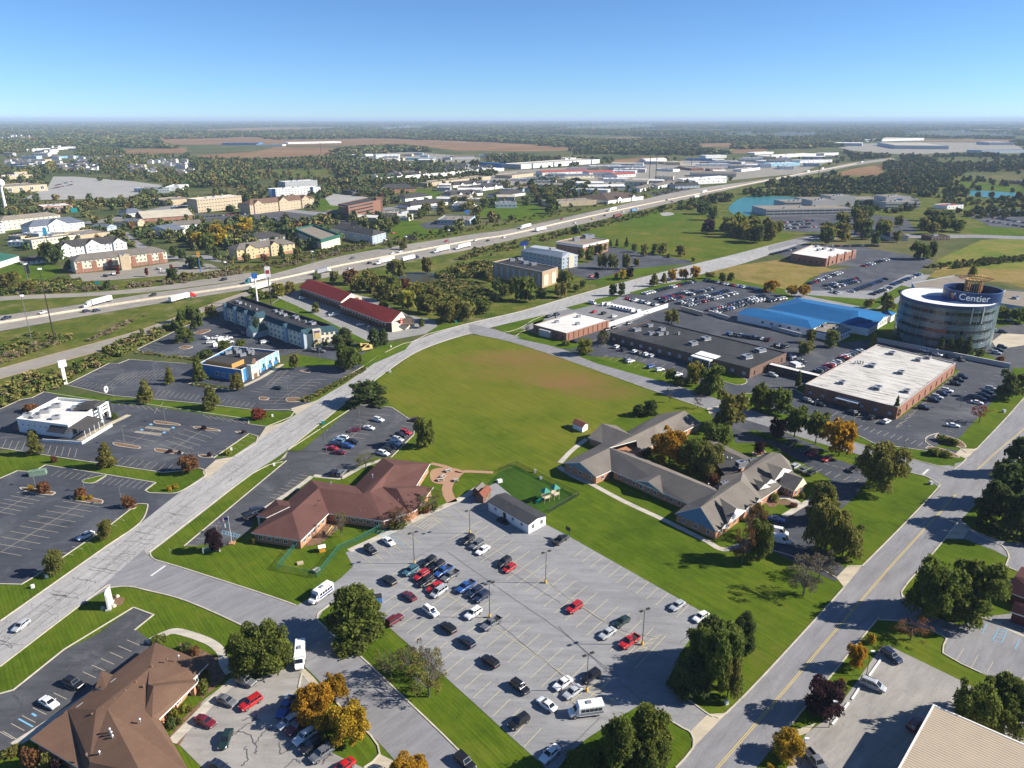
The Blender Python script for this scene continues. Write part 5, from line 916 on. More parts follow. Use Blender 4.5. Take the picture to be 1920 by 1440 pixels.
block('green_roofed_diner','dark green metal-roofed diner at the left edge',(-30,512),(37,490),26,5,W_white,R_green,'hip',5,5,1,2); block('small_dark_house','small dark-roofed bungalow on the left lawn',(50,497),(88,492),14,3,W_white,R_dark,'hip',2.5,4,1,1)
block('yellow_gabled_hotel','yellow three-storey hotel with two gables and brick base by the highway',(446,488),(554,474),17,8.8,plain('pale_yellow_stucco',(.6,.46,.25),.8,0,.06),R_grey,'hip',3.6,12,3,3,[(.22,8,3.0),(.64,8,3.2)],'hotel',1.1,brick=(W_orange,2.6)); block('grey_roofed_lodge','grey hip-roofed annex behind the yellow hotel',(474,460),(535,452),22,5.5,W_grey,R_dark,'hip',4,8,2,0)
T,P=flat('green_roofed_hotel','cream hotel with green mansard roof near the highway',[(553,430),(602,451),(637,441),(588,423)],9,W_cream,R_tan,.4,'hotel'); q=GL([(553,430),(602,451),(637,441),(588,423)],9); m=MB(T.location); m.kerb([Vector(p) for p in offset_line(ccw(q),-.2,True)],1.4,2.6,7.4,closed=True); m.build('green_mansard',R_green,T)
for z in (1.6,4.4): wins(T,q[0],q[1],12,z,1.4,1.4); wins(T,q[1],q[2],5,z,1.4,1.4)
T=bld('grey_hip_roofed_lodge','long grey lodge with dark hip roof and white end gable by the highway','hotel',G(672,440)); V=dict(a=(620,428,8),b=(698,443,8),c=(724,436,8),f=(652,418,8),r1=(640,417,12),r2=(700,430,12)); o,W3=faces(T,V,[('a','b','r2','r1'),('a','r1','f'),('f','r1','r2','c'),('b','c','r2')],'roof',R_dark); walls(T,[W3[k] for k in 'abcf'],0,7.9,W_bluegrey,.4)
for z in (1.6,4.2,6.6): wins(T,W3['a'],W3['b'],16,z,1.4,1.4,off=-.36); wins(T,W3['b'],W3['c'],4,z,1.4,1.4,off=-.36)
T,P=flat('brown_brick_office','brown brick four-storey office block with dark ribbon windows',[(634,382),(653,386),(713,374),(690,370)],16.5,brickmat('office_brick',(.2,.1,.065)),R_dark,.6); q=GL([(634,382),(653,386),(713,374)],16.5)
for z in (2.6,6.4,10.2,14): wins(T,q[1],q[2],1,z,(q[2]-q[1]).length*.72,1.5,W_brown,t0=0,t1=.78); wins(T,q[0],q[1],1,z,(q[1]-q[0]).length*.8,1.5,W_brown)
m=MB(T.location); p=q[2]; m.box((p.x-3,p.y+3,9.5),(8,8,19),.5); m.build('stair_tower',brickmat('office_brick2',(.2,.1,.065)),T)
block('tan_gabled_hotel','tan three-storey hotel with brown roof and three gables beyond the brick office',(470,402),(590,388),20,12,W_tan,roofmat('brown_roof',(.16,.1,.075)),'hip',4.5,20,3,3,[(.12,12,4),(.5,14,5),(.85,12,4)],'hotel',1.6)
T=block('white_blue_hotel','white flat-roofed hotel with blue panels beyond the tan gabled hotel',(511,371),(602,366),20,12.5,W_white,R_white,'flat',0,16,4,2,cat='hotel'); block('grey_orange_hotel','grey and orange flat-roofed hotel behind the white and blue one',(536,359),(596,355),24,15,W_grey,R_white,'flat',0,12,4,3,cat='hotel'); q=quad(G(583,367),G(588,367),1)
for a_,b_ in (((511,371),(518,371)),((582,367),(588,367))): m=MB(T.location); qq=quad(G(*a_),G(*b_),.6); m.prism([p-Vector((0,.5,0)) for p in qq],0,13.2); m.build('blue_panel',W_blue,T)
T=block('four_storey_tan_hotel','four-storey tan hotel with dark window bays and white roof rim',(372,399),(455,390),22,16.5,W_tan,R_white,'flat',0,16,4,3,cat='hotel',ww=2.2); block('brown_low_hall','low brown-roofed hall left of the four-storey tan hotel',(312,386),(368,381),40,7,W_tan,R_tan,'flat',0,5,1,0)
block('brick_arcade','red brick single-storey shop with glazed arcade near the water tower',(83,400),(138,396),34,8,W_brick,R_white,'flat',0,6,1,1,ww=4,wh=4.5); block('cream_hotel','long cream hotel with blue doors below the water tower',(6,433),(116,421),20,11,W_cream,R_tan,'hip',3,12,3,2,cat='hotel'); block('blue_gabled_hotel','white hotel with blue-grey roof and broad gable at the left',(58,441),(160,430),22,8.5,W_white,R_bluegrey,'hip',5,10,2,3,[(.5,18,5.2)],'hotel')
block('blue_end_hotel','white and turquoise building at the left edge below the water tower',(-30,440),(10,437),20,10,W_white,R_tan,'flat',0,3,3,1)
block('cream_roofed_hall','hall with broad pale cream roofs and red-brown front',(270,417),(362,410),40,4.5,W_brick,R_cream,'gable',6,6,1,2); block('dark_hipped_house','dark hip-roofed house left of the cream-roofed hall',(238,407),(272,404),24,4.5,W_white,R_bluegrey,'hip',4,4,1,1)
block('grey_chapel','grey-roofed hall with arched white end left of the yellow trees',(318,443),(348,438),34,5.5,W_white,R_bluegrey,'gable',4,3,1,2); block('grey_long_hall','white long hall with grey roof behind the arched-end hall',(330,431),(380,427),20,5,W_white,R_grey,'gable',3,8,1,2)
block('brick_hip_shop','red brick shop with dark pyramid roof beyond the brown office',(713,362),(780,360),30,6.5,W_orange,R_dark,'hip',6,7,1,2,ww=2.5); block('dark_flat_shop','dark flat-roofed shop beside the pale lot',(660,366),(712,362),30,6,W_dark,R_black,'flat',0,5,1,1,ww=3)
block('white_stripe_store','very long white building behind the golden trees',(716,342),(945,320),22,6,W_white,R_white,'flat',0,16,1,1,ww=3); block('brown_shop_row','row of tan shops with brown roofs right of the pyramid roof',(800,350),(920,336),30,6,W_tan,R_tan,'flat',0,14,1,2,ww=2.5)
block('blue_glass_showroom','low tan showroom with blue glazed front beyond the highway',(820,421),(880,422),40,5.5,W_bluegrey,R_tan,'flat',0,9,1,1,ww=3,wh=2.6,glass=Mgl)
for i,a in enumerate([((760,378),(810,372)),((845,372),(905,366)),((890,360),(945,352)),((850,352),(905,348)),((940,372),(985,366)),((770,392),(840,384))]): block('dark_roofed_house_row',['dark-roofed low offices beside the bright lawn','dark-roofed row with white gables in the middle of town','dark-roofed row right of the white gabled row','dark-roofed row behind the white gabled row','dark-roofed block left of the far tree clump','low white-walled block beside the highway trees'][i],a[0],a[1],26,4.5,W_white,R_dark,'hip',4.5,8,1,2,[(.3,8,3),(.7,8,3)] if i in (1,2,3) else ())
block('tan_works','tan block-built works beside the brown-roofed sheds near the highway',(1032,388),(1118,384),30,6.5,W_tan,R_tan,'flat',0,6,1,1); block('brown_roofed_works','long brown-roofed works with white gabled bays beside the highway',(1140,383),(1206,374),60,5.5,W_white,roofmat('works_brown',(.1,.075,.06)),'hip',6,10,1,3,[(.3,10,3),(.7,10,3)])
# works and warehouses
T=block('long_white_warehouse','very long white warehouse with blue end left of the radio masts',(977,317),(1124,306),60,10,W_white,roofmat('warehouse_roof',(.42,.38,.32)),'flat',0,0,1,0); q=quad(G(977,317),G(1124,306),60); m=MB(T.location); p=quad(G(926,313),G(977,317),1); m.prism([p[0],p[1],q[0]+(q[3]-q[0])*.98,p[0]+(q[3]-q[0])*.9],0,10); m.build('end_block',W_blue,T)
for k in (.12,.38,.62,.88): m=MB(T.location); p=q[0].lerp(q[1],k); m.box((p.x,p.y,5.2),(6,1,10.4),0); m.build('blue_pier',W_bluegrey,T)
IND=[((1017,329),(1103,326),30,6.5,W_white,R_redpale,'gable','long red-roofed shed beside the white warehouse'),((1105,329),(1152,327),26,6,W_white,R_redpale,'gable','middle red-roofed shed of the works'),((1152,333),(1192,331),24,6,W_white,R_redpale,'gable','right red-roofed shed of the works'),((1013,340),(1060,338),30,5.5,W_tan,R_bluegrey,'hip','blue-grey roofed store with white canopy'),((1058,336),(1114,334),30,6,W_cream,R_bluegrey,'hip','blue-roofed store behind the far trees'),((960,335),(1000,330),40,6,W_tan,R_tan,'flat','tan flat-roofed works left of the red roofs'),((1104,357),(1172,356),24,6,W_bluegrey,R_white,'gable','white-roofed blue shed near the highway'),((1200,360),(1232,352),20,5,W_white,R_grey,'gable','white shed with loading doors at the dark lot'),((1234,354),(1265,347),20,5,W_white,R_grey,'gable','white shed right of the one with loading doors'),((1266,354),(1312,352),24,5,W_bluegrey,R_dark,'gable','dark blue shed with white gable end by the highway'),((1302,346),(1362,343),30,7,W_white,R_white,'flat','white and dark showroom beside the highway'),((1296,331),(1380,332),40,6,W_grey,R_grey,'gable','grey twin-gabled works left of the highway'),((1280,340),(1362,334),14,4,W_white,R_white,'flat','long narrow white store behind the showroom'),((1106,316),(1170,315),26,6.5,W_bluegrey,R_white,'flat','blue-walled works right of the white warehouse'),((1210,304),(1250,302),24,6,W_white,R_white,'gable','bright white shed among the works'),((1246,308),(1280,307),30,6,W_tan,R_cream,'flat','cream works by the radio masts'),((1296,312),(1370,312),26,6,W_white,R_white,'flat','wide white works before the long blue shed'),((1270,316),(1296,320),30,5,W_brick,R_tan,'flat','brown brick works left of the wide white works'),((1322,320),(1332,321),30,5,W_brick,R_tan,'flat','tan and brick works left of the highway trees'),((1285,301),(1340,302),24,6,W_blue,R_bluegrey,'flat','long blue shed among far works'),((1323,297),(1362,296),30,8,W_white,R_white,'flat','tall white works behind the long blue shed'),((1338,306),(1390,308),24,6,W_grey,R_white,'flat','white-roofed grey works near the far trees'),((1445,312),(1500,310),30,7,W_lblue,R_white,'flat','pale blue works left of the highway bend'),((1500,306),(1560,304),30,7,W_white,R_bluegrey,'flat','white works left of the highway bend'),((1440,297),(1530,292),40,7,W_white,R_white,'flat','long white works before the far warehouses'),((1440,306),(1470,304),40,5,W_white,R_cream,'flat','cream-roofed works at the far highway side'),((1545,292),(1572,290),30,7,W_white,R_tan,'flat','tan-roofed far works beside the highway bend'),((1415,290),(1450,288),30,6,W_white,R_white,'flat','small white works near the brown strip field'),((1390,322),(1425,318),20,5,W_white,R_grey,'flat','low white works by the highway trees'),((1230,320),(1262,322),24,5,W_white,R_tan,'flat','white low works below the cream works'),((1060,300),(1080,299),20,5,W_white,R_white,'flat','tiny white works behind the long warehouse'),
       ((705,295),(750,294),30,8,W_white,R_bluegrey,'flat','blue-roofed works at the left of the far yard'),((760,300),(815,300),26,6,W_lblue,R_white,'flat','pale blue works in the far yard'),((640,294),(700,292),20,5,W_white,R_white,'flat','white low works left of the far yard'),((850,298),(890,297),26,6,W_grey,R_grey,'gable','grey gabled barn right of the far yard'),((912,294),(945,293),20,6,W_grey,R_grey,'gable','grey barn beside the wood right of the far yard'),((715,284),(730,284),30,8,W_brick,R_tan,'flat','brown block beyond the far yard'),
       ((1544,273),(1616,274),150,12,W_bluegrey,R_white,'flat','large far warehouse with blue-grey front'),((1616,266),(1732,263),200,12,W_white,R_cream,'flat','huge far warehouse left of the giant one'),((1678,279),(1778,280),420,13,W_bluegrey,R_cream,'flat','giant far warehouse with tan roof before the horizon woods'),((1855,272),(1900,272),100,12,W_bluegrey,R_white,'flat','far white-ended warehouse at right'),((1840,288),(1960,286),60,10,W_bluegrey,R_bluegrey,'flat','long blue warehouse at the right edge'),((416,272),(485,272),60,9,W_blue,R_bluegrey,'flat','blue factory on the brown fields'),((540,270),(640,268),50,7,W_white,R_white,'flat','long white factory on the brown fields'),((480,274),(530,274),50,7,W_white,R_grey,'flat','white-fronted hall left of the white factory'),
       ((45,285),(95,282),40,8,W_white,R_white,'flat','far white hall at the upper left'),((95,279),(115,277),30,8,W_white,R_white,'flat','small far white hall at the upper left'),((118,280),(148,279),30,8,W_white,R_white,'flat','far white hall left of the wood'),((112,297),(148,296),30,6,W_lblue,R_bluegrey,'flat','pale blue shed above the white townhouses'),((158,298),(174,298),24,6,W_blue,R_blue,'flat','bright blue shed above the white townhouses'),((28,330),(52,328),30,7,W_tan,R_cream,'flat','cream hall above the shopping mall'),((122,322),(142,321),24,6,W_grey,R_grey,'gable','grey gabled store beside the pale lot'),((10,338),(62,334),40,7,W_tan,R_white,'flat','white-roofed wing of the mall'),((252,360),(292,361),24,6,W_bluegrey,R_tan,'flat','long dark low shop right of the pale lot'),((290,362),(318,361),30,6,W_bluegrey,R_tan,'flat','grey low shop beside the long dark one'),((338,358),(354,352),24,6,W_white,R_white,'flat','small white shop right of the pale lot')]
for a,b_,dp,hh,w_,r_,tp,lb in IND: block('works_building' if 'warehouse' not in lb else 'warehouse',lb,a,b_,dp,hh,w_,r_,tp,2.5,0 if dp >90 else 6,1,0,ww=2.4,wh=2)
def infill(poly,n,wmin,wmax,h,label,group):
    xs=[p[0] for p in poly]; ys=[p[1] for p in poly]; k=0
    for _ in range(n*60):
        if k >= n: break
        x,y=rnd.uniform(min(xs),max(xs)),rnd.uniform(min(ys),max(ys)); c=G(x,y)
        if not inpoly(x,y,poly): continue
        w_,dp=rnd.uniform(wmin,wmax),rnd.uniform(wmin*.6,wmax*.7); pts=[(c.x+dx*w_/2,c.y+dy*dp) for dx in (-1.2,0,1.2) for dy in (-.2,.5,1.2)]
        if any(inpoly(px,py,q) for px,py in pts for q in FOOT if abs(q[0][0]-px) <400 and abs(q[0][1]-py) <400): continue
        k += 1; b_=PXof((c.x+w_*.97,c.y+w_*rnd.uniform(-.3,.05),0)); wl=rnd.choice((W_white,W_white,W_cream,W_bluegrey,W_tan,W_grey)); T=block('works_building','',(x,y),b_,dp,h*rnd.uniform(.8,1.3),wl,rnd.choice((R_white,R_white,R_cream,R_tan,R_grey,R_bluegrey)),rnd.choice(('flat','gable','flat')),2,5,1,1,group=group,ww=2.2,wh=1.8); lab(T,label,True)
for a in [([(960,352),(1000,326),(1160,310),(1440,292),(1560,292),(1540,308),(1440,326),(1300,342),(1120,372)],46,24,60,6.5,'low works shed among the crowded industrial yards beyond the highway'),([(780,396),(760,378),(820,345),(960,330),(960,350),(1010,372),(930,392)],20,18,40,5,'low building in the built-up middle of the town'),([(630,306),(650,292),(900,290),(900,304)],14,24,50,6,'pale shed in the far yard before the brown fields'),([(0,318),(0,285),(150,277),(240,296),(150,312)],18,24,60,7,'pale hall in the far upper left of the town'),([(0,470),(0,445),(60,448),(210,425),(320,395),(330,385),(330,405),(260,425),(140,462)],10,14,26,5,'low building among the trees left of the brick-based hotel'),([(560,425),(610,405),(720,398),(830,392),(720,420),(640,415)],8,14,30,5,'low building beside the brown brick office block')]: infill(*a,a[5].replace('low building','low buildings').replace('low works shed','works sheds').replace('pale shed','pale sheds').replace('pale hall','pale halls'))
T=block('shopping_mall','tan shopping mall with dark arched entrance beside the pale lot',(10,363),(90,357),60,10,W_tan,R_tan,'flat',0,4,1,0,ww=6,wh=6,glass=Mgl)
# the grey campus
for i,(a,b_,dp,hh,lb) in enumerate([((1436,405),(1600,402),40,8,'long grey two-storey campus wing before the pond'),((1512,386),(1720,384),40,8,'rear grey campus wing behind the yellow trees'),((1660,392),(1724,391),30,9,'right grey campus wing with stepped terraces'),((1470,390),(1530,389),30,8,'small left campus wing beside the pond')]):
    T=block('campus_wing',lb,a,b_,dp,hh,W_conc,R_tan,'flat',0,0,2,0,cat='office'); q=quad(G(*a),G(*b_),dp)
    for z in (2.2,5.6): wins(T,q[0],q[1],12,z,(q[1]-q[0]).length/13,1.7,W_conc,off=.05)
for a,b_,lb in [((1556,388),(1601,387),'grey windowless penthouse block on the rear campus wing'),((1521,397),(1568,396),'grey windowless block on the front campus wing'),((1659,389),(1705,388),'grey windowless block with blue mark on the right campus wing')]:
    T=block('penthouse_block',lb,a,b_,26,14,W_conc,R_tan,'flat',0,0,1,0,cat='office')
    if 'blue' in lb: q=quad(G(*a),G(*b_),1); c=q[0].lerp(q[1],.45); m=MB(T.location); m.box((c.x,c.y-.15,10),(14,.2,2.0),0); m.build('blue_mark',W_blue,T)
block('campus_pavilion','low dark pavilion among the campus trees',(1668,452),(1702,452),24,4.5,W_conc,R_dark,'hip',3,4,1,0); block('campus_annex','long low brown annex right of the pavilion',(1745,451),(1780,450),14,4,W_brown,R_dark,'flat',0,6,1,0); block('red_white_kiosk','red and white low block beyond the campus wood',(1775,393),(1806,391),20,5,W_white,R_redpale,'flat',0,4,1,0)
block('dark_field_hall','dark low hall on the far right meadow',(1890,345),(1950,345),20,5,W_brown,R_dark,'flat',0,4,1,0)
# townhouses and houses, one by one
def houses(n,poly,w,dp,h,wall,roof,label,group,rise=2.8):
    xs=[p[0] for p in poly]; ys=[p[1] for p in poly]; pts=[]; k=0
    for _ in range(n*40):
        if k >= n: break
        x,y=rnd.uniform(min(xs),max(xs)),rnd.uniform(min(ys),max(ys))
        if not inpoly(x,y,poly): continue
        c=G(x,y)
        if any((c-q).length <w*1.02 for q in pts): continue
        pts.append(c); k += 1; a_=rnd.uniform(-.25,.25); u=Vector((math.cos(a_),math.sin(a_),0)); n_=Vector((-u.y,u.x,0)); q=[c-u*w/2,c+u*w/2,c+u*w/2+n_*dp,c-u*w/2+n_*dp]
        T,P=gable('house','',q,h*rnd.uniform(.9,1.15),rise,wall if rnd.random() <.75 else rnd.choice((W_cream,W_grey)),roof if rnd.random() <.75 else R_dark,'house',rnd.randint(0,1),group=group); lab(T,label,True)
        for z in ((1.5,4.2) if h >5 else (1.5,)): wins(T,q[0],q[1],3,z,1.3,1.3,W_trim)
for a in [(22,[(115,320),(120,310),(195,302),(200,322),(150,326)],14,11,6.5,W_white,R_grey),(22,[(217,312),(235,308),(290,318),(290,328),(240,325)],14,11,6.5,W_white,R_grey),(34,[(240,304),(250,297),(320,298),(360,308),(355,318),(290,312)],14,11,6.5,W_white,R_grey),(8,[(325,330),(330,322),(368,324),(366,331)],14,11,6.5,W_white,R_grey),(12,[(0,312),(0,303),(62,303),(66,311)],14,11,6.5,W_white,R_grey)]: houses(*a,'white gabled townhouse in the dense cluster beyond the pale mall lot','white townhouses beyond the mall lot')
for a in [(16,[(508,312),(512,305),(568,303),(572,312)],12,10,5,W_white,R_grey),(8,[(590,306),(592,300),(640,300),(640,307)],12,10,5,W_white,R_grey),(8,[(742,316),(745,308),(775,308),(778,317)],12,10,5,W_white,R_grey),(26,[(810,322),(815,312),(915,310),(920,318),(860,325)],12,10,5,W_white,R_dark),(10,[(700,335),(705,328),(800,326),(800,332)],12,10,5,W_white,R_grey),(6,[(690,305),(695,301),(725,301),(725,306)],12,10,5,W_white,R_grey)]: houses(*a,'small white house among the trees in the middle distance','small white houses in the middle distance')
hm=MB()
for poly,n in [([(700,240),(800,234),(800,238),(720,243)],50),([(1050,238),(1230,232),(1230,238),(1060,241)],70),([(1360,254),(1400,246),(1430,252),(1420,257)],26),([(1440,256),(1440,249),(1540,250),(1530,256)],60),([(1690,252),(1720,246),(1850,248),(1900,254),(1780,257)],90),([(0,262),(0,256),(70,254),(70,260)],24),([(1850,232),(1920,232),(1920,236),(1860,237)],10),([(100,300),(110,296),(230,300),(230,308)],16)]:
    for i in range(n):
        x,y=rnd.choice([(rnd.uniform(min(p[0] for p in poly),max(p[0] for p in poly)),rnd.uniform(min(p[1] for p in poly),max(p[1] for p in poly)))]); p=G(x,y); s=1+p.y/9000; hm.k=0; hm.box((p.x,p.y,3),(14*s,10,7*s)); hm.k=1; hm.box((p.x,p.y,8*s-.5),(15*s,11,3),0,None,.4)
o=hm.build('far_houses',[W_white,R_grey],kind='stuff'); o['label']='specks of white houses sprinkled over the distant plain'; o['category']='houses'
# ================================================================ VEGETATION LIBRARY
def leafmat(name,lo=.55,hi=1.5,island=True):
    m,t,b=newmat(name); t.nodes.remove(b)
    oi=N(t,'ShaderNodeObjectInfo'); co=N(t,'ShaderNodeTexCoord')
    gi=N(t,'ShaderNodeNewGeometry')
    n=noise(t,3.2,3,.6,co.outputs['Object'])
    k=math_(t,'ADD',math_(t,'MULTIPLY',gi.outputs['Random Per Island'],.55),math_(t,'MULTIPLY',n,.45))
    v=ramp(t,k,[(.15,(lo,lo,lo*.9)),(.5,(1,1,1)),(.85,(hi,hi*.95,hi*.8))])
    c=mixc(t,1.0,oi.outputs['Color'],v,'MULTIPLY')
    d=N(t,'ShaderNodeBsdfDiffuse'); tr=N(t,'ShaderNodeBsdfTranslucent'); mx=N(t,'ShaderNodeMixShader'); mx.inputs[0].default_value=.45
    t.links.new(c,d.inputs[0]); t.links.new(c,tr.inputs[0]); t.links.new(d.outputs[0],mx.inputs[1]); t.links.new(tr.outputs[0],mx.inputs[2])
    t.links.new(mx.outputs[0],t.nodes['Material Output'].inputs[0]); return m
M_leaf=leafmat('foliage')
M_bark=plain('bark',(.10,.08,.06),.95,0,.3,2)
M_twig=plain('grey_twig',(.16,.135,.115),.95,0,.3,2)

def fit(q):
    """scale a crown so that it fills x, y in -1..1 and z in 0..2"""
    r=np.percentile(np.hypot(q[:,0],q[:,1]),97.5); lo,hi=np.percentile(q[:,2],1),np.percentile(q[:,2],99.3)
    q=q.copy(); q[:,:2] /= r; q[:,2]=np.maximum(0,(q[:,2]-lo)/(hi-lo)*2); return q
def leaves(rs,cen,rad,n,size,spike=0.0,shell=.55):
    cen=[(c[0],c[1],c[2]*2) for c in cen]; rad=[(r[0],r[1],r[2]*2) for r in rad]
    """n leaf quads scattered through the outer part of ellipsoid lobes"""
    k=rs.integers(0,len(cen),n) if True else None
    w=np.array([r[0]*r[1] for r in rad]); k=rs.choice(len(cen),n,p=w/w.sum())
    d=rs.normal(size=(n,3)); d /= np.linalg.norm(d,axis=1)[:,None]
    d[:,2]=np.where(d[:,2] <-.35,-d[:,2],d[:,2])
    r=shell+(1-shell)*rs.random(n) ** .6+spike*rs.random(n) ** 3
    p=np.array(cen)[k]+d*np.array(rad)[k]*r[:,None]
    a=rs.normal(size=(n,3))+d*.8+np.array([0,0,.25]); a /= np.linalg.norm(a,axis=1)[:,None]
    u=np.cross(a,rs.normal(size=(n,3))); u /= np.linalg.norm(u,axis=1)[:,None]; v=np.cross(a,u)
    s=size*(.6+.8*rs.random(n))[:,None]; e=(.55+.4*rs.random(n))[:,None]
    q=np.stack([p-u*s,p-v*s*e,p+u*s,p+v*s*e],1).reshape(-1,3)
    return q
def quads_mesh(name,q,mat):
    n=len(q) // 4; me=bpy.data.meshes.new(name)
    me.vertices.add(4*n); me.vertices.foreach_set('co',q.astype(np.float32).ravel())
    me.loops.add(4*n); me.loops.foreach_set('vertex_index',np.arange(4*n,dtype=np.int32))
    me.polygons.add(n); me.polygons.foreach_set('loop_start',np.arange(0,4*n,4,dtype=np.int32))
    me.materials.append(mat); me.update(calc_edges=True); return me
def lobes(rs,kind):
    """lobe centres and radii inside a crown of width 2 (x, y in -1..1) and height 1 (z 0..1)"""
    C,A=[],[]
    if kind == 'broad':
        for i in range(34):
            a=rs.random()*6.283; z=.22+.62*rs.random(); m=.72*math.sqrt(max(0,1-((z-.45)/.62) ** 2)); r=m*math.sqrt(rs.random())
            s=.13+.2*rs.random() ** 1.5; C.append((r*1.18*math.cos(a),r*1.1*math.sin(a),z)); A.append((s,s,s*.48))
    elif kind == 'round':
        for i in range(34):
            a=rs.random()*6.283; z=.18+.66*rs.random(); m=.64*math.sqrt(max(0,1-((z-.48)/.6) ** 2)); r=m*math.sqrt(rs.random())
            s=.2+.13*rs.random(); C.append((r*math.cos(a),r*math.sin(a),z)); A.append((s,s,s*.5))
    elif kind == 'cone':
        for i in range(18):
            z=.08+.84*(i/17); m=.78*(1-z) ** .75; a=i*2.4+rs.random(); r=m*(.5+.4*rs.random())
            s=.2+.26*(1-z); C.append((r*math.cos(a),r*math.sin(a),z)); A.append((s,s,.1))
    elif kind == 'pine':
        for i in range(46):
            z=.08+.84*rs.random(); m=.8*(1-z ** 2.2) ** .6; a=rs.random()*6.283; r=m*(.45+.5*rs.random())
            s=.13+.13*rs.random(); C.append((r*math.cos(a),r*math.sin(a),z)); A.append((s,s,s*.36))
        C.append((0,0,.5)); A.append((.5,.5,.4))
    elif kind == 'bush':
        for i in range(9):
            a=rs.random()*6.283; r=.6*math.sqrt(rs.random()); s=.35+.15*rs.random()
            C.append((r*math.cos(a),r*math.sin(a),.35+.2*rs.random())); A.append((s,s,.4))
    elif kind == 'thin':
        for i in range(26):
            a=rs.random()*6.283; z=.3+.6*rs.random(); m=.85*math.sqrt(max(0,1-((z-.55)/.6) ** 2)); r=m*math.sqrt(rs.random())
            s=.12+.1*rs.random(); C.append((r*math.cos(a),r*math.sin(a),z)); A.append((s,s,s*.5))
    return C,A
def branches(mb,rs,p,d,L,r,depth,n=4):
    q=(p[0]+d[0]*L,p[1]+d[1]*L,p[2]+d[2]*L); mb.tube(p,q,r,r*.62,n,cap=False)
    if depth == 0: return
    for i in range(3 if depth >1 else 2+int(rs.random() <.5)):
        e=Vector(d)+Vector(rs.normal(size=3))*.55; e.z=max(e.z,.05); e.normalize()
        t=.55+.45*rs.random(); s=tuple(p[k]+(q[k]-p[k])*t for k in range(3))
        branches(mb,rs,s,e,L*(.62+.16*rs.random()),r*.55,depth-1,3)
TREES={}
def proto(kind,var,lod):
    """(trunk mesh, crown mesh) scaled to a unit tree"""
    key=(kind,var,lod)
    if key in TREES: return TREES[key]
    rs=np.random.default_rng(hash((len(kind),ord(kind[0]),ord(kind[1]),var))%9999)
    C,A=lobes(rs,kind)
    n,s={'near': (11500,.043),'mid': (2400,.088),'far': (320,.22)}[lod]
    if kind == 'thin': n,s=n // 6,s*.7
    if kind == 'bush': n,s=n // 4,s*1.7
    if kind in ('broad','round','pine'): C.append((0,0,.52)); A.append((.5,.5,.34))
    sh=.62 if kind in ('pine','cone') else .5
    q=leaves(rs,C,A,n,s,.4 if kind == 'pine' else .3,sh)
    if kind == 'thin': pass
    q=fit(q); cm=quads_mesh('crown',q,M_leaf)
    tb=MB(); top=.8 if kind != 'bush' else .3; tr=.045 if kind != 'bush' else .03
    nseg=6 if lod == 'near' else 4
    tb.tube((0,0,-.32),(0.01,0,.12),tr*1.15,tr,nseg,cap=False); tb.tube((.01,0,.12),(-.01,.01,top),tr,tr*.3,nseg,cap=False)
    if lod != 'far':
        for c,a in list(zip(C,A))[:10 if lod == 'near' else 5]:
            z0=max(.02,c[2]-.25); tb.tube((0,0,z0),(c[0]*.8,c[1]*.8,c[2]),tr*.45,tr*.12,4,cap=False)
    if kind == 'thin':
        for i in range(9 if lod == 'near' else 5):
            a=i*2.4; branches(tb,rs,(0,0,.05+.05*rs.random()),Vector((math.cos(a)*.7,math.sin(a)*.7,.55)).normalized(),.42,.02,3 if lod == 'near' else 2)
    TREES[key]=(tb.mesh('trunk',M_twig if kind == 'thin' else M_bark),cm); return TREES[key]

LAND=[((1000,1150),'the big grey parking lot'),((860,1300),'the grass strip beside the big parking lot'),((620,1310),'the small lot with orange trees'),((200,1330),'the brown hip-roofed building'),((650,930),'the red-brown day-care roof'),
        ((1250,880),'the grey-roofed care home'),((1560,960),'the care home drive'),((1660,1000),'the lawn by the yellow-lined street'),((1800,1120),'the right-edge lawn'),((1600,1270),'the warehouse yard'),((1880,930),'the right-edge thicket'),
        ((110,790),'the white restaurant'),((430,690),'the blue restaurant'),((100,960),'the empty left lot'),((520,600),'the teal-roofed hotel'),((670,570),'the red-roofed motel'),((820,560),'the marsh'),((980,510),'the dark-windowed office block'),
        ((1025,480),'the silver-roofed hotel'),((1090,455),'the red brick office'),((1070,605),'the small white-roofed brick building'),((1310,640),'the long black-roofed building'),((1650,710),'the big white-roofed building'),((1530,590),'the blue-roofed building'),((1780,590),'the glass tower'),
        ((1540,480),'the far white-roofed brick shop'),((1300,440),'the park lawn'),((1420,385),'the turquoise pond'),((1570,390),'the grey campus'),((1650,430),'the campus wood'),((230,480),'the brick-based hotel'),((500,465),'the yellow gabled hotel'),((590,440),'the green-roofed hotel'),((675,435),'the grey hip-roofed lodge'),
        ((680,390),'the brown brick office block'),((550,370),'the tan gabled hotel'),((410,380),'the four-storey tan hotel'),((60,410),'the water tower'),((200,360),'the pale mall lot'),((330,430),'the church-like pale roofs'),((900,400),'the green lawn beyond the highway'),((1110,380),'the brown-roofed works beyond the highway'),((400,560),'the highway ramp'),((60,700),'the ramp scrub'),((1250,530),'the crowded workers lot'),((1690,390),'the campus far wing'),((1780,460),'the dry meadow'),((1480,770),'the side street'),((840,400),'the highway verge')]
def place_of(px,py): return min(LAND,key=lambda l: (l[0][0]-px) ** 2+2.2*(l[0][1]-py) ** 2)[1]
GREEN,DKGREEN,OLIVE,YGREEN=(.14,.168,.038),(.096,.126,.042),(.195,.185,.05),(.24,.23,.04)
YEL,ORANGE,RUST,PLUM,GREY,RED=(.4,.28,.03),(.36,.215,.025),(.19,.095,.045),(.055,.03,.035),(.15,.13,.09),(.2,.05,.03)
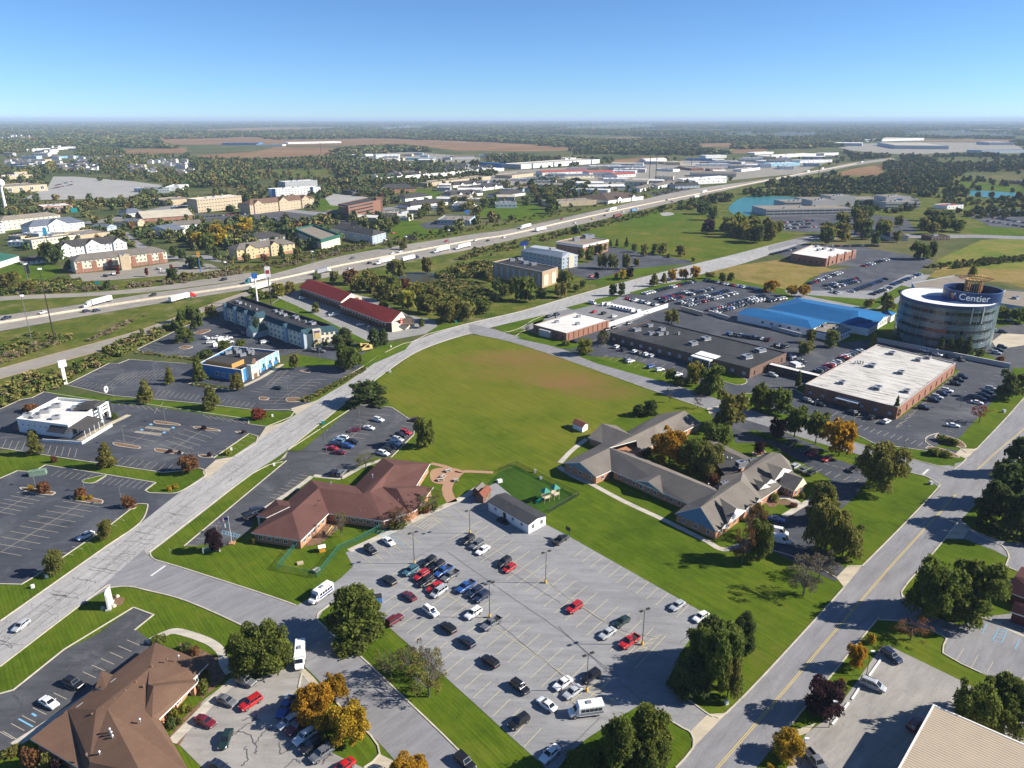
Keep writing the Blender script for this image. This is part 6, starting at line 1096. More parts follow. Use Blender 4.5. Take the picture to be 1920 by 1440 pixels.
CNAME={GREEN: 'green',DKGREEN: 'dark green',OLIVE: 'olive',YGREEN: 'yellow-green',YEL: 'golden yellow',ORANGE: 'orange-yellow',RUST: 'rusty brown',PLUM: 'plum-coloured',GREY: 'greyish sparse',RED: 'red-leaved'}
KN={'broad': ('broadleaf_tree','spreading tree','tree'),'round': ('round_tree','dense round tree','tree'),'cone': ('conical_tree','conical tree','tree'),'pine': ('pine_tree','shaggy pine','tree'),'bush': ('shrub','low shrub','shrub'),'thin': ('sparse_tree','thin-leaved tree','tree')}
NT=[0]
def TREE(kind,col,x0,y0,x1,y1,clear=None,place=None,var=None):
    """a tree whose crown fills the box x0..x1, y0..y1 of the photo"""
    cx,cy=(x0+x1)/2,(y0+y1)/2
    if clear is None: clear={'broad': 1.2,'round': .9,'cone': .7,'pine': .3,'bush': .0,'thin': 1.5}[kind]
    zc=5.0
    for _ in range(4):
        c=G(cx,cy,zc); depth=c.y*CP-(zc-CAMH)*SP; th=math.atan2(CAMH-zc,math.hypot(c.x,c.y))
        a=(x1-x0)*depth/FPX/2; E=(y1-y0)*depth/FPX/2
        b=math.sqrt(max(E*E-(a*math.sin(th)) ** 2,(.45*a) ** 2*math.cos(th) ** 2))/math.cos(th)
        zc=clear+b
    if kind == 'bush': b=min(b,a*1.2)
    h=2*b
    d=math.hypot(c.x,c.y); lod='near' if d <240 and kind != 'bush' else ('mid' if d <420 else 'far')
    NT[0] += 1; var=NT[0]%(3 if lod != 'near' else 2) if var is None else var
    tm,cm=proto(kind,var,lod)
    nm,desc,cat=KN[kind]
    p=place or place_of(cx,cy)
    t=thing(nm,'',cat,(c.x,c.y,0),group=None)
    size='tall ' if h >11 else ('young ' if h <4.5 and kind != 'bush' else '')
    lab(t,f'{size}{CNAME[col]} {desc} beside {p}')
    k=rnd.uniform(.88,1.12); cc=(col[0]*k*rnd.uniform(.92,1.08),col[1]*k,col[2]*k,1)
    w=1.0
    rz=rnd.uniform(0,6.28)
    o=bpy.data.objects.new('crown',cm); link(o,t); o.scale=(a*w,a*w,h*.5); o.location=(0,0,clear); o.rotation_euler=(0,0,rz); o.color=cc
    o=bpy.data.objects.new('trunk',tm); link(o,t); o.scale=(a,a,h); o.location=(0,0,clear*1.0); o.rotation_euler=(0,0,rz)
    t['group']={'bush': 'shrubs around the buildings and lots'}.get(kind,'trees around the buildings and lots')
    if clear >.32*h:   # long bare stem below the crown
        s=MB(); s.tube((0,0,-.05),(0,0,clear),.03*a+.1,.03*a+.07,5); o.data=None if False else o.data
        j=s.build('stem',M_bark,t)
    return t
for a in [
    # near trees, left to right along the bottom
    ('round',GREEN,425,1180,497,1262),('round',GREEN,474,1168,546,1254),('pine',GREEN,606,1100,720,1203),('bush',RUST,40,1397,74,1440),('bush',OLIVE,74,1408,98,1440),('bush',PLUM,96,1420,122,1448),('bush',OLIVE,5,1398,36,1420),
    ('bush',GREEN,283,1190,312,1207),('bush',DKGREEN,338,1205,360,1222),('bush',RUST,355,1210,375,1228),('bush',OLIVE,366,1255,395,1278),('bush',GREEN,372,1275,392,1295),('bush',YGREEN,316,1328,338,1352),('bush',YGREEN,334,1318,352,1336),('bush',DKGREEN,308,1346,328,1368),('bush',OLIVE,330,1344,344,1358),('bush',YGREEN,350,1322,362,1334),('bush',GREEN,372,1288,390,1302),
    ('thin',OLIVE,700,1212,762,1266),('thin',GREY,742,1206,802,1262),('thin',OLIVE,762,1226,842,1304),('thin',GREY,785,1210,835,1260),
    ('broad',ORANGE,548,1282,624,1346),('broad',ORANGE,602,1265,650,1312),('broad',YEL,582,1322,640,1366),('broad',YEL,618,1320,694,1386),('broad',ORANGE,734,1416,804,1466),
    ('pine',DKGREEN,1300,1156,1362,1240),('pine',DKGREEN,1255,1228,1335,1302),('pine',GREEN,1282,1176,1352,1262),('broad',GREEN,1328,1166,1398,1246),('broad',GREEN,1312,1180,1396,1290),('pine',DKGREEN,1370,1150,1418,1228),('broad',OLIVE,1345,1230,1392,1300),
    ('pine',GREEN,1176,1325,1260,1425),('pine',GREEN,1122,1346,1200,1445),('pine',GREEN,1058,1404,1132,1460),('broad',GREEN,1180,1380,1255,1450),
    ('thin',GREY,1478,1048,1545,1112),('broad',GREEN,1712,1056,1802,1158),('broad',GREEN,1775,1050,1880,1150),('broad',GREEN,1752,1090,1850,1168),('thin',RUST,1680,1154,1744,1198),('bush',YEL,1627,1184,1644,1206),('broad',ORANGE,1590,1207,1627,1250,1.0),('bush',YEL,1573,1262,1584,1282),('round',PLUM,1512,1272,1582,1340),('round',YEL,1450,1370,1506,1420),('bush',YEL,1438,1426,1452,1446),
    ('broad',GREEN,1788,1282,1868,1370),('broad',GREEN,1845,1264,1932,1350),('broad',GREEN,1838,1306,1926,1378),
    # middle left
    ('cone',OLIVE,48,808,76,850),('cone',OLIVE,180,830,214,874),('round',RUST,334,855,371,880,1.6),('cone',OLIVE,256,712,286,752),('cone',OLIVE,376,726,412,763),('bush',RUST,96,854,108,867),('bush',RUST,68,902,93,925),('bush',RUST,138,915,160,935),('bush',RUST,230,929,254,952),('round',OLIVE,183,975,209,1008,.8),('round',OLIVE,82,1035,118,1074,.8),('bush',YEL,53,909,63,919),('bush',YEL,152,929,161,938),('bush',YEL,164,928,174,937),('bush',YGREEN,140,931,150,938),('bush',YEL,312,911,322,920),('bush',YEL,321,908,334,917),('bush',RED,472,764,498,786),('bush',YGREEN,420,842,434,853),('bush',PLUM,312,843,324,850),('bush',PLUM,332,845,340,851),('bush',PLUM,376,798,388,806),('bush',PLUM,388,848,396,857),('bush',PLUM,452,806,461,813),
    ('round',PLUM,386,993,415,1030),('bush',RUST,44,756,76,772),('bush',GREEN,208,775,222,786),('bush',DKGREEN,52,805,68,815),
    ('cone',YGREEN,308,688,325,718),('cone',GREEN,358,668,384,712),('round',OLIVE,431,700,455,730),('pine',DKGREEN,650,712,728,759),('broad',GREEN,774,785,813,834),('thin',OLIVE,665,848,705,874),('thin',OLIVE,775,916,832,956),('thin',RUST,728,946,775,986),('thin',OLIVE,626,962,650,998),('bush',GREEN,730,975,765,990),('bush',RED,790,948,805,962),('bush',GREEN,808,938,822,956),('bush',OLIVE,470,1008,480,1020),
    # middle right
    ('pine',DKGREEN,1205,750,1235,778,.1),('pine',DKGREEN,1185,758,1212,780,.1),('broad',ORANGE,1222,806,1292,868),('broad',GREEN,1268,820,1332,880),('broad',OLIVE,1300,832,1356,888),('bush',RUST,1322,886,1350,910),('bush',GREEN,1206,838,1226,856),('broad',OLIVE,1336,736,1400,800),('broad',GREEN,1318,794,1376,836),('thin',RUST,1372,985,1420,1048),('broad',GREEN,1405,980,1453,1046),('thin',RUST,1385,950,1440,1000),('thin',GREY,1250,727,1263,748),('thin',GREY,1300,740,1319,760),('round',PLUM,1414,828,1434,850),('broad',OLIVE,1415,945,1432,970),('bush',OLIVE,1442,925,1462,940),('bush',OLIVE,1405,948,1425,966),('bush',OLIVE,1498,922,1510,934),('bush',RUST,1480,942,1496,952),
    ('broad',GREEN,1408,722,1450,768),('broad',GREEN,1444,728,1490,772),('broad',GREEN,1468,762,1520,808,3.2),('broad',GREEN,1512,774,1556,820,3.2),('broad',ORANGE,1546,787,1612,846,2.6),('round',PLUM,1440,785,1474,818),('broad',OLIVE,1610,834,1698,914,2.2),('pine',OLIVE,1515,906,1576,980),('broad',OLIVE,1516,945,1590,1030),('broad',OLIVE,1552,972,1618,1044),('thin',GREY,1508,1034,1572,1082),
    ('pine',DKGREEN,1885,820,1935,890,.5),('pine',DKGREEN,1852,868,1925,948,.5),('pine',DKGREEN,1832,905,1900,985,.5),('pine',DKGREEN,1882,925,1950,1010,.5),('pine',DKGREEN,1905,870,1960,950,.5),('bush',YGREEN,1866,866,1884,885),('broad',DKGREEN,1870,697,1922,745),('thin',RED,1824,757,1858,783,2.5),('cone',DKGREEN,1674,744,1688,783,.3),('bush',GREEN,1757,816,1780,828),('bush',GREEN,1776,820,1800,834),('bush',GREEN,1738,840,1765,852),('bush',GREEN,1762,845,1785,857),('cone',DKGREEN,1492,696,1504,726,.3),
    ('round',YGREEN,1080,635,1112,662),('thin',GREY,1122,626,1142,644),('round',DKGREEN,1120,622,1141,641),('broad',YGREEN,1284,680,1318,716),('broad',GREEN,1312,684,1362,734),('broad',GREEN,1247,692,1268,712),('thin',GREY,983,603,994,620),('bush',GREEN,1052,638,1070,648),('broad',OLIVE,1245,580,1275,604),('cone',YGREEN,1632,625,1646,652,.5),('broad',OLIVE,1494,640,1528,662),('round',GREEN,1512,618,1530,640),('round',GREEN,1548,620,1574,648),('bush',GREEN,1300,722,1330,740),('bush',GREEN,1260,704,1290,722),
    ('cone',DKGREEN,1757,632,1774,660,.4),('cone',DKGREEN,1774,635,1792,664,.4),('cone',DKGREEN,1790,633,1808,664,.4),('cone',DKGREEN,1806,630,1826,666,.4),('round',DKGREEN,1680,612,1700,636),('bush',GREEN,1830,655,1850,670),('bush',RUST,1868,668,1882,680),('broad',GREEN,1864,575,1895,598),('broad',GREEN,1895,578,1935,602),
    ('cone',DKGREEN,1000+652,548,1668,566,.3),('cone',OLIVE,1655,553,1680,580),('round',OLIVE,1620,560,1640,575),('broad',GREEN,1710,455,1745,484),('broad',DKGREEN,1740,452,1758,482),('cone',YGREEN,1816,497,1834,516,.5),
]: TREE(*a)
for x,y,w,h,k,c in [  # rows and groups a little further off: x, bottom y, width, height in the photo
    (1166,552,15,22,'round',DKGREEN),(1149,552,16,20,'round',DKGREEN),(1227,535,18,22,'cone',OLIVE),(1245,530,13,18,'cone',OLIVE),(1261,523,20,18,'broad',ORANGE),(1282,520,20,16,'broad',ORANGE),(1305,521,22,22,'broad',ORANGE),(1332,520,20,10,'broad',OLIVE),(1355,527,14,16,'round',GREEN),(1446,545,28,20,'broad',ORANGE),(1485,552,22,17,'broad',ORANGE),(1508,553,22,19,'broad',ORANGE),(1370,527,14,16,'round',GREEN),
    (1168,522,14,16,'broad',YEL),(1155,522,10,12,'bush',ORANGE),(1181,520,17,18,'round',PLUM),(1068,516,18,12,'thin',RUST),(1119,522,10,12,'round',PLUM),(1092,538,12,12,'round',DKGREEN),(1080,545,16,12,'round',GREEN),
    (1130,500,22,24,'broad',OLIVE),(1148,502,22,26,'broad',OLIVE),(1175,502,18,26,'broad',OLIVE),(1194,498,13,14,'round',OLIVE),(1208,478,16,20,'round',OLIVE),(1228,473,15,17,'round',OLIVE),(1242,476,18,20,'round',OLIVE),(1277,478,18,18,'round',OLIVE),(1189,471,12,14,'round',GREEN),(1145,462,6,12,'cone',DKGREEN),(1157,462,7,14,'cone',DKGREEN),(1175,463,8,18,'cone',DKGREEN),(1222,478,10,8,'bush',GREEN),(1255,483,10,8,'bush',GREEN),(1125,475,16,18,'broad',GREEN),(1108,478,14,18,'broad',GREEN),(1090,482,14,16,'broad',GREEN),(1105,488,18,22,'broad',GREEN),(1133,470,10,14,'broad',OLIVE),
    (1060,545,32,40,'broad',GREEN),(985,562,46,44,'broad',GREEN),(1052,555,26,26,'broad',OLIVE),(960,550,22,30,'broad',DKGREEN),(930,545,22,24,'broad',DKGREEN),(945,555,20,22,'broad',GREEN),(1015,555,24,16,'bush',GREEN),(915,528,18,22,'broad',OLIVE),(1095,535,9,9,'bush',GREEN),
    (745,520,42,34,'broad',OLIVE),(800,510,20,28,'broad',OLIVE),(700,545,30,30,'broad',OLIVE),(655,530,34,24,'broad',RUST),(670,545,30,28,'broad',OLIVE),(725,560,34,30,'broad',OLIVE),(765,578,40,34,'broad',YGREEN),(800,585,40,34,'broad',OLIVE),(840,600,42,36,'broad',OLIVE),(875,598,40,34,'broad',OLIVE),(905,585,30,26,'broad',GREEN),(780,560,34,30,'broad',YGREEN),(720,582,22,20,'bush',GREEN),(625,528,22,20,'broad',OLIVE),(738,545,28,28,'broad',GREEN),(815,562,30,24,'broad',OLIVE),(595,525,18,14,'bush',GREEN),(760,540,20,18,'broad',RUST),(850,575,30,24,'bush',OLIVE),(690,520,24,16,'bush',OLIVE),(865,515,26,16,'bush',OLIVE),(895,500,22,12,'bush',OLIVE),
    (520,555,28,24,'round',YGREEN),(542,550,22,22,'round',OLIVE),(480,560,30,20,'broad',GREEN),(592,585,16,18,'pine',GREEN),(648,645,30,30,'pine',DKGREEN),(700,648,24,32,'pine',DKGREEN),(718,645,22,28,'pine',DKGREEN),(480,628,14,32,'cone',DKGREEN),(592,650,14,28,'cone',DKGREEN),(632,652,26,24,'round',DKGREEN),(655,690,52,40,'broad',GREEN),(640,684,18,34,'round',GREEN),(790,612,13,15,'round',GREEN),(345,640,38,26,'pine',GREEN),(365,615,30,40,'broad',DKGREEN),(340,602,28,22,'broad',GREEN),(395,595,24,22,'broad',OLIVE),(420,655,24,16,'round',GREEN),(450,650,20,14,'round',GREEN),(385,672,30,16,'bush',DKGREEN),(552,688,20,24,'broad',OLIVE),(612,648,8,12,'cone',DKGREEN),(604,648,8,12,'cone',DKGREEN),(500,560,20,14,'bush',GREEN),
    (322,525,20,22,'round',DKGREEN),(200,540,14,14,'round',DKGREEN),(345,522,22,12,'bush',OLIVE),(130,505,24,24,'broad',GREEN),(100,492,36,36,'broad',DKGREEN),(85,480,28,26,'broad',GREEN),(325,480,18,20,'round',DKGREEN),(340,485,16,18,'round',DKGREEN),(358,500,18,20,'round',DKGREEN),(372,502,20,22,'round',DKGREEN),(425,500,32,28,'thin',OLIVE),(390,476,12,18,'cone',DKGREEN),(405,485,14,24,'cone',DKGREEN),(462,490,18,16,'round',OLIVE),(527,482,13,24,'cone',DKGREEN),(558,482,18,18,'round',OLIVE),(496,490,16,14,'round',RUST),(220,514,8,14,'round',RED),(274,516,8,14,'round',RED),(322,510,8,14,'round',RED),(15,540,40,30,'broad',OLIVE),(50,545,26,20,'broad',OLIVE),(1300,490,8,8,'bush',GREEN)]:
    TREE(k,c,x-w/2,y-h,x+w/2,y)

# individual trees scattered in groups further away: polygon in the photo, number, typical width and height in metres
def GROVE(poly,n,w,h,cols,kinds=('broad','round'),place=None):
    xs=[p[0] for p in poly]; ys=[p[1] for p in poly]; k=0; pts=[]
    for _ in range(n*30):
        if k >= n: break
        x,y=rnd.uniform(min(xs),max(xs)),rnd.uniform(min(ys),max(ys))
        if not inpoly(x,y,poly): continue
        c=G(x,y); 
        if any((c-q).length <w*.5 for q in pts): continue
        pts.append(c); k += 1
        d=c.length; s=FPX/(c.y*CP+CAMH*SP); ww=w*rnd.uniform(.75,1.3); hh=h*rnd.uniform(.8,1.2)
        TREE(rnd.choice(kinds),rnd.choice(cols),x-ww*s/2,y-hh*s*.93,x+ww*s/2,y+.1*ww*s,place=place)
GROVE([(1285,430),(1310,395),(1380,410),(1450,420),(1445,458),(1400,458),(1330,440)],12,16,15,(DKGREEN,GREEN,GREEN,PLUM,OLIVE))
GROVE([(1380,460),(1385,425),(1440,418),(1500,445),(1440,455)],7,14,12,(YGREEN,OLIVE,YGREEN))
GROVE([(1510,452),(1560,430),(1640,425),(1700,450),(1640,458),(1570,455)],14,12,12,(DKGREEN,GREEN,OLIVE,OLIVE))
GROVE([(1560,420),(1640,395),(1790,410),(1800,435),(1700,445),(1620,440)],18,14,13,(DKGREEN,GREEN,GREEN,OLIVE,YGREEN))
GROVE([(390,425),(470,425),(480,455),(400,465),(330,455)],10,12,11,(YGREEN,OLIVE,GREEN,YEL)); GROVE([(690,440),(760,420),(830,400),(960,385),(830,395),(700,425)],10,9,9,(GREEN,OLIVE,DKGREEN))
GROVE([(790,400),(870,370),(960,385),(940,395),(820,410)],10,12,11,(GREEN,OLIVE)); GROVE([(700,465),(760,448),(850,430),(860,436),(740,470)],12,6,6,(GREEN,OLIVE,DKGREEN),('round','bush','cone'))
GROVE([(970,395),(1000,360),(1060,365),(1050,395),(1000,410)],7,13,13,(GREEN,OLIVE))
# ================================================================ FAR WOODS (stuff nobody could count)
def cmat(name,stops):
    m,t,b=newmat(name); t.nodes.remove(b); oi=N(t,'ShaderNodeObjectInfo'); gi=N(t,'ShaderNodeNewGeometry')
    c=mixc(t,1.0,ramp(t,oi.outputs['Random'],stops),ramp(t,gi.outputs['Random Per Island'],[(0,(.6,.6,.6)),(1,(1.4,1.4,1.3))]),'MULTIPLY')
    d=N(t,'ShaderNodeBsdfDiffuse'); t.links.new(c,d.inputs[0]); t.links.new(d.outputs[0],t.nodes['Material Output'].inputs[0]); return m
M_wood=cmat('woodland_leaves',[(0,(.07,.1,.04)),(.3,(.1,.13,.044)),(.55,(.135,.15,.05)),(.78,(.17,.16,.055)),(.92,(.2,.165,.06)),(.975,(.22,.16,.04)),(1,(.15,.08,.045))])
M_scrub=cmat('scrub_leaves',[(0,(.08,.11,.028)),(.4,(.12,.14,.035)),(.7,(.17,.16,.045)),(.9,(.23,.18,.07)),(1,(.26,.2,.11))])
M_reed=cmat('dry_reeds',[(0,(.14,.11,.065)),(.5,(.2,.16,.1)),(1,(.27,.22,.15))])
def lump(name,seed,n,s,mat,kind):
    rs=np.random.default_rng(seed); C,A=lobes(rs,kind); q=fit(leaves(rs,C,A,n,s,.1,.7)); q[:,2] *= .5
    return bpy.data.objects.new(name,quads_mesh(name,q,mat))
def coll(name,objs):
    c=bpy.data.collections.new(name)
    for o in objs: c.objects.link(o)
    return c
C_wood=coll('crowns',[lump('crown',50+i,150,.27,M_wood,k) for i,k in enumerate(('broad','round','broad','round','cone'))])
def clump(seed,mat):   # a patch of canopy some trees across, for the far distance
    rs=np.random.default_rng(seed); Q=[]
    for i in range(9):
        C,A=lobes(rs,'round'); q=fit(leaves(rs,C,A,46,.34,.1,.75)); q[:,2] *= .5; q[:,:2]=q[:,:2]*.42+rs.normal(size=2)*.45; q[:,2]=np.clip(q[:,2],0,1.1)*(.75+.4*rs.random()); Q.append(q)
    return bpy.data.objects.new('canopy',quads_mesh('canopy',np.concatenate(Q),mat))
C_clump=coll('canopies',[clump(80+i,M_wood) for i in range(4)])
C_scrub=coll('scrub_plants',[lump('scrub_plant',60+i,90,.3,M_scrub,'bush') for i in range(3)])
C_reed=coll('reed_tufts',[lump('reed_tuft',70+i,90,.2,M_reed,'bush') for i in range(2)])
def scatter(name,cat,label,pts,collection,mat):
    """pts: rows of x, y, z, radius, height, turn"""
    P=np.array(pts,dtype=np.float32); me=bpy.data.meshes.new(name); me.vertices.add(len(P)); me.vertices.foreach_set('co',P[:,:3].ravel())
    a=me.attributes.new('size','FLOAT_VECTOR','POINT'); a.data.foreach_set('vector',np.stack([P[:,3],P[:,3],P[:,4]],1).ravel())
    a=me.attributes.new('turn','FLOAT_VECTOR','POINT'); a.data.foreach_set('vector',np.stack([P[:,5]*0,P[:,5]*0,P[:,5]],1).ravel())
    me.materials.append(mat)
    o=bpy.data.objects.new(name,me); COL.objects.link(o); o['label']=label; o['category']=cat; o['kind']='stuff'
    g=bpy.data.node_groups.new(name,'GeometryNodeTree'); g.interface.new_socket('Geometry',in_out='INPUT',socket_type='NodeSocketGeometry'); g.interface.new_socket('Geometry',in_out='OUTPUT',socket_type='NodeSocketGeometry')
    i,u=g.nodes.new('NodeGroupInput'),g.nodes.new('NodeGroupOutput'); ip=g.nodes.new('GeometryNodeInstanceOnPoints'); ci=g.nodes.new('GeometryNodeCollectionInfo')
    ci.inputs['Collection'].default_value=collection; ci.inputs['Separate Children'].default_value=True; ci.inputs['Reset Children'].default_value=True; ip.inputs['Pick Instance'].default_value=True
    s=g.nodes.new('GeometryNodeInputNamedAttribute'); s.data_type='FLOAT_VECTOR'; s.inputs[0].default_value='size'
    r=g.nodes.new('GeometryNodeInputNamedAttribute'); r.data_type='FLOAT_VECTOR'; r.inputs[0].default_value='turn'
    L=g.links.new; L(i.outputs[0],ip.inputs['Points']); L(ci.outputs[0],ip.inputs['Instance']); L(s.outputs['Attribute'],ip.inputs['Scale']); L(r.outputs['Attribute'],ip.inputs['Rotation']); L(ip.outputs[0],u.inputs[0])
    md=o.modifiers.new('instances','NODES'); md.node_group=g; return o
# where no wood grows (photo outlines of open ground)
OPEN=[[(270,262),(480,257),(520,262),(720,259),(960,268),(1120,280),(1010,286),(860,284),(760,271),(650,274),(640,284),(600,293),(480,297),(350,294),(360,286),(330,272)],[(210,282),(350,277),(350,287),(250,289)],[(330,244),(500,238),(680,238),(480,245)],[(1070,261),(1160,257),(1300,258),(1180,262)],[(1280,269),(1395,267),(1390,277),(1300,276)],[(1330,281),(1440,279),(1440,288),(1340,288)],[(1565,326),(1600,316),(1660,308),(1652,328),(1585,331)],[(1750,313),(1810,314),(1800,322),(1755,322)],
        [(0,332),(90,325),(260,335),(330,345),(330,375),(130,378),(0,380)],[(-100,300),(0,290),(130,278),(150,284),(110,300),(40,315),(-100,330)],[(640,294),(760,284),(900,288),(920,303),(780,305)],[(230,318),(340,292),(370,320),(340,335),(200,335)],[(100,300),(190,310),(190,328),(110,322)],
        [(900,345),(925,318),(1120,292),(1300,292),(1450,280),(1570,275),(1600,300),(1300,352),(1100,380),(950,400),(760,400),(720,380),(740,350)],[(1560,272),(1700,258),(1920,262),(1920,284),(1720,288),(1600,284)],[(480,318),(620,315),(640,322),(600,332),(460,335)],[(1340,405),(1360,380),(1420,365),(1570,366),(1720,366),(1760,385),(1720,405),(1440,410)],[(1790,345),(1960,350),(1960,378),(1800,375)],[(760,300),(860,303),(870,312),(780,312)],[(480,340),(620,345),(640,380),(480,395)]]
HWL=[(-500,560),(0,540),(275,530),(480,500),(650,462),(880,428),(1135,380),(1285,350),(1440,330),(1540,313),(1600,303),(1690,293),(1690,304),(1600,318),(1440,350),(1350,372),(1247,395),(1110,428),(960,470),(725,510),(462,560),(0,720),(-500,800)]
OPEN += [[(700,240),(800,234),(800,238),(720,243)],[(1050,238),(1230,232),(1230,238),(1060,241)],[(1360,254),(1400,246),(1430,252),(1420,257)],[(1440,256),(1440,249),(1540,250),(1530,256)],[(1690,252),(1720,246),(1850,248),(1900,254),(1780,257)],[(0,262),(0,256),(70,254),(70,260)]]
def wood_ok(px,py): return not any(inpoly(px,py,q) or inpoly(px,py-(7 if py >270 else 2.5),q) for q in OPEN) and not inpoly(px,py,HWL)
from mathutils import noise as mnoise
near,far=[],[]
def fbm(x,y,s): return mnoise.fractal(Vector((x/s,y/s,3.3)),1.0,2.0,4)
# individual crowns 700 m .. 2.4 km away
for _ in range(30000):
    d=560+(3000-560)*rnd.random() ** .8; a=rnd.uniform(-.72,.72); x,y=d*math.tan(a),d
    px,py=PXof((x,y,0))
    if px <-120 or px >2040 or not wood_ok(px,py): continue
    if py >352 and px <1760 and not (px >1440 and py <372): continue      # town and campus: trees there are set one by one
    if py >352: continue
    f=fbm(x,y,420)
    if f <(-.04 if py <318 else .04): continue
    s=rnd.uniform(4.5,8); near.append((x,y,0,s,s*rnd.uniform(1.5,2.1),rnd.uniform(0,6.28)))
for _ in range(19000):
    d=2600*(34000/2600) ** (rnd.random() ** .9); a=rnd.uniform(-.66,.66); x,y=d*math.tan(a),d
    px,py=PXof((x,y,0))
    if px <-60 or px >1980 or not wood_ok(px,py): continue
    if fbm(x,y,1500) <-.2: continue
    s=rnd.uniform(22,42)*(1+d/9000); far.append((x,y,0,s,rnd.uniform(11,16)*(1+d/60000),rnd.uniform(0,6.28)))
scatter('woodland','woodland','mixed autumn woods spread over the plain beyond the highway',near,C_wood,M_wood)
scatter('far_woodland','woodland','blue-green distant woods reaching to the horizon',far,C_clump,M_wood)
def patch(poly,n,r,h,out,zmin=.6):
    xs=[p[0] for p in poly]; ys=[p[1] for p in poly]
    W3=[G(a,b) for a,b in poly]; X=[p.x for p in W3]; Y=[p.y for p in W3]; q=[(p.x,p.y) for p in W3]; k=0
    for _ in range(n*12):
        x,y=rnd.uniform(min(X),max(X)),rnd.uniform(min(Y),max(Y))
        if inpoly(x,y,q):
            s=r*rnd.uniform(.6,1.4); out.append((x,y,0,s,h*rnd.uniform(.6,1.3),rnd.uniform(0,6.28))); k += 1
            if k >= n: break
sc_,rd,wd=[],[],[]
patch([(250,630),(345,600),(360,608),(262,652),(205,680),(130,715),(70,740),(120,700)],130,1.9,2.6,sc_); patch([(0,690+40),(60,700),(140,700),(100,735),(50,745),(0,765)],90,2.0,2.4,sc_)
patch([(0,650),(60,625),(140,630),(120,645),(40,670),(0,675)],60,1.6,1.6,sc_); patch([(160,640),(230,605),(280,590),(260,598),(180,640)],50,1.4,1.2,rd); patch([(0,668),(60,645),(130,638),(40,668),(0,684)],60,1.3,1.3,rd)
patch([(0,545),(60,530),(130,525),(200,535),(120,548),(0,555)],110,2.2,2.8,sc_); patch([(0,548),(200,538),(330,525),(440,508),(440,516),(330,533),(180,546),(0,554)],160,1.6,2.2,rd)
patch([(330,520),(480,500),(640,462),(700,450),(700,458),(560,492),(400,516)],150,1.9,2.4,sc_); patch([(400,512),(560,490),(700,456),(705,462),(560,497),(410,520)],140,1.5,2.2,rd); patch([(700,454),(880,428),(1135,380),(1300,348),(1300,354),(1135,387),(880,436),(720,464)],260,2.2,2.6,sc_)
patch([(880,470),(960,455),(1110,420),(1250,388),(1262,392),(1110,430),(985,462),(920,480),(860,490)],220,2.4,2.4,sc_)
patch([(670,535),(720,520),(735,536),(775,536),(830,532),(900,540),(940,560),(900,590),(860,600),(780,578),(720,565)],420,2.0,2.2,sc_); patch([(800,528),(850,522),(900,530),(930,552),(880,552),(810,545)],240,1.7,1.1,sc_)
patch([(810,520),(860,500),(930,492),(920,520),(850,525)],180,2.2,3.0,sc_)
patch([(560,752),(600,733),(684,690),(690,692),(608,738),(572,756)],170,.9,.9,sc_); patch([(253,658),(330,667),(372,672),(370,676),(330,672),(250,662)],60,.8,.8,sc_); patch([(365,717),(430,728),(450,722),(440,730),(400,728),(355,722)],50,.7,.7,sc_)
patch([(1730,500),(1830,488),(1960,478),(1960,486),(1830,500),(1760,508)],130,2.2,2.6,sc_); patch([(1330,378),(1400,372),(1440,362),(1560,345),(1620,335),(1690,330),(1760,350),(1740,362),(1600,364),(1500,364),(1440,368)],700,4.5,5.5,wd)
patch([(1655,330),(1690,306),(1760,310),(1820,318),(1790,335),(1780,350),(1700,345)],340,5.5,9,wd); patch([(1235,390),(1290,378),(1360,362),(1380,370),(1330,388),(1290,396)],90,4,4.5,wd)
patch([(560,395),(620,350),(690,345),(730,352),(700,370),(640,360)],150,5,9,wd); patch([(960,360),(1010,335),(1100,345),(1110,358),(1030,362)],90,6,9,wd); patch([(1930,880),(1925,980),(1990,1000),(1990,860)],30,3,6,wd)
patch([(300,450),(330,440),(470,425),(500,440),(480,462),(380,470)],60,4.5,7.5,wd); patch([(560,425),(620,400),(700,405),(640,412),(600,430)],40,4,6,wd); patch([(0,395),(100,388),(250,372),(330,366),(330,376),(200,392),(60,402),(0,405)],120,4.5,6.5,wd); patch([(250,372),(330,345),(360,350),(330,390),(260,395)],40,5,7,wd)
patch([(180,340),(260,322),(420,320),(480,345),(440,362),(330,345),(250,335)],130,5,8,wd); patch([(0,318),(150,318),(250,312),(240,330),(100,326),(0,330)],120,4.5,7,wd)
patch([(1100,362),(1180,352),(1300,340),(1310,346),(1190,362),(1120,372)],60,3.5,5,wd); patch([(720,330),(930,318),(930,330),(800,350),(720,352)],150,5,7,wd); patch([(900,330),(900,322),(780,316),(680,316),(680,326),(780,330)],80,4.5,7,wd)
patch([(1560,395),(1620,380),(1700,375),(1740,380),(1700,400),(1620,400)],50,4.5,7,wd); patch([(1780,400),(1920,385),(1960,390),(1960,400),(1860,415)],60,4,6,wd); patch([(1760,380),(1800,350),(1830,375),(1960,372),(1960,384),(1830,392)],80,4,5,wd)
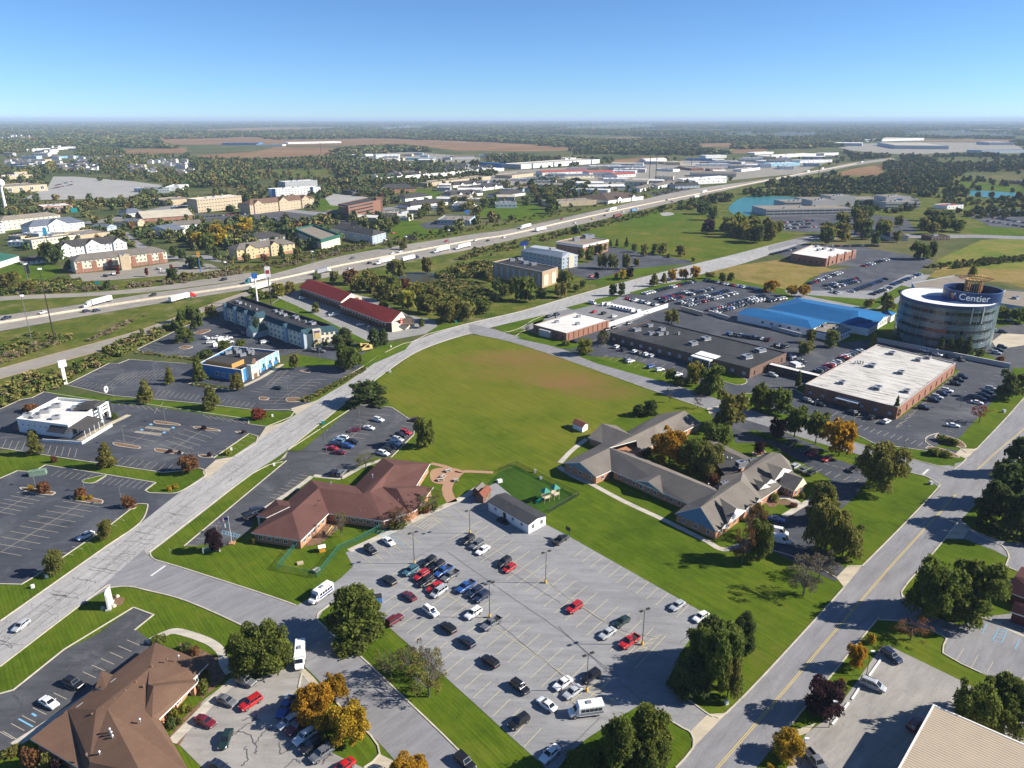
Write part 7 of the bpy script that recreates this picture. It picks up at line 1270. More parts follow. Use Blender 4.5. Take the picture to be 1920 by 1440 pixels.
# loose trees between the houses, shops and hotels of the town
def clear_of(x,y):
    return not any(min(a for a,_ in q)-2 <x <max(a for a,_ in q)+2 and min(b for _,b in q)-2 <y <max(b for _,b in q)+2 and inpoly(x,y,q) for q in HARD) and not any(any(inpoly(x+dx,y+dy,q) for dx,dy in ((0,0),(5,0),(-5,0),(0,6),(0,-6))) for q in FOOT if abs(q[0][0]-x) <150 and abs(q[0][1]-y) <150)
tt=[]
for _ in range(9000):
    px,py=rnd.uniform(-40,1960),rnd.uniform(296,470); c=G(px,py)
    if inpoly(px,py,HWL) or rnd.random() >min(1,130*(c.y/1000) ** 2/400+.1): continue
    if px >1240 and py >380: continue
    if px >700 and py >440: continue
    if fbm(c.x,c.y,160) <-.05 or not clear_of(c.x,c.y): continue
    s=rnd.uniform(3.2,6.0); tt.append((c.x,c.y,0,s,s*rnd.uniform(1.5,2.1),rnd.uniform(0,6.28)))
scatter('town_trees','trees','trees standing between the buildings of the town beyond the highway',tt,C_wood,M_wood)
scatter('scrub','scrub','olive bushes and weeds massed along the highway verges and the marsh',sc_,C_scrub,M_scrub)
scatter('dry_reeds','reeds','pale dry reeds standing along the highway ditch',rd,C_reed,M_reed)
scatter('thicket','thicket','green thickets massed between the far lots and buildings',wd,C_wood,M_wood)
# ---------------------------------------------------------------- haze
hz=MB(); hb=44000
hz.box((0,hb-2500,65),(2*hb,2*hb,134)); Mh=bpy.data.materials.new('haze_air'); Mh.use_nodes=True; t=Mh.node_tree; t.nodes.clear()
pv=N(t,'ShaderNodeVolumePrincipled'); pv.inputs['Color'].default_value=(.6,.78,1,1); pv.inputs['Density'].default_value=6.0e-5; pv.inputs['Anisotropy'].default_value=0.0
ou=N(t,'ShaderNodeOutputMaterial'); t.links.new(pv.outputs[0],ou.inputs['Volume'])
hz.build('haze',Mh,kind='stuff')
# ================================================================ VEHICLES
Mp,t,b=newmat('car_paint'); oi=N(t,'ShaderNodeObjectInfo'); t.links.new(oi.outputs['Color'],b.inputs['Base Color']); b.inputs['Roughness'].default_value=.32; b.inputs['Coat Weight'].default_value=.6; b.inputs['Coat Roughness'].default_value=.06
Mg,t,b=newmat('car_glass'); b.inputs['Base Color'].default_value=(.012,.016,.022,1); b.inputs['Roughness'].default_value=.06; b.inputs['Specular IOR Level'].default_value=.7
M_tyre=plain('tyre',(.018,.018,.019),.9); M_rim=plain('rim',(.4,.4,.42),.35,.7,.05); M_trim=plain('dark_trim',(.03,.03,.033),.6); M_head=plain('headlight_lens',(.65,.68,.72),.15,0,.03); M_tail=plain('taillight_lens',(.32,.01,.012),.2,0,.05)
def wheel_mesh(r,w):
    m=MB(); m.k=0; m.tube((0,-w/2,0),(0,w/2,0),r,r,12); m.k=1
    for s in (-1,1): m.tube((0,s*(w/2),0),(0,s*(w/2+.012),0),r*.62,r*.55,8)
    return m.mesh('wheel',[M_tyre,M_rim])
def tyre_rim(r,w):
    m=MB(); m.tube((0,-w/2,0),(0,w/2,0),r,r,12); g=MB()
    for s in (-1,1): g.tube((0,s*(w/2),0),(0,s*(w/2+.012),0),r*.62,r*.55,8)
    return m.mesh('wheel',M_tyre),g.mesh('rim',M_rim)
CAR={  # length, half width, stations (x, half width, bottom, top), cabin base x0 x1 z, cabin top x0 x1 z, wheel x, wheel r
    'sedan': (4.8,[(-2.4,.74,.45,.86),(-2.25,.88,.3,.98),(-1.5,.92,.22,1.02),(0,.92,.2,.98),(1.0,.92,.22,.94),(1.9,.88,.22,.82),(2.28,.78,.3,.68),(2.4,.6,.38,.58)],(-1.75,1.05,.96),(-1.0,.2,1.44),(-1.42,1.48),.33),
    'hatchback': (4.2,[(-2.1,.76,.45,.9),(-2.0,.87,.3,1.02),(-1.3,.9,.22,1.04),(0,.9,.2,.99),(.9,.9,.22,.95),(1.7,.86,.22,.84),(2.0,.76,.3,.7),(2.1,.6,.38,.6)],(-2.0,1.0,.98),(-1.6,.2,1.5),(-1.25,1.3),.32),
    'suv': (4.75,[(-2.37,.82,.5,1.0),(-2.28,.93,.36,1.12),(-1.5,.96,.28,1.14),(0,.96,.26,1.1),(1.0,.96,.28,1.08),(1.9,.93,.28,1.0),(2.28,.84,.36,.86),(2.37,.68,.45,.74)],(-2.27,.98,1.09),(-2.0,.35,1.72),(-1.42,1.46),.38),
    'minivan': (5.1,[(-2.55,.84,.5,.95),(-2.45,.96,.32,1.08),(-1.5,.99,.22,1.1),(0,.99,.2,1.06),(1.3,.99,.22,1.02),(2.1,.93,.22,.88),(2.45,.8,.32,.72),(2.55,.62,.4,.62)],(-2.45,1.62,1.04),(-2.2,.55,1.74),(-1.5,1.6),.34),
    'pickup': (5.75,[(-2.87,.92,.55,.72),(-2.8,.98,.42,.78),(-1.0,1.0,.34,.8),(-.75,1.0,.32,1.16),(1.1,1.0,.34,1.12),(2.2,.98,.36,1.06),(2.75,.9,.45,.94),(2.87,.76,.5,.84)],(-.72,1.22,1.12),(-.55,.62,1.82),(-1.75,1.75),.4),
    'van': (5.6,[(-2.8,.92,.5,1.0),(-2.75,1.0,.34,1.2),(-1.5,1.02,.25,1.22),(0,1.02,.24,1.2),(1.6,1.02,.26,1.18),(2.3,.96,.28,1.02),(2.7,.84,.36,.84),(2.8,.68,.45,.7)],(-2.75,2.0,1.16),(-2.68,1.1,2.25),(-1.7,1.75),.36)}
_cm={}
def car_parts(kind):
    if kind in _cm: return _cm[kind]
    L,st,cb,ct,wx,wr=CAR[kind]; m=MB(); n=len(st); vs=[]
    for x,hw,zb,zt in st:
        for y,z in ((-hw*.92,zb),(-hw,zb+(zt-zb)*.35),(-hw*.985,zt-(zt-zb)*.2),(-hw*.88,zt),(hw*.88,zt),(hw*.985,zt-(zt-zb)*.2),(hw,zb+(zt-zb)*.35),(hw*.92,zb)): vs.append((x,y,z))
    fs=[[8*i+k,8*i+8+k,8*i+8+(k+1)%8,8*i+(k+1)%8] for i in range(n-1) for k in range(8)]+[list(range(8)),[8*(n-1)+k for k in range(8)][::-1]]
    m.add(vs,fs)
    W=max(s[1] for s in st); wb,wt=W*.9,W*.72
    B=[(cb[0],-wb,cb[2]),(cb[1],-wb,cb[2]),(cb[1],wb,cb[2]),(cb[0],wb,cb[2])]; T=[(ct[0],-wt,ct[2]),(ct[1],-wt,ct[2]),(ct[1],wt,ct[2]),(ct[0],wt,ct[2])]
    zc=ct[2]+.045; I=[(ct[0]+.25,-wt*.6,zc),(ct[1]-.25,-wt*.6,zc),(ct[1]-.25,wt*.6,zc),(ct[0]+.25,wt*.6,zc)]
    m.add(B+T+I,[[i,(i+1)%4,4+(i+1)%4,4+i] for i in range(4)]+[[4+i,4+(i+1)%4,8+(i+1)%4,8+i] for i in range(4)]+[[8,9,10,11]])
    for s in (-1,1): m.box((cb[1]-.35,s*(W+.08),cb[2]+.06),(.12,.16,.13))   # mirrors
    if kind == 'pickup':
        for s in (-1,1): m.box((-1.82,s*.93,.96),(2.06,.1,.38))
        m.box((-2.83,0,.96),(.07,1.9,.38)); m.k=1; m.box((-1.8,0,.82),(2.0,1.7,.05)); m.k=0
    if kind in ('suv','minivan'):
        m.k=1
        for s in (-1,1): m.box(((ct[0]+ct[1])/2-.1,s*wt*.86,ct[2]+.07),(ct[1]-ct[0]-.5,.05,.05))
        m.k=0
    m.k=1; m.box((st[-1][0]-.1,0,.5),(.24,1.1,.16)); m.box((st[0][0]+.1,0,.5),(.24,1.2,.12)); m.k=0   # grille, bumper
    d={'body': m.mesh('body',[Mp,M_trim])}
    def glass(name,q,a=.06,b=.1,e=.012):
        q=[Vector(p) for p in q]; nn=(q[1]-q[0]).cross(q[3]-q[0]).normalized()*e
        def at(u,v): return (q[0].lerp(q[1],u)).lerp(q[3].lerp(q[2],u),v)+nn
        g=MB(); g.poly([at(a,b),at(1-a,b),at(1-a,1-b),at(a,1-b)]); return g.mesh(name,Mg)
    q=lambda i: [B[i],B[(i+1)%4],T[(i+1)%4],T[i]]
    d['windshield']=glass('windshield',q(1)); d['rear_window']=glass('rear_window',q(3))
    def sides(i):
        Q=[Vector(p) for p in q(i)]; nn=(Q[1]-Q[0]).cross(Q[3]-Q[0]).normalized()*.012; g=MB()
        def at(u,v): return (Q[0].lerp(Q[1],u)).lerp(Q[3].lerp(Q[2],u),v)+nn
        cuts=[(.05,.46),(.5,.95)] if kind in ('sedan','pickup','hatchback') else ([(.04,.3),(.33,.62),(.65,.95)] if kind != 'van' else [(.72,.95)])
        if i == 2: cuts=[(1-b_,1-a_) for a_,b_ in cuts]
        for a_,b_ in cuts: g.poly([at(a_,.12),at(b_,.12),at(b_,.86),at(a_,.86)])
        return g.mesh('side_window',Mg)
    d['side_window']=[sides(0),sides(2)]
    d['wheel']=tyre_rim(wr,.24); xf=st[-2][0]; xr=st[0][0]
    g=MB(); g.box((0,0,0),(.28,.3,.14)); d['headlight']=g.mesh('headlight',M_head); g=MB(); g.box((0,0,0),(.14,.22,.2)); d['taillight']=g.mesh('taillight',M_tail)
    a=MB()
    for mm in [d['windshield'],d['rear_window']]+d['side_window']: a.add([v.co for v in mm.vertices],[list(p.vertices) for p in mm.polygons])
    d['windows']=a.mesh('windows',Mg); w4=MB()
    for x in wx:
        for s in (-1,1): w4.tube((x,s*(W-.2),wr),(x,s*(W+.012),wr),wr,wr,8)
    d['wheels']=w4.mesh('wheels',M_tyre)
    _cm[kind]=d; return d
CC={'white': (.75,.75,.74),'silver': (.42,.44,.46),'grey': (.13,.135,.145),'black': (.012,.012,.014),'navy': (.015,.025,.06),'blue': (.02,.08,.28),'light blue': (.2,.34,.5),'red': (.42,.012,.015),'maroon': (.13,.012,.02),'teal': (.04,.13,.17),'dark green': (.012,.03,.026),'yellow': (.6,.4,.02),'tan': (.36,.3,.2)}
NEAR_N=[0]
def CARAT(kind,col,x,y,fx,fy,place='',near=True,zz=.65,shared=None,group='cars parked and driving on the lots and streets',label=None):
    p=G(x,y,zz); q=G(x+fx*.25,y+fy*.25,zz); rz=math.atan2(q.y-p.y,q.x-p.x)
    cat={'pickup': 'pickup truck','van': 'van'}.get(kind,'car'); nm={'pickup': 'pickup_truck','van': 'delivery_van','suv': 'suv_car','minivan': 'minivan','hatchback': 'hatchback_car','sedan': 'sedan_car'}[kind]
    t=thing(nm,'',cat,(p.x,p.y,0.03),rz,group); d=car_parts(kind); c=CC[col]; k=rnd.uniform(.92,1.08); cc=(c[0]*k,c[1]*k,c[2]*k,1)
    lab(t,label or shared or f'{col} {kind if kind != "pickup" else "pickup truck"} {place}',bool(shared))
    L,st,cb,ct,wx,wr=CAR[kind]; W=max(s[1] for s in st)
    def part(n,me,loc=(0,0,0)):
        o=bpy.data.objects.new(n,me); link(o,t); o.location=loc; return o
    part('body',d['body']).color=cc
    if not near: part('windows',d['windows']); part('wheels',d['wheels']); return t
    part('windshield',d['windshield']); part('rear_window',d['rear_window'])
    for s in d['side_window']: part('side_window',s)
    for wx_ in wx:
        for s in (-1,1): link(bpy.data.objects.new('rim',d['wheel'][1]),part('wheel',d['wheel'][0],(wx_,s*(W-.1),wr)))
    f,r=st[-2],st[0]
    for s in (-1,1): part('headlight',d['headlight'],(f[0]-.1,s*f[1]*.82,f[3]-.08)); part('taillight',d['taillight'],(r[0]+.03,s*r[1]*.9,r[3]-.14))
    return t
SL,SU,QU,QD=(-59,40),(59,-40),(-43,-31),(43,31)
big='in the big grey lot'
for k,c,x,y,f,pl in [
    ('sedan','white',729,1015,QD,'by the blue disabled bay near the day care'),('suv','black',695,1031,QD,'at the top left corner of the big grey lot'),('suv','black',877,1012,SL,'beside the lamp post next to the white cabin'),('suv','grey',894,1021,SL,'between a black suv and a white sedan near the cabin'),('sedan','white',905,1031,SL,'in the row before the white cabin'),
    ('suv','black',945,1054,SL,'next to a red hatchback below the cabin'),('hatchback','red',955,1065,SL,'next to a black suv below the cabin'),('suv','black',804,1053,SL,'in the crowded upper row of the big grey lot'),('suv','black',820,1061,SL,'in the crowded upper row of the big grey lot'),('suv','teal',770,1070,SL,'at the end of the crowded upper row'),('suv','red',790,1079,SL,'in the crowded upper row of the big grey lot'),('pickup','blue',831,1071,SL,'in the crowded upper row of the big grey lot'),('pickup','grey',844,1080,SL,'in the crowded upper row of the big grey lot'),
    ('suv','black',730,1088,QU,'heading a queue along the left aisle'),('sedan','maroon',767,1117,QU,'second in the queue along the left aisle'),('suv','black',798,1090,SL,'between two red cars in the crowded row'),('sedan','red',814,1100,SL,'beside a silver minivan in the crowded row'),('minivan','silver',823,1109,SL,'at the end of the crowded row'),('pickup','blue',873,1100,SL,'alone behind the silver minivan row'),('suv','navy',891,1110,SL,'by the central lamp post of the big lot'),('suv','navy',903,1119,SL,'closest to the central lamp post of the big lot'),
    ('suv','white',808,1146,QD,'standing across the left aisle'),('suv','white',887,1150,SL,'with a roof rack left of the central lamp post'),('pickup','grey',921,1169,SL,'with open black bed below the central lamp post'),('suv','maroon',740,1162,SU,'by the grass edge beside the large pine'),('suv','black',840,1177,QU,'in the queue along the left aisle'),('suv','navy',875,1203,QU,'in the queue along the left aisle'),('suv','black',919,1240,QU,'in the queue along the left aisle'),('suv','black',975,1288,QD,'in the queue along the left aisle'),('sedan','white',1025,1320,QU,'with dark sunroof beside the white bus'),
    ('suv','black',973,1353,SL,'with blue sheets on its windscreen by the grass edge'),('sedan','white',1031,1413,(-50,45),'in the bottom corner of the big lot'),('sedan','white',1055,1281,SL,'left of a lamp post near the white bus'),('sedan','silver',1074,1297,SL,'right beside a lamp post near the white bus'),('suv','black',1108,1268,SL,'behind the lamp post near the white bus'),
    ('suv','red',1077,1139,SL,'alone in the middle of the big lot'),('sedan','dark green',1166,1165,SL,'nose to tail with a silver sedan'),('sedan','silver',1139,1187,SL,'nose to tail with a dark green sedan'),('pickup','red',1180,1203,SL,'beside the right-hand lamp post of the big lot'),('sedan','silver',1270,1135,SL,'by the grass on the right of the big lot'),('sedan','white',1314,1156,SL,'with sunroof in the right corner of the big lot'),('pickup','black',1051,1012,SU,'below the basketball hoop beside the cabin'),
    ('suv','black',872,1428,(40,38),'driving on the street at the bottom edge'),('suv','grey',460,1277,(40,14),'by the footpath in the small lot'),('sedan','grey',425,1313,(38,16),'by the footpath of the brown building'),('suv','red',470,1317,(-40,26),'in the middle of the small lot'),('sedan','maroon',385,1352,(36,16),'close to the brown building'),('sedan','dark green',423,1385,(-16,40),'in the middle of the small lot'),('sedan','navy',413,1438,(30,18),'cut by the bottom edge near the brown building'),
    ('pickup','blue',536,1326,(-22,32),'half under the orange trees'),('sedan','silver',541,1352,(-42,27),'in the row by the orange trees'),('pickup','maroon',562,1360,(-46,32),'in the row by the yellow trees'),('suv','white',571,1381,(-46,32),'with two roof windows by the yellow trees'),('suv','black',585,1397,(-46,32),'next to a white suv by the yellow trees'),('suv','grey',603,1413,(-46,32),'at the end of the row by the yellow trees'),('sedan','red',643,1438,(-30,22),'by the lawn at the bottom edge'),
    ('suv','black',138,1281,(30,12),'in the shade of the brown building'),('sedan','white',92,1317,(32,18),'in the lot left of the brown building'),('hatchback','silver',39,1173,(-34,26),'driving on the cracked concrete road'),('sedan','white',160,1004,(-40,18),'alone in the empty left lot'),
    ('suv','white',710,787,(40,10),'highest in the day-care lot'),('sedan','white',692,802,(40,8),'with black roof in the day-care lot'),('sedan','maroon',664,806,(-40,4),'beside the lamp post in the day-care lot'),('suv','white',642,821,(-40,-6),'in the double row of the day-care lot'),('suv','light blue',634,827,(-40,-6),'in the double row of the day-care lot'),('suv','navy',627,833,(-40,-6),'in the double row of the day-care lot'),('sedan','red',621,840,(-40,-6),'in the double row of the day-care lot'),('sedan','maroon',637,848,(40,4),'lowest in the double row of the day-care lot'),('suv','blue',651,836,(40,5),'in the double row of the day-care lot'),('suv','black',661,829,(40,5),'in the double row of the day-care lot'),
    ('suv','maroon',779,787,(-40,-4),'at the far end of the day-care lot'),('suv','red',761,811,(40,10),'half hidden by the dark tree'),('suv','black',752,816,(40,10),'beside a red suv near the dark tree'),('suv','silver',746,824,(40,10),'in the row along the field'),('suv','white',741,831,(40,10),'in the row along the field'),('suv','navy',735,837,(40,10),'in the row along the field'),('suv','black',727,844,(40,10),'in the row along the field'),('suv','white',719,850,(40,10),'lowest of the row along the field'),('suv','black',626,886,(30,-30),'by the day-care entrance'),('suv','grey',640,887,(30,-30),'by the day-care entrance'),('suv','black',471,968,(30,-10),'by the end of the red-brown roof'),('suv','navy',482,957,(30,-10),'by the end of the red-brown roof'),
    ('suv','silver',1491,874,(30,-18),'beside the care home drive'),('sedan','grey',1507,880,(30,-18),'beside the care home drive'),('sedan','black',1521,886,(30,-18),'beside the care home drive'),('suv','black',1600,880,(-30,14),'under the olive tree by the side street'),('sedan','red',1551,860,(-30,14),'in the care home lot by the side street'),('suv','red',1524,851,(-30,14),'in the care home lot by the side street'),('suv','navy',1511,844,(-30,14),'in the care home lot by the side street'),('suv','black',1480,836,(-30,14),'in the care home lot by the side street'),('sedan','blue',1456,973,(40,8),'in the drive below the care home lawn'),('van','white',1459,998,(40,8),'parked below the care home beside another van'),('van','white',1464,1013,(40,8),'parked nearest the care home corner'),
    ('suv','navy',1672,1230,(26,18),'in the top corner of the warehouse yard'),('minivan','silver',1637,1284,(34,14),'below the street lamp in the warehouse yard'),('suv','maroon',1718,1358,(24,-20),'in the shade of the beige warehouse'),('pickup','grey',1530,1428,(24,28),'at the bottom edge of the warehouse yard'),('sedan','black',521,727,(40,6),'alone behind the blue restaurant')]:
    CARAT(k,c,x,y,f[0],f[1],pl)
# further cars, still one by one
far=[]
def FC(kind,col,x,y,f,place): CARAT(kind,col,x,y,f[0],f[1],place,near=False,zz=.7)
for k,c,x,y,f,pl in [('suv','white',386,634,(30,4),'in the hotel lot'),('suv','white',395,641,(30,-4),'in the hotel lot'),('van','white',409,647,(30,-6),'in the hotel lot'),('pickup','white',407,633,(30,-4),'in the hotel lot'),('van','white',417,637,(30,-6),'in the hotel lot'),('pickup','white',426,634,(30,-4),'in the hotel lot'),('suv','white',430,641,(30,-4),'in the hotel lot'),('suv','navy',449,620,(30,10),'beside the teal-roofed hotel'),('suv','navy',456,625,(30,10),'beside the teal-roofed hotel'),('suv','white',496,641,(30,-6),'before the teal-roofed hotel'),('pickup','grey',583,656,(40,2),'behind the blue restaurant'),('pickup','grey',600,658,(40,2),'behind the blue restaurant'),
    ('suv','white',567,559,(30,-4),'beside the red-roofed motel'),('pickup','white',625,590,(30,-3),'beside the red-roofed motel'),('sedan','white',676,608,(30,-3),'beside the red-roofed motel'),('van','white',523,556,(10,20),'behind the tall motel sign'),
    ('suv','grey',1515,751,(30,10),'before the big white-roofed building'),('sedan','black',1537,757,(30,10),'before the big white-roofed building'),('suv','black',1601,774,(30,10),'before the big white-roofed building'),('suv','black',1635,782,(30,-14),'before the big white-roofed building'),('suv','white',1662,790,(30,-14),'before the big white-roofed building'),
    ('suv','black',1732,764,(30,6),'right of the big white-roofed building'),('suv','black',1751,750,(30,6),'right of the big white-roofed building'),('suv','silver',1757,744,(30,6),'right of the big white-roofed building'),('suv','navy',1767,738,(30,6),'right of the big white-roofed building'),('suv','white',1776,732,(30,6),'right of the big white-roofed building'),('suv','black',1792,719,(30,6),'right of the big white-roofed building'),('suv','black',1798,712,(30,6),'right of the big white-roofed building'),('suv','navy',1806,706,(30,6),'right of the big white-roofed building'),('sedan','white',1832,754,(30,5),'by the lawn strip on the right'),('suv','navy',1838,747,(30,5),'by the lawn strip on the right'),('suv','black',1845,741,(30,5),'by the lawn strip on the right'),('suv','navy',1852,735,(30,5),'by the lawn strip on the right'),('suv','silver',1858,728,(30,5),'by the lawn strip on the right'),('sedan','white',1787,797,(30,4),'beside the red-leaved tree'),
    ('suv','white',1156,650,(30,-16),'before the long black-roofed building'),('suv','black',1169,655,(30,-16),'before the long black-roofed building'),('suv','white',1190,659,(30,-16),'before the long black-roofed building'),('suv','grey',1199,661,(30,-16),'before the long black-roofed building'),('suv','white',1211,664,(30,-16),'before the long black-roofed building'),('suv','silver',1221,667,(30,-16),'before the long black-roofed building'),('suv','grey',1175,673,(30,-16),'along the hedge by the side street'),('suv','white',1182,677,(30,-6),'along the hedge by the side street'),('suv','blue',1220,687,(30,-10),'along the hedge by the side street'),('suv','white',1237,693,(30,-6),'along the hedge by the side street'),('suv','white',1271,702,(30,-6),'along the hedge by the side street'),('sedan','black',1076,640,(30,4),'at the corner of the small white-roofed brick building'),('suv','silver',1436,665+1,(20,8),'by the link corridor'),('suv','silver',1449,703,(30,8),'below the link corridor'),
    ('suv','black',1029,593,(30,-10),'behind the small white-roofed brick building'),('suv','black',1044,589,(30,-10),'behind the small white-roofed brick building'),('van','white',1111,568,(30,8),'at the curve of the main road'),('van','white',1134,571,(30,-4),'in the grey lot by the main road'),('van','white',1143,571,(30,-4),'in the grey lot by the main road'),('sedan','red',1114,584,(30,-12),'in the grey lot by the main road'),('suv','black',1132,587,(30,-12),'in the grey lot by the main road'),('suv','white',1151,593,(30,-8),'in the grey lot by the main road'),('suv','black',1151,603,(30,-8),'along the long white wall'),('suv','black',1139,618,(30,-8),'along the long white wall'),('suv','black',1152,614,(30,-8),'along the long white wall'),('suv','grey',1180,606,(30,-8),'along the long white wall'),
    ('suv','navy',1735,645+1,(30,4),'on the drive below the glass tower'),('suv','white',1735,657,(30,8),'on the drive below the glass tower'),('suv','white',1758,664,(30,8),'on the drive below the glass tower'),('suv','navy',1780,668,(20,14),'on the drive below the glass tower'),('suv','grey',1803,674,(20,14),'on the drive below the glass tower'),('suv','silver',1868,661,(30,5),'right of the glass tower'),('suv','black',1873,656,(30,5),'right of the glass tower'),('suv','black',1879,650,(30,5),'right of the glass tower'),('suv','white',1866,620,(30,4),'behind the curved drive'),('suv','white',1892,599,(30,4),'behind the curved drive'),('suv','navy',1880,622,(30,4),'behind the curved drive'),
    ('suv','black',198,517,(30,6),'before the brick-based hotel'),('pickup','white',212,513,(30,-4),'before the brick-based hotel'),('suv','white',298,504,(30,4),'before the brick-based hotel'),('pickup','white',308,508,(30,-2),'before the brick-based hotel'),('suv','navy',348,499,(30,2),'before the brick-based hotel'),('suv','navy',358,501,(30,2),'before the brick-based hotel'),('suv','red',1112-2,518,(30,-4),'in the silver hotel lot'),('suv','red',738,437,(30,-4),'beside the grey hip-roofed lodge'),('sedan','red',252,454,(30,2),'on the lot behind the white hotel')]:
    FC(k,c,x,y,f,pl)
# cars on the highway
for k,c,x,y,d in [('pickup','navy',12,596,-1),('suv','white',80,586,-1),('suv','navy',162,583,1),('suv','navy',181,582,1),('suv','black',287,553,-1),('suv','grey',352,558,1),('suv','black',420,524,-1),('suv','black',418,523+1,-1),('pickup','grey',661,484,-1),('suv','white',735,475,-1),('pickup','white',750,472,-1),('suv','white',656,504,1),('suv','black',693,493,1),('suv','red',837,452,-1),('suv','white',891,451,1),('suv','black',915,451,1),('suv','white',945,445,1),('suv','red',1053,411,-1),('suv','white',1078,418,1),('suv','yellow',1111,410,1),('suv','black',1134,404,1),('suv','white',1168,397,1),('suv','white',1195,391,1),('suv','black',1250,375,-1),('suv','black',1260,378,1),('suv','red',1322,367,1),('suv','white',1355,352,-1),('suv','silver',291,539,-1)][:-1]:
    CARAT(k,c,x,y,30*d,-8*d,'driving right on the highway' if d >0 else 'driving left on the highway',near=False)
# long rows in the crowded lots: everything alike at this size
ROWS=[]
def ROW(a,b,n,f,pal='mix'):
    A_,B_=G(a[0],a[1],.7),G(b[0],b[1],.7); d_=(B_-A_).normalized(); k_=A_+Vector((-d_.y,d_.x,0))*4; q_=PXof(k_); f=((q_[0]-a[0])*2,(q_[1]-a[1])*2)
    for i in range(n):
        t_=(i+.5)/n+rnd.uniform(-.1,.1)/n
        if rnd.random() <.06: continue
        ROWS.append((a[0]+(b[0]-a[0])*t_,a[1]+(b[1]-a[1])*t_,f,pal))
for r in [((1201,552),(1302,527),20,(30,8)),((1232,561),(1300,544),14,(30,8)),((1240,566),(1338,540),18,(30,8)),((1270,569),(1365,544),18,(30,8)),((1284,574),(1380,549),18,(30,8)),((1326,582),(1432,553),20,(30,8)),((1340,586),(1440,558),18,(30,8)),((1175,559),(1233,572),12,(20,-8)),((1150,575),(1212,588),11,(20,-8),'white'),((1320,525),(1440,546),20,(22,-9)),((1439,565),(1472,558),6,(30,8)),((1363,625),(1450,638),15,(22,-9)),((1455,646),(1474,651),4,(22,-9)),((1480,668),(1506,680),6,(20,-9)),((1488,683),(1500,688),3,(20,-9),'white'),((1532,696),(1576,675),9,(30,10)),((1580,672),(1616,656),8,(30,10)),((1515,532),(1577,510),14,(30,8)),((1547,536),(1608,521),12,(30,8)),((1552,541),(1612,526),12,(30,8)),((1594,547),(1662,522),16,(30,8)),((1634,552),(1670,538),8,(30,8)),((1672,534),(1725,513),12,(30,8)),((1445,477),(1492,465),9,(30,8)),((1558,461),(1648,461),16,(20,-8)),((1617,499),(1670,484),10,(30,8)),((1558,546),(1575,550),3,(22,-9)),((1445,430),(1530,425),20,(20,-8)),((1445,424),(1520,419),18,(20,-8)),((1450,418),(1530,413),18,(20,-8)),((1860,408),(1925,418),14,(20,-8)),((1850,414),(1925,426),14,(20,-8)),((90,355),(140,345),12,(20,8)),((95,350),(135,340),12,(20,8)),((580,415),(640,402),10,(20,8)),((360,408),(470,400),14,(20,-6)),((700,402),(790,396),12,(20,-6)),((1150,342),(1250,338),14,(20,-6)),((960,345),(1100,338),16,(20,-6)),((1700,277),(1850,278),16,(20,-6)),((1850,548),(1915,556),8,(22,-8)),((1830,560),(1870,566),5,(22,-8))]: ROW(*r)
ROWS.sort(key=lambda r:-r[1])
def pick(p): return rnd.choices(['white','silver','grey','black','navy','blue','red','maroon'],[5,3,4,6,5,1.2,1.2,.6])[0] if p == 'mix' else 'white'
NI=125; msc=MB()
for i,(x,y,f,pal) in enumerate(ROWS):
    col=pick(pal); kind=rnd.choice(['suv','sedan','suv','pickup']) if pal == 'mix' else 'van'
    if i <NI: CARAT(kind,col,x,y,f[0]*rnd.choice((-1,1)) if False else f[0],f[1],near=False,shared=f'{col} {"pickup truck" if kind == "pickup" else kind} among the tightly parked rows beyond the long black-roofed building',group=f'{col} {kind} cars in the crowded rows')
    else:
        p=G(x,y,.6); q=G(x+f[0]*.2,y+f[1]*.2,.6); rz=math.atan2(q.y-p.y,q.x-p.x); k={'white': 0,'silver': 1,'grey': 2,'black': 2,'navy': 3,'blue': 4,'red': 5,'maroon': 5}[col]
        msc.k=k; msc.box((p.x,p.y,.65),(4.7,1.85,.7),rz); msc.box((p.x-.2*math.cos(rz),p.y-.2*math.sin(rz),1.25),(2.6,1.6,.5),rz,6,.82); msc.box((p.x-.2*math.cos(rz),p.y-.2*math.sin(rz),1.515),(2.0,1.25,.03),rz)
def paint(n,c): 
    m,t,b=newmat(n); b.inputs['Base Color'].default_value=c4(c); b.inputs['Roughness'].default_value=.3; return m
o=msc.build('far_parked_cars',[paint('white_paintwork',CC['white']),paint('silver_paintwork',CC['silver']),paint('dark_paintwork',CC['black']),paint('navy_paintwork',CC['navy']),paint('blue_paintwork',CC['blue']),paint('red_paintwork',CC['red']),Mg],kind='stuff')
o['label']='tiny parked cars filling the far lots in rows'; o['category']='parked cars'

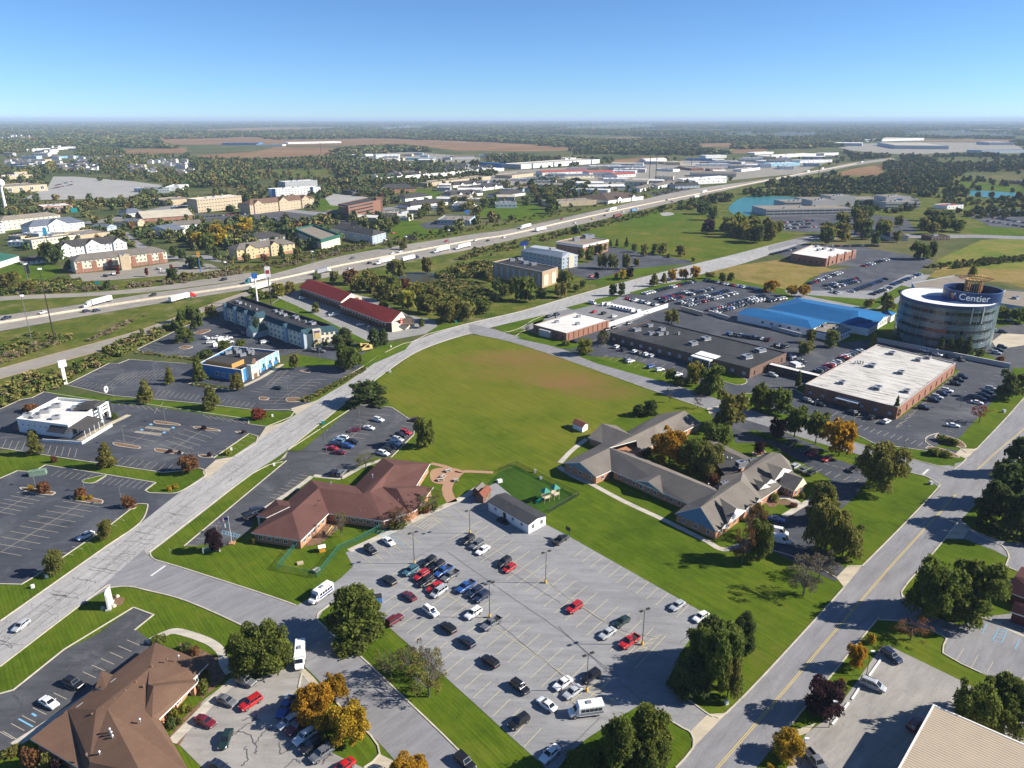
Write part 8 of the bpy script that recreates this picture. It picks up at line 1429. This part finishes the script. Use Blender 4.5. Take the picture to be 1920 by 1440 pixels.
# ---------------------------------------------------------------- shuttle buses
def BUS(x,y,fx,fy,label,stripe,L=7.0):
    p=G(x,y,1.3); q=G(x+fx*.3,y+fy*.3,1.3); rz=math.atan2(q.y-p.y,q.x-p.x)
    t=thing('shuttle_bus',label,'bus',(p.x,p.y,.03),rz,'white shuttle buses')
    m=MB(); h=L/2; m.add([(-h,-1.15,.55),(h-1.9,-1.15,.55),(h-1.9,1.15,.55),(-h,1.15,.55),(-h,-1.15,2.5),(h-1.7,-1.15,2.5),(h-1.7,1.15,2.5),(-h,1.15,2.5),(-h+.1,-.95,2.82),(h-1.9,-.95,2.82),(h-1.9,.95,2.82),(-h+.1,.95,2.82)],
          [[0,1,5,4],[1,2,6,5],[2,3,7,6],[3,0,4,7],[4,5,9,8],[5,6,10,9],[6,7,11,10],[7,4,8,11],[8,9,10,11]])
    m.build('body',M_white,t)
    c=MB(); xs=[(h-2.0,1.02,.45,2.2,.9),(h-1.5,1.0,.42,2.15,.86),(h-.95,.98,.4,1.32,.9),(h-.25,.9,.42,1.08,.86),(h,.75,.5,.85,.7)]; vs=[]
    for X,w,zb,zt,wt in xs: vs += [(X,-w,zb),(X,-w,min(zt,1.2)),(X,-wt,zt),(X,wt,zt),(X,w,min(zt,1.2)),(X,w,zb)]
    c.add(vs,[[6*i+k,6*i+6+k,6*i+6+(k+1)%6,6*i+(k+1)%6] for i in range(4) for k in range(6)]+[[24,25,26,27,28,29]]); c.build('cab',M_white,t)
    g=MB(); g.poly([(h-1.44,-.78,2.08),(h-.97,-.86,1.38),(h-.97,.86,1.38),(h-1.44,.78,2.08)]); g.v=[(a+.03,b_,c_+.03) for a,b_,c_ in g.v]; g.build('windshield',Mg,t)
    nW=5; wl=(L-2.6)/nW
    w=MB(); w.box((0,0,0),(wl-.14,.05,.72)); wm=w.mesh('window',Mg)
    for i in range(nW):
        for s in (-1,1):
            o=bpy.data.objects.new('window',wm); link(o,t); o.location=(-h+.45+wl*(i+.5),s*1.15,1.86)
    r=MB(); r.box((-h,0,1.85),(.05,1.7,.7)); r.build('rear_window',Mg,t)
    if stripe:
        s_=MB()
        for s in (-1,1): s_.box((-.9,s*1.155,1.05),(L-2.2,.03,.5))
        s_.build('stripe',stripe,t)
    a=MB(); a.box((-.5,0,2.92),(1.0,.8,.2)); a.build('roof_hatch',M_alu,t)
    wm=wheel_mesh(.4,.3)
    for X in (h-.95,-h+1.6):
        for s in (-1,1): o=bpy.data.objects.new('wheel',wm); link(o,t); o.location=(X,s*.98,.4)
    for s in (-1,1):
        o=bpy.data.objects.new('headlight',car_parts('suv')['headlight']); link(o,t); o.location=(h-.08,s*.62,.72)
        mr=MB(); mr.tube((h-1.3,s*1.0,1.5),(h-1.2,s*1.32,1.6),.03); mr.box((h-1.2,s*1.36,1.66),(.1,.2,.35)); mr.build('mirror',M_trim,t)
M_busblue=plain('bus_blue',(.05,.07,.25),.4)
BUS(1099,1329,-120,16,'white shuttle bus with dark windows parked in the big grey lot',plain('bus_grey',(.22,.25,.28),.4)); BUS(601,1112,-60,44,'white shuttle bus with blue side stripe at the lot entrance',M_busblue); BUS(562,1228,-3,40,'long white shuttle bus seen from its roof on the street',None,7.6)

# ---------------------------------------------------------------- articulated lorries
def SEMI(x,y,d,col,label,trailer=M_white,tl=15.5):
    p=G(x,y,2.2); q=G(x+20,y-5.4,2.2) if x <700 else G(x+20,y-4.6,2.2); rz=math.atan2(q.y-p.y,q.x-p.x)+(0 if d >0 else math.pi)
    t=thing('semi_truck',label,'truck',(p.x,p.y,.03),rz,'articulated lorries on the highway')
    m=MB(); m.box((-2.6,0,2.62),(tl,2.55,2.75)); m.build('trailer',trailer,t)
    k=MB(); k.box((-2.6,0,1.12),(tl-.3,1.0,.24)); k.box((7.2,0,.85),(7.2,.95,.3)); k.build('chassis',M_trim,t)
    c=MB(); x0=-2.6+tl/2+.9
    c.add([(x0,-1.2,.8),(x0+3.1,-1.2,.8),(x0+3.1,1.2,.8),(x0,1.2,.8),(x0,-1.2,3.2),(x0+2.6,-1.15,2.75),(x0+2.6,1.15,2.75),(x0,1.2,3.2),(x0,-1.1,3.9),(x0+1.3,-.95,3.55),(x0+1.3,.95,3.55),(x0,1.1,3.9)],[[0,1,5,4],[1,2,6,5],[2,3,7,6],[3,0,4,7],[4,5,9,8],[5,6,10,9],[6,7,11,10],[7,4,8,11],[8,9,10,11]])
    c.add([(x0+3.0,-.95,.6),(x0+5.0,-.8,.6),(x0+5.0,.8,.6),(x0+3.0,.95,.6),(x0+3.0,-.95,2.0),(x0+4.8,-.7,1.7),(x0+4.8,.7,1.7),(x0+3.0,.95,2.0)],[[0,1,5,4],[1,2,6,5],[2,3,7,6],[4,5,6,7]])
    c.build('cab',Mp,t).color=c4(CC[col])
    g=MB(); g.poly([(x0+3.06,-1.0,2.08),(x0+3.06,1.0,2.08),(x0+2.7,1.0,2.7),(x0+2.7,-1.0,2.7)]); g.build('windshield',Mg,t)
    wm=wheel_mesh(.5,.5)
    for X in (-2.6-tl/2+1.4,-2.6-tl/2+2.7,x0-.6,x0+.8,x0+4.0):
        for s in (-1,1): o=bpy.data.objects.new('wheel',wm); link(o,t); o.location=(X,s*.98,.5)
    return t
M_brown=plain('brown_trailer',(.16,.06,.05),.6); M_bluetr=plain('blue_trailer',(.12,.25,.42),.5)
for a in [(183,565,-1,'white','white lorry with white trailer heading left on the highway'),(342,556,1,'red','lorry with bright red cab heading right on the highway'),(478,523,-1,'teal','blue-grey cab lorry heading left behind the tall signs'),(490,536,1,'white','white box lorry half hidden behind the motel signs'),(606,507,1,'white','silver coach-like lorry beyond the red roof',M_alu,11),(722,488,-1,'white','white trailer just right of the coach-like lorry'),(769,483,1,'navy','white trailer with navy cab beyond the marsh'),(828,467,-1,'white','first white lorry beyond the marsh willow'),(868,461,-1,'white','second white lorry beyond the marsh willow'),(985,424,-1,'white','white lorry on the far lanes above the field'),(1014,429,1,'white','white lorry on the near lanes above the field'),(1148,392,-1,'white','white lorry above the brown trailer'),(1158,404,1,'maroon','lorry with dark brown trailer on the near lanes',M_brown),(1188,394,1,'light blue','pale blue lorry behind the brown trailer',M_bluetr,9),(1306,368,1,'white','white lorry on near lanes before the turquoise pond'),(1320,359,-1,'white','white lorry on far lanes before the turquoise pond'),(1495,331,1,'light blue','tiny light blue lorry on the far highway',M_bluetr,9),(1515,321,-1,'white','tiny white lorry on the far highway'),(1542,316,-1,'white','tiny white lorry near the far bend'),(1616,304,-1,'white','tiny white lorry at the far bend'),(1668,298,1,'yellow','tiny yellow lorry at the far bend',plain('yellow_trailer',(.6,.42,.05),.5),10)]: SEMI(*a)
# ================================================================ SIGNS, LAMPS, FENCES, PLAY THINGS
M_steel=plain('grey_steel',(.22,.22,.23),.5,.4,.1); M_bronze=plain('dark_bronze',(.05,.042,.036),.5,.2,.1); M_ybase=plain('yellow_concrete',(.68,.42,.08),.8,0,.1); M_gsign=plain('road_sign_green',(.02,.28,.2),.5); M_pgreen=plain('play_green',(.01,.2,.16),.4); M_lens=plain('lamp_lens',(.7,.7,.66),.4)
PT=lambda b,t_: (G(*b),Hgt(b[0],b[1],t_))
def lamp(b,top,twin,label,base=True,group='parking lot lamp posts',hgt=None,mat=None):
    p=G(*b); h=hgt or Hgt(b[0],b[1],top); t=thing('lamp_post','','lamp post',(p.x,p.y,.02),.5,group); lab(t,label)
    if base: m=MB(); m.tube((0,0,0),(0,0,.85),.34,.3,10); m.build('base',M_ybase,t)
    m=MB(); m.tube((0,0,.3 if base else 0),(0,0,h),.11,.07,6); m.build('pole',mat or M_bronze,t)
    for s in ((-1,1) if twin else (1,)):
        m=MB(); m.k=0; m.tube((0,0,h-.1),(s*.55,0,h),.045,.045,5); m.box((s*.95,0,h+.03),(.85,.5,.22)); m.k=1; m.box((s*.95,0,h-.1),(.6,.36,.05)); m.build('lamp_head',[mat or M_bronze,M_lens],t)
for b,tp,lb in [((881,1000),957,'twin-headed lamp post on yellow base nearest the white cabin'),((777,1057),999,'twin-headed lamp post on yellow base at the crowded upper row'),((1023,1093),1035,'twin-headed lamp post on yellow base standing clear right of centre'),((918,1158),1094,'twin-headed lamp post on yellow base beside navy cars and a grey pickup'),((1204,1209),1144,'twin-headed lamp post on yellow base beside the red pickup'),((1100,1296),1227,'twin-headed lamp post on yellow base near the white bus')]: lamp(b,tp,True,lb)
for b,tp,lb in [((1624,1267),1221,'street lamp above the silver minivan'),((1554,1364),1315,'street lamp beside the plum-coloured tree'),((1501,1434),1385,'street lamp beside the yellow tree at the bottom')]:
    p=G(*b); h=Hgt(b[0],b[1],tp); t=thing('street_lamp',lb,'street lamp',(p.x,p.y,0),0,'lamps along the warehouse yard'); m=MB(); m.tube((0,0,0),(0,0,h),.09,.06,6); m.build('pole',M_bronze,t); m=MB(); m.box((.35,0,h),(.8,.45,.2)); m.build('lamp_head',M_lens,t)
for b,tp in [((310,791),767),((234,831),799),((355,853),840),((229,945),911),((159,920),899),((66,910),882),((214,746),722),((292,711),680),((676,805),760),((612,847),808),((541,748),706),((1695,834),800),((1598,802),772),((1526,775),750),((407,977+22),981),((600,673),640),((306,630),608),((372,660),643),((1232,500),470),((1095,505),484),((1137,510),492),((1620,520),500),((1580,540),515),((1300,560),540),((1390,565),545),((540,590),566),((620,620),596),((690,640),612),((560,600),578),((1747,575+2),548),((1800,765),735)]: lamp(b,tp,False,'slim lamp post by '+place_of(*b),False,'slim lamp posts in the lots',mat=M_steel)
for b,tp,lb in [((102,635),505,'very tall leaning highway light mast nearest the ramp'),((58,632),555,'thin highway light mast left of the tallest one'),((53,528),496,'dark mast on the green lawn at the left'),((425,521),492,'light mast on the far highway verge before the yellow hotel'),((587,495),472,'light mast on the highway verge below the green-roofed hotel'),((724,468),450,'light mast on the highway verge by the grey lodge'),((762,464),444,'light mast on the highway verge right of the grey lodge'),((842,465),432,'light mast standing before the white lorries')]:
    p,h=PT(b,tp); t=thing('light_mast',lb,'light mast',(p.x,p.y,0),0,'masts along the highway'); m=MB(); m.tube((0,0,0),(0,0,h),.4 if h >25 else .22,.14,7); m.build('pole',M_bronze if h >25 else M_steel,t); m=MB(); m.tube((0,0,h),(0,0,h+.6),1.3,1.0,8); m.build('lamp_ring',M_lens,t)
for b,tp,lb in [((999,318),287,'slim power pole before the long white warehouse'),((1217,340),294,'left one of two tall dark power poles in the works'),((1229,341),292,'right one of two tall dark power poles in the works'),((1296,315),274,'tall thin antenna among the far works'),((1530,362),312,'dark leaning pole behind the grey campus'),((602,289),266,'pole on the brown fields'),((837,300),286,'pole in the far yard'),((135,275),262,'pale chimney-like mast in far woods')]:
    p,h=PT(b,tp); t=thing('power_pole',lb,'power pole',(p.x,p.y,0),0,'tall poles in the distance'); m=MB(); m.tube((0,0,0),(0,0,h),h*.016,h*.01,6); m.build('pole',M_bronze,t); m=MB(); m.box((0,0,h*.96),(h*.09,.3,.4)); m.box((0,0,h*.88),(h*.08,.3,.4)); m.build('crossarm',M_bronze,t)
def pylon(name,b,top,w,hp,label,panel,pole,dep=.6,rz=.3,second=None,pr=.35):
    p,h=PT(b,top); t=thing(name,label,'sign',(p.x,p.y,0),rz,'tall roadside signs'); m=MB(); m.tube((0,0,0),(0,0,h-hp),pr,pr*.8,8); m.build('pole',pole,t); m=MB(); m.box((0,0,h-hp/2),(w,dep,hp)); m.build('panel',panel,t)
    if second: m=MB(); m.box((0,-dep*.52,h-hp*.5),(w*.7,.08,hp*.35)); m.build('panel_band',second,t)
S_blue=plain('sign_panel_blue',(.04,.16,.45),.4); S_orange=plain('sign_panel_orange',(.6,.28,.03),.4); S_cyan=plain('sign_panel_cyan',(.05,.35,.55),.4); S_red=plain('sign_panel_red',(.4,.03,.04),.4)
pylon('pole_sign',(509,576),500,3.2,6.5,'very tall dark pole sign with white and maroon panel beside the teal-roofed hotel',W_white,M_bronze,second=S_red); pylon('pole_sign',(483,569),512,3.6,3.6,'white pole sign with blue panel behind the teal-roofed hotel',S_blue,W_white,pr=.6); pylon('pole_sign',(376,510),472,2.2,4.2,'orange and blue tall sign right of the brick-based hotel',S_orange,S_blue); pylon('pole_sign',(92,473),427,3,6,'light blue tall sign behind the white gabled hotel',S_cyan,M_bronze); pylon('pole_sign',(142,412),390,7,5,'wide turquoise sign beside the brick arcade',plain('sign_teal',(.03,.35,.33),.4),M_bronze); pylon('pole_sign',(983,489),453,7,3.4,'dark blue sign on a white pole above the silver-roofed hotel',plain('sign_navy',(.02,.05,.22),.4),W_white,pr=.9); pylon('pole_sign',(876,429),394,5,3.4,'blue square sign on a tall pole beside the blue-glazed showroom',S_blue,M_steel); pylon('billboard',(665,448),414,6,5,'dark billboard on a tall pole before the grey lodge',W_dark,M_steel); pylon('billboard',(769,450),441,8,5,'low dark blue billboard on the highway verge',W_dark,M_steel); pylon('billboard',(1547,335),324,10,6,'dark billboard beside the far highway',W_dark,M_bronze); pylon('pole_sign',(54,520),495,3,7,'thin dark sign on the left green lawn',W_dark,M_bronze)
p,h=PT((184,541),527); t=thing('road_sign','green direction sign on the highway verge','road sign',(p.x,p.y,0),.2); m=MB(); m.box((0,0,h-1.3),(3,.12,2.6)); m.build('panel',M_gsign,t)
for s in (-1,1): m=MB(); m.tube((s,.12,0),(s,.12,h),.09,.09,5); m.build('post',M_steel,t)
p,h=PT((123,720),676); t=thing('monolith_sign','tall white blank leaning sign slab at the edge of the left scrub','sign',(p.x,p.y,0),.9); m=MB(); m.add([(-.7,-.4,0),(.7,-.4,0),(.7,.4,0),(-.7,.4,0),(-.6,-.35,h*.72),(.75,-.35,h*.72),(.75,.35,h*.72),(-.6,.35,h*.72)],[[0,1,5,4],[1,2,6,5],[2,3,7,6],[3,0,4,7],[4,5,6,7]]); m.build('column',W_white,t); m=MB(); m.box((.3,0,h*.86),(3.4,.9,h*.27),0,None,.96); m.build('panel',W_white,t)
p=G(208,1136); t=thing('monument_sign','tall white curved monument sign on the lawn by the junction','sign',(p.x,p.y,0),R(106)); m=MB(); n=9
for s in (0,1): pass
m.add([((i/(n-1)-.5)*3.6,s*.45-.2+.35*math.cos((i/(n-1)-.5)*2.6),z) for s in (0,1) for z in (.15,4.3) for i in range(n)],[[i,i+1,n+i+1,n+i] for i in range(n-1)]+[[2*n+i+1,2*n+i,3*n+i,3*n+i+1] for i in range(n-1)]+[[n+i,n+i+1,3*n+i+1,3*n+i] for i in range(n-1)]+[[0,n,3*n,2*n],[n-1,3*n-1,4*n-1,2*n-1]]); m.build('slab',W_white,t); m=MB(); m.box((0,.2,.15),(4.2,1.2,.3)); m.build('plinth',W_conc,t)
for x,y in ((193,1141),(220,1119),(214,1137)): q=G(x,y); t=thing('boulder','','rock',(q.x,q.y,0)); lab(t,'pale boulder at the foot of the monument sign'); m=MB(); m.tube((0,0,-.1),(0,0,.35),.6,.5,7); m.tube((0,0,.35),(0,0,.6),.5,.2,7); m.build('stone',M_walk,t)
p=G(397,1036); t=thing('garden_sign','low dark green sign board with white frame under the plum-coloured tree','sign',(p.x,p.y,0),.25); m=MB(); m.box((0,0,1.0),(4,.25,1.3)); m.build('board',plain('sign_dark_green',(.03,.09,.07),.5),t); m=MB(); m.box((0,0,1.72),(4.4,.4,.14)); m.box((-2.1,0,.85),(.25,.35,1.7)); m.box((2.1,0,.85),(.25,.35,1.7)); m.build('frame',W_trim,t)
p,h=PT((321,1047),1028); t=thing('stop_sign','red and white stop sign on the lawn at the junction','road sign',(p.x,p.y,0),R(-50)); m=MB(); m.tube((0,0,0),(0,0,2.9),.04,.04,5); m.build('post',M_steel,t); m=MB(); m.tube((0,-.05,2.6),(0,-.02,2.6),.48,.48,8); m.build('plate',W_white,t); m=MB(); m.tube((0,-.075,2.6),(0,-.05,2.6),.43,.43,8); m.build('face',S_red,t)
T=t; lettering('STOP',.3,'lettering',Mltr,lambda u,y,z,w: ((u-.5)*w,-.082-z,2.5+y),T)
p,h=PT((435,1019),969); t=thing('flagpole','white flagpole with two flags before the day-care building','flagpole',(p.x,p.y,0)); m=MB(); m.tube((0,0,0),(0,0,h),.07,.04,6); m.tube((0,0,h),(0,0,h+.2),.1,.05,6); m.build('pole',W_trim,t); m=MB(); m.box((0,0,.15),(1.6,1.6,.3)); m.build('foot',W_orange,t)
def flag(z,mats,L,H,nm,canton=False):
    m=MB(); nx,ny=8,13 if canton else 3
    for i in range(nx):
        for j in range(ny):
            f=lambda a,b: (-.08-a/nx*L,.18*math.sin(a*.9)*a/nx,z-b/ny*H-.12*a/nx); m.k=(0 if (i <3.2 and j <7) else (1+j%2)) if canton else 0; m.poly([f(i,j),f(i+1,j),f(i+1,j+1),f(i,j+1)])
    m.build(nm,mats,t)
flag(h-.2,[plain('flag_blue',(.03,.05,.22),.8),S_red,W_white],2.4,1.4,'striped_flag',True); flag(h-2.1,[W_white],1.9,1.2,'white_flag')
def crate(name,x,y,sz,mat,label,cat,rz=.4,lid=None,group=None):
    q=G(x,y); t=thing(name,'',cat,(q.x,q.y,0),rz,group); lab(t,label); m=MB(); m.box((0,0,sz[2]/2),sz,0,None,.94); m.build('housing',mat,t); m=MB(); m.box((0,0,sz[2]+.05),(sz[0]*1.02,sz[1]*1.02,.1)); m.build('lid',lid or mat,t)
for x,y,mt,lb in [(606,795,M_pgreen,'pale green utility box on the grass strip beside the concrete road'),(511,781,W_white,'white utility box on the grass nose by the concrete road'),(514,873,W_white,'white utility box on the grass beside the day-care lot'),(434,844,W_white,'white utility box on the grass wedge in the left lots'),(62,1102,W_white,'white utility box on the verge left of the concrete road'),(88,1083,W_white,'white utility box at the corner of the empty left lot'),(1745,908,W_grey,'grey mail box on the corner lawn by the side street'),(1882,773,W_grey,'grey utility box on the lawn strip at the right'),(855,605,M_pgreen,'green transformer box near the motel drive'),(733,651,W_white,'white utility box on the lawn before the motel'),(731,698,W_grey,'grey utility box at the field edge'),(1362,1320,W_white,'white marker post on the lawn at the lot exit')]: crate('utility_box',x,y,(1.3,.9,1.0) if mt != W_white else (.7,.6,.8),mt,lb,'utility box',group='utility boxes on the lawns')
crate('dumpster',707,1128,(2.4,1.7,1.6),S_blue,'blue waste container half hidden behind the large pine','dumpster',.3,W_dark); crate('dumpster',72,890,(5,2.0,1.6),plain('container_green',(.16,.24,.17),.6),'pale green waste enclosure in the empty left lot','dumpster',.35)
p,h=PT((1067,1009),993); t=thing('basketball_hoop','basketball hoop at the grass edge beside the white cabin','basketball hoop',(p.x,p.y,0),.7); m=MB(); m.tube((0,0,0),(0,0,3.2),.08,.08,6); m.build('post',M_bronze,t); m=MB(); m.box((-.5,0,3.3),(.08,1.8,1.1)); m.build('backboard',W_dark,t); m=MB(); m.tube((-.9,0,3.0),(-.9,0,3.03),.25,.25,10); m.tube((0,0,3.1),(-.5,0,3.2),.05,.05,5); m.build('rim',S_red,t)
# playground
p=G(1031,938); t=thing('play_structure','children\'s climbing frame with two green pyramid roofs on the fenced lawn','playground',(p.x,p.y,0),.5)
for cx,z in ((-1.6,1.5),(1.9,1.8)):
    for sx in (-.9,.9):
        for sy in (-.9,.9): m=MB(); m.tube((cx+sx,sy,0),(cx+sx,sy,z+2.2),.07,.07,6); m.build('post',W_tan,t)
    m=MB(); m.box((cx,0,z),(2.0,2.0,.12)); m.build('platform',W_tan,t); m=MB(); m.add([(cx-1.3,-1.3,z+2.1),(cx+1.3,-1.3,z+2.1),(cx+1.3,1.3,z+2.1),(cx-1.3,1.3,z+2.1),(cx,0,z+3.4)],[[0,1,4],[1,2,4],[2,3,4],[3,0,4],[3,2,1,0]]); m.build('pyramid_roof',M_pgreen,t)
    for s in (-1,1): m=MB(); m.box((cx,s*.95,z+.5),(1.8,.06,.8)); m.build('side_panel',W_cream,t)
m=MB(); m.box((.15,0,1.6),(1.6,1.2,.1)); m.build('bridge',W_tan,t); m=MB(); m.add([(-2.5,-.4,1.5),(-2.5,.4,1.5),(-5,.4,.3),(-5,-.4,.3),(-2.5,-.5,1.8),(-5,-.5,.6),(-2.5,.5,1.8),(-5,.5,.6)],[[0,3,2,1],[0,4,5,3],[1,2,7,6]]); m.build('slide',M_pgreen,t)
for x,y,w in ((840,884,2.2),(830,895,2.2),(826,901,2.2),(855,902,1.6),(593,1071,1.8)):
    p=G(x,y); t=thing('picnic_table','','table',(p.x,p.y,0),rnd.uniform(.2,1.2),'weathered picnic tables'); lab(t,'weathered grey picnic table on the wood chips' if x >700 else 'small picnic table inside the green fence'); m=MB(); m.box((0,0,.74),(w,.8,.07)); m.build('tabletop',M_walk,t)
    for s in (-1,1): m=MB(); m.box((0,s*.75,.44),(w,.28,.06)); m.build('bench',M_walk,t); m=MB(); m.box((s*w*.35,0,.37),(.1,1.4,.7)); m.build('leg',M_walk,t)
p=G(621,1000); t=thing('slide','yellow slide with blue ladder under the small bare tree','playground',(p.x,p.y,0),1.0); m=MB(); m.add([(-1.8,-.35,.25),(-1.8,.35,.25),(1.0,.35,1.7),(1.0,-.35,1.7),(-1.8,-.42,.5),(1.0,-.42,1.95),(-1.8,.42,.5),(1.0,.42,1.95)],[[0,3,2,1],[0,4,5,3],[1,2,7,6]]); m.build('chute',W_yellow,t); m=MB(); [m.tube((1.0,s*.35,1.7),(1.9,s*.35,0),.05,.05,5) for s in (-1,1)]; [m.box((1.15+.2*k,0,1.4-.38*k),(.05,.7,.05)) for k in range(4)]; m.build('ladder',S_blue,t)
p=G(604,1033); t=thing('playhouse','small orange and green playhouse on the fenced lawn','playhouse',(p.x,p.y,0),.4); m=MB(); m.box((0,0,.75),(1.6,1.5,1.5)); m.build('wall',S_orange,t); m=MB(); m.add([(-1,-.95,1.4),(1,-.95,1.4),(1,.95,1.4),(-1,.95,1.4),(-1,0,2.0),(1,0,2.0)],[[0,1,5,4],[2,3,4,5],[1,2,5],[3,0,4]]); m.build('roof',W_white,t); m=MB(); m.box((-.82,0,.7),(.08,.8,1.1)); m.build('door',M_pgreen,t)
crate('sand_table',563,1057,(1.6,1.2,.35),W_tan,'tan sandbox on the fenced lawn','sandbox'); crate('spring_rider',1003,886,(.8,.5,1.0),W_grey,'dark spring rider at the upper corner of the fenced lawn','toy'); crate('spring_rider',1014,898,(.9,.5,.7),W_bluegrey,'blue-grey toy beside the fence of the playground lawn','toy'); crate('toy_dome',937,904,(1.6,1.2,.8),W_white,'white toy seat behind the cabin','toy')
Mnet,t_,b_=newmat('green_netting'); b_.inputs['Base Color'].default_value=(.02,.12,.09,1); b_.inputs['Alpha'].default_value=.3
Mnet2,t_,b_=newmat('dark_netting'); b_.inputs['Base Color'].default_value=(.02,.03,.025,1); b_.inputs['Alpha'].default_value=.3
def fence(px,h,label,net,post):
    P=GL(px); t=bld('wire_fence',label,'fence',P[0]); 
    for a,b in zip(P,P[1:]):
        n=max(1,int((b-a).length/3)); 
        for i in range(n):
            q=a.lerp(b,i/n)-t.location; m=MB(); m.tube((q.x,q.y,0),(q.x,q.y,h+.1),.05,.05,5); m.build('post',post,t)
            r_=a.lerp(b,(i+1)/n)-t.location; m=MB(); m.add([(q.x,q.y,.05),(r_.x,r_.y,.05),(r_.x,r_.y,h),(q.x,q.y,h)],[[0,1,2,3]]); m.build('mesh_panel',net,t)
    m=MB(t.location); [m.tube((a.x,a.y,h),(b.x,b.y,h),.04,.04,5) for a,b in zip(P,P[1:])]; m.build('top_rail',post,t)
fence([(562,1018),(521,1068),(595,1083),(635,1032),(670,1017),(717,991)],1.7,'green mesh fence round the small day-care playground',Mnet,M_pgreen); fence([(935,884),(968,872),(1085,930),(1028,963)],1.5,'dark wire fence round the playground lawn behind the cabin',Mnet2,M_bronze)
# water tower
p,h=PT((12,397),335); t=thing('water_tower','white ball-topped water tower at the left edge','water tower',(p.x,p.y,0)); m=MB(); R_=5.2; zc=h-R_
prof=[(4.2,0),(2.6,4),(1.7,9),(1.5,zc-8),(2.2,zc-5.2)]+[(R_*math.cos(a),zc+R_*.95*math.sin(a)) for a in [R(x) for x in (-55,-35,-15,5,25,45,65,80)]]+[(.1,h)]; n=20
m.add([(r_*math.cos(i/n*6.2832),r_*math.sin(i/n*6.2832),z) for r_,z in prof for i in range(n)],[[k*n+i,k*n+(i+1)%n,(k+1)*n+(i+1)%n,(k+1)*n+i] for k in range(len(prof)-1) for i in range(n)]); m.build('tank',W_white,t,True)
# yellow lift truck
p=G(687,657); t=thing('lift_truck','yellow bucket lift truck parked near the motel drive','truck',(p.x,p.y,0),.6); m=MB(); m.box((0,0,1.0),(6,2.2,.8)); m.box((2.3,0,1.9),(1.6,2.1,1.5),0,None,.85); m.build('body',W_yellow,t); m=MB(); m.tube((-2,0,1.5),(1.5,0,3.3),.3,.25,6); m.tube((1.5,0,3.3),(-2.4,0,3.9),.22,.2,6); m.box((-2.7,0,3.7),(1.1,1.1,1.1)); m.build('boom',W_yellow,t)
for x in (-2,2):
    for s in (-1,1): o=bpy.data.objects.new('wheel',wheel_mesh(.5,.35)); link(o,t); o.location=(x,s*1.0,.5)
# wheel stops along the warehouse yard
for a,b in [((1652,1236),(1629,1268)),((1612,1289),(1597,1312)),((1591,1318),(1573,1342)),((1571,1345),(1560,1359))]: A_,B_=G(*a),G(*b); t=thing('wheel_stop','','wheel stop',(A_.x,A_.y,0),0,'white wheel stops of the warehouse yard'); lab(t,'white concrete wheel stop along the warehouse yard edge'); m=MB(A_); m.kerb([A_,B_],.35,.2,.02); m.build('bar',W_trim,t)
# highway median: pale concrete strip and barrier
ml=smooth_line(GL([(-500,690),(-200,640),(0,606),(250,566),(480,532),(650,496),(880,452),(960,439),(1110,405),(1272,371),(1440,338),(1540,319),(1605,307)]),6); m=MB(); m.strip(ml,5.2,.045); m.build('median_strip',M_apron,kind='structure'); t=thing('median_barrier','pale concrete barrier running along the highway median','barrier',(ml[20].x,ml[20].y,0)); m=MB(t.location); m.kerb(ml,.7,1.0,.04); m.build('barrier',M_kerb,t)
m=MB()
for px in ([(-300,775),(0,691),(250,623),(375,578),(462,548)],[(-300,799),(0,710),(250,639),(340,601),(430,566)]): m.strip(smooth_line(GL(px),5),1.1,.05)
m.build('ramp_shoulder',plain('tan_shoulder',(.36,.27,.14),.9,0,.15,.3),kind='structure')
# ================================================================ ordinals for labels that would otherwise repeat
def finish_labels():
    from collections import defaultdict
    bpy.context.view_layer.update(); by=defaultdict(list)
    for o,s,shared in LABELS: by[s].append((o,shared))
    ordn=['first','second','third','fourth','fifth','sixth','seventh','eighth','ninth','tenth','eleventh','twelfth']
    num=['','','two','three','four','five','six','seven','eight','nine','ten','eleven','twelve']
    for s,L in by.items():
        if len(L) == 1 or L[0][1]: continue
        L=sorted(L,key=lambda q: PXof(q[0].location)[0]); n=len(L)
        for i,(o,_) in enumerate(L):
            w='leftmost' if i == 0 else ('rightmost' if i == n-1 else (ordn[i]+' from left' if i <12 else None))
            if w is None: w=(ordn[n-1-i]+' from right') if n-1-i <12 else f'number {i + 1} from left'
            q=f'{s}, {w}'+(f' of {num[n]}' if n <= 12 else ''); o['label']=q if len(q.split()) <17 else f'{s}, {w}'
finish_labels()
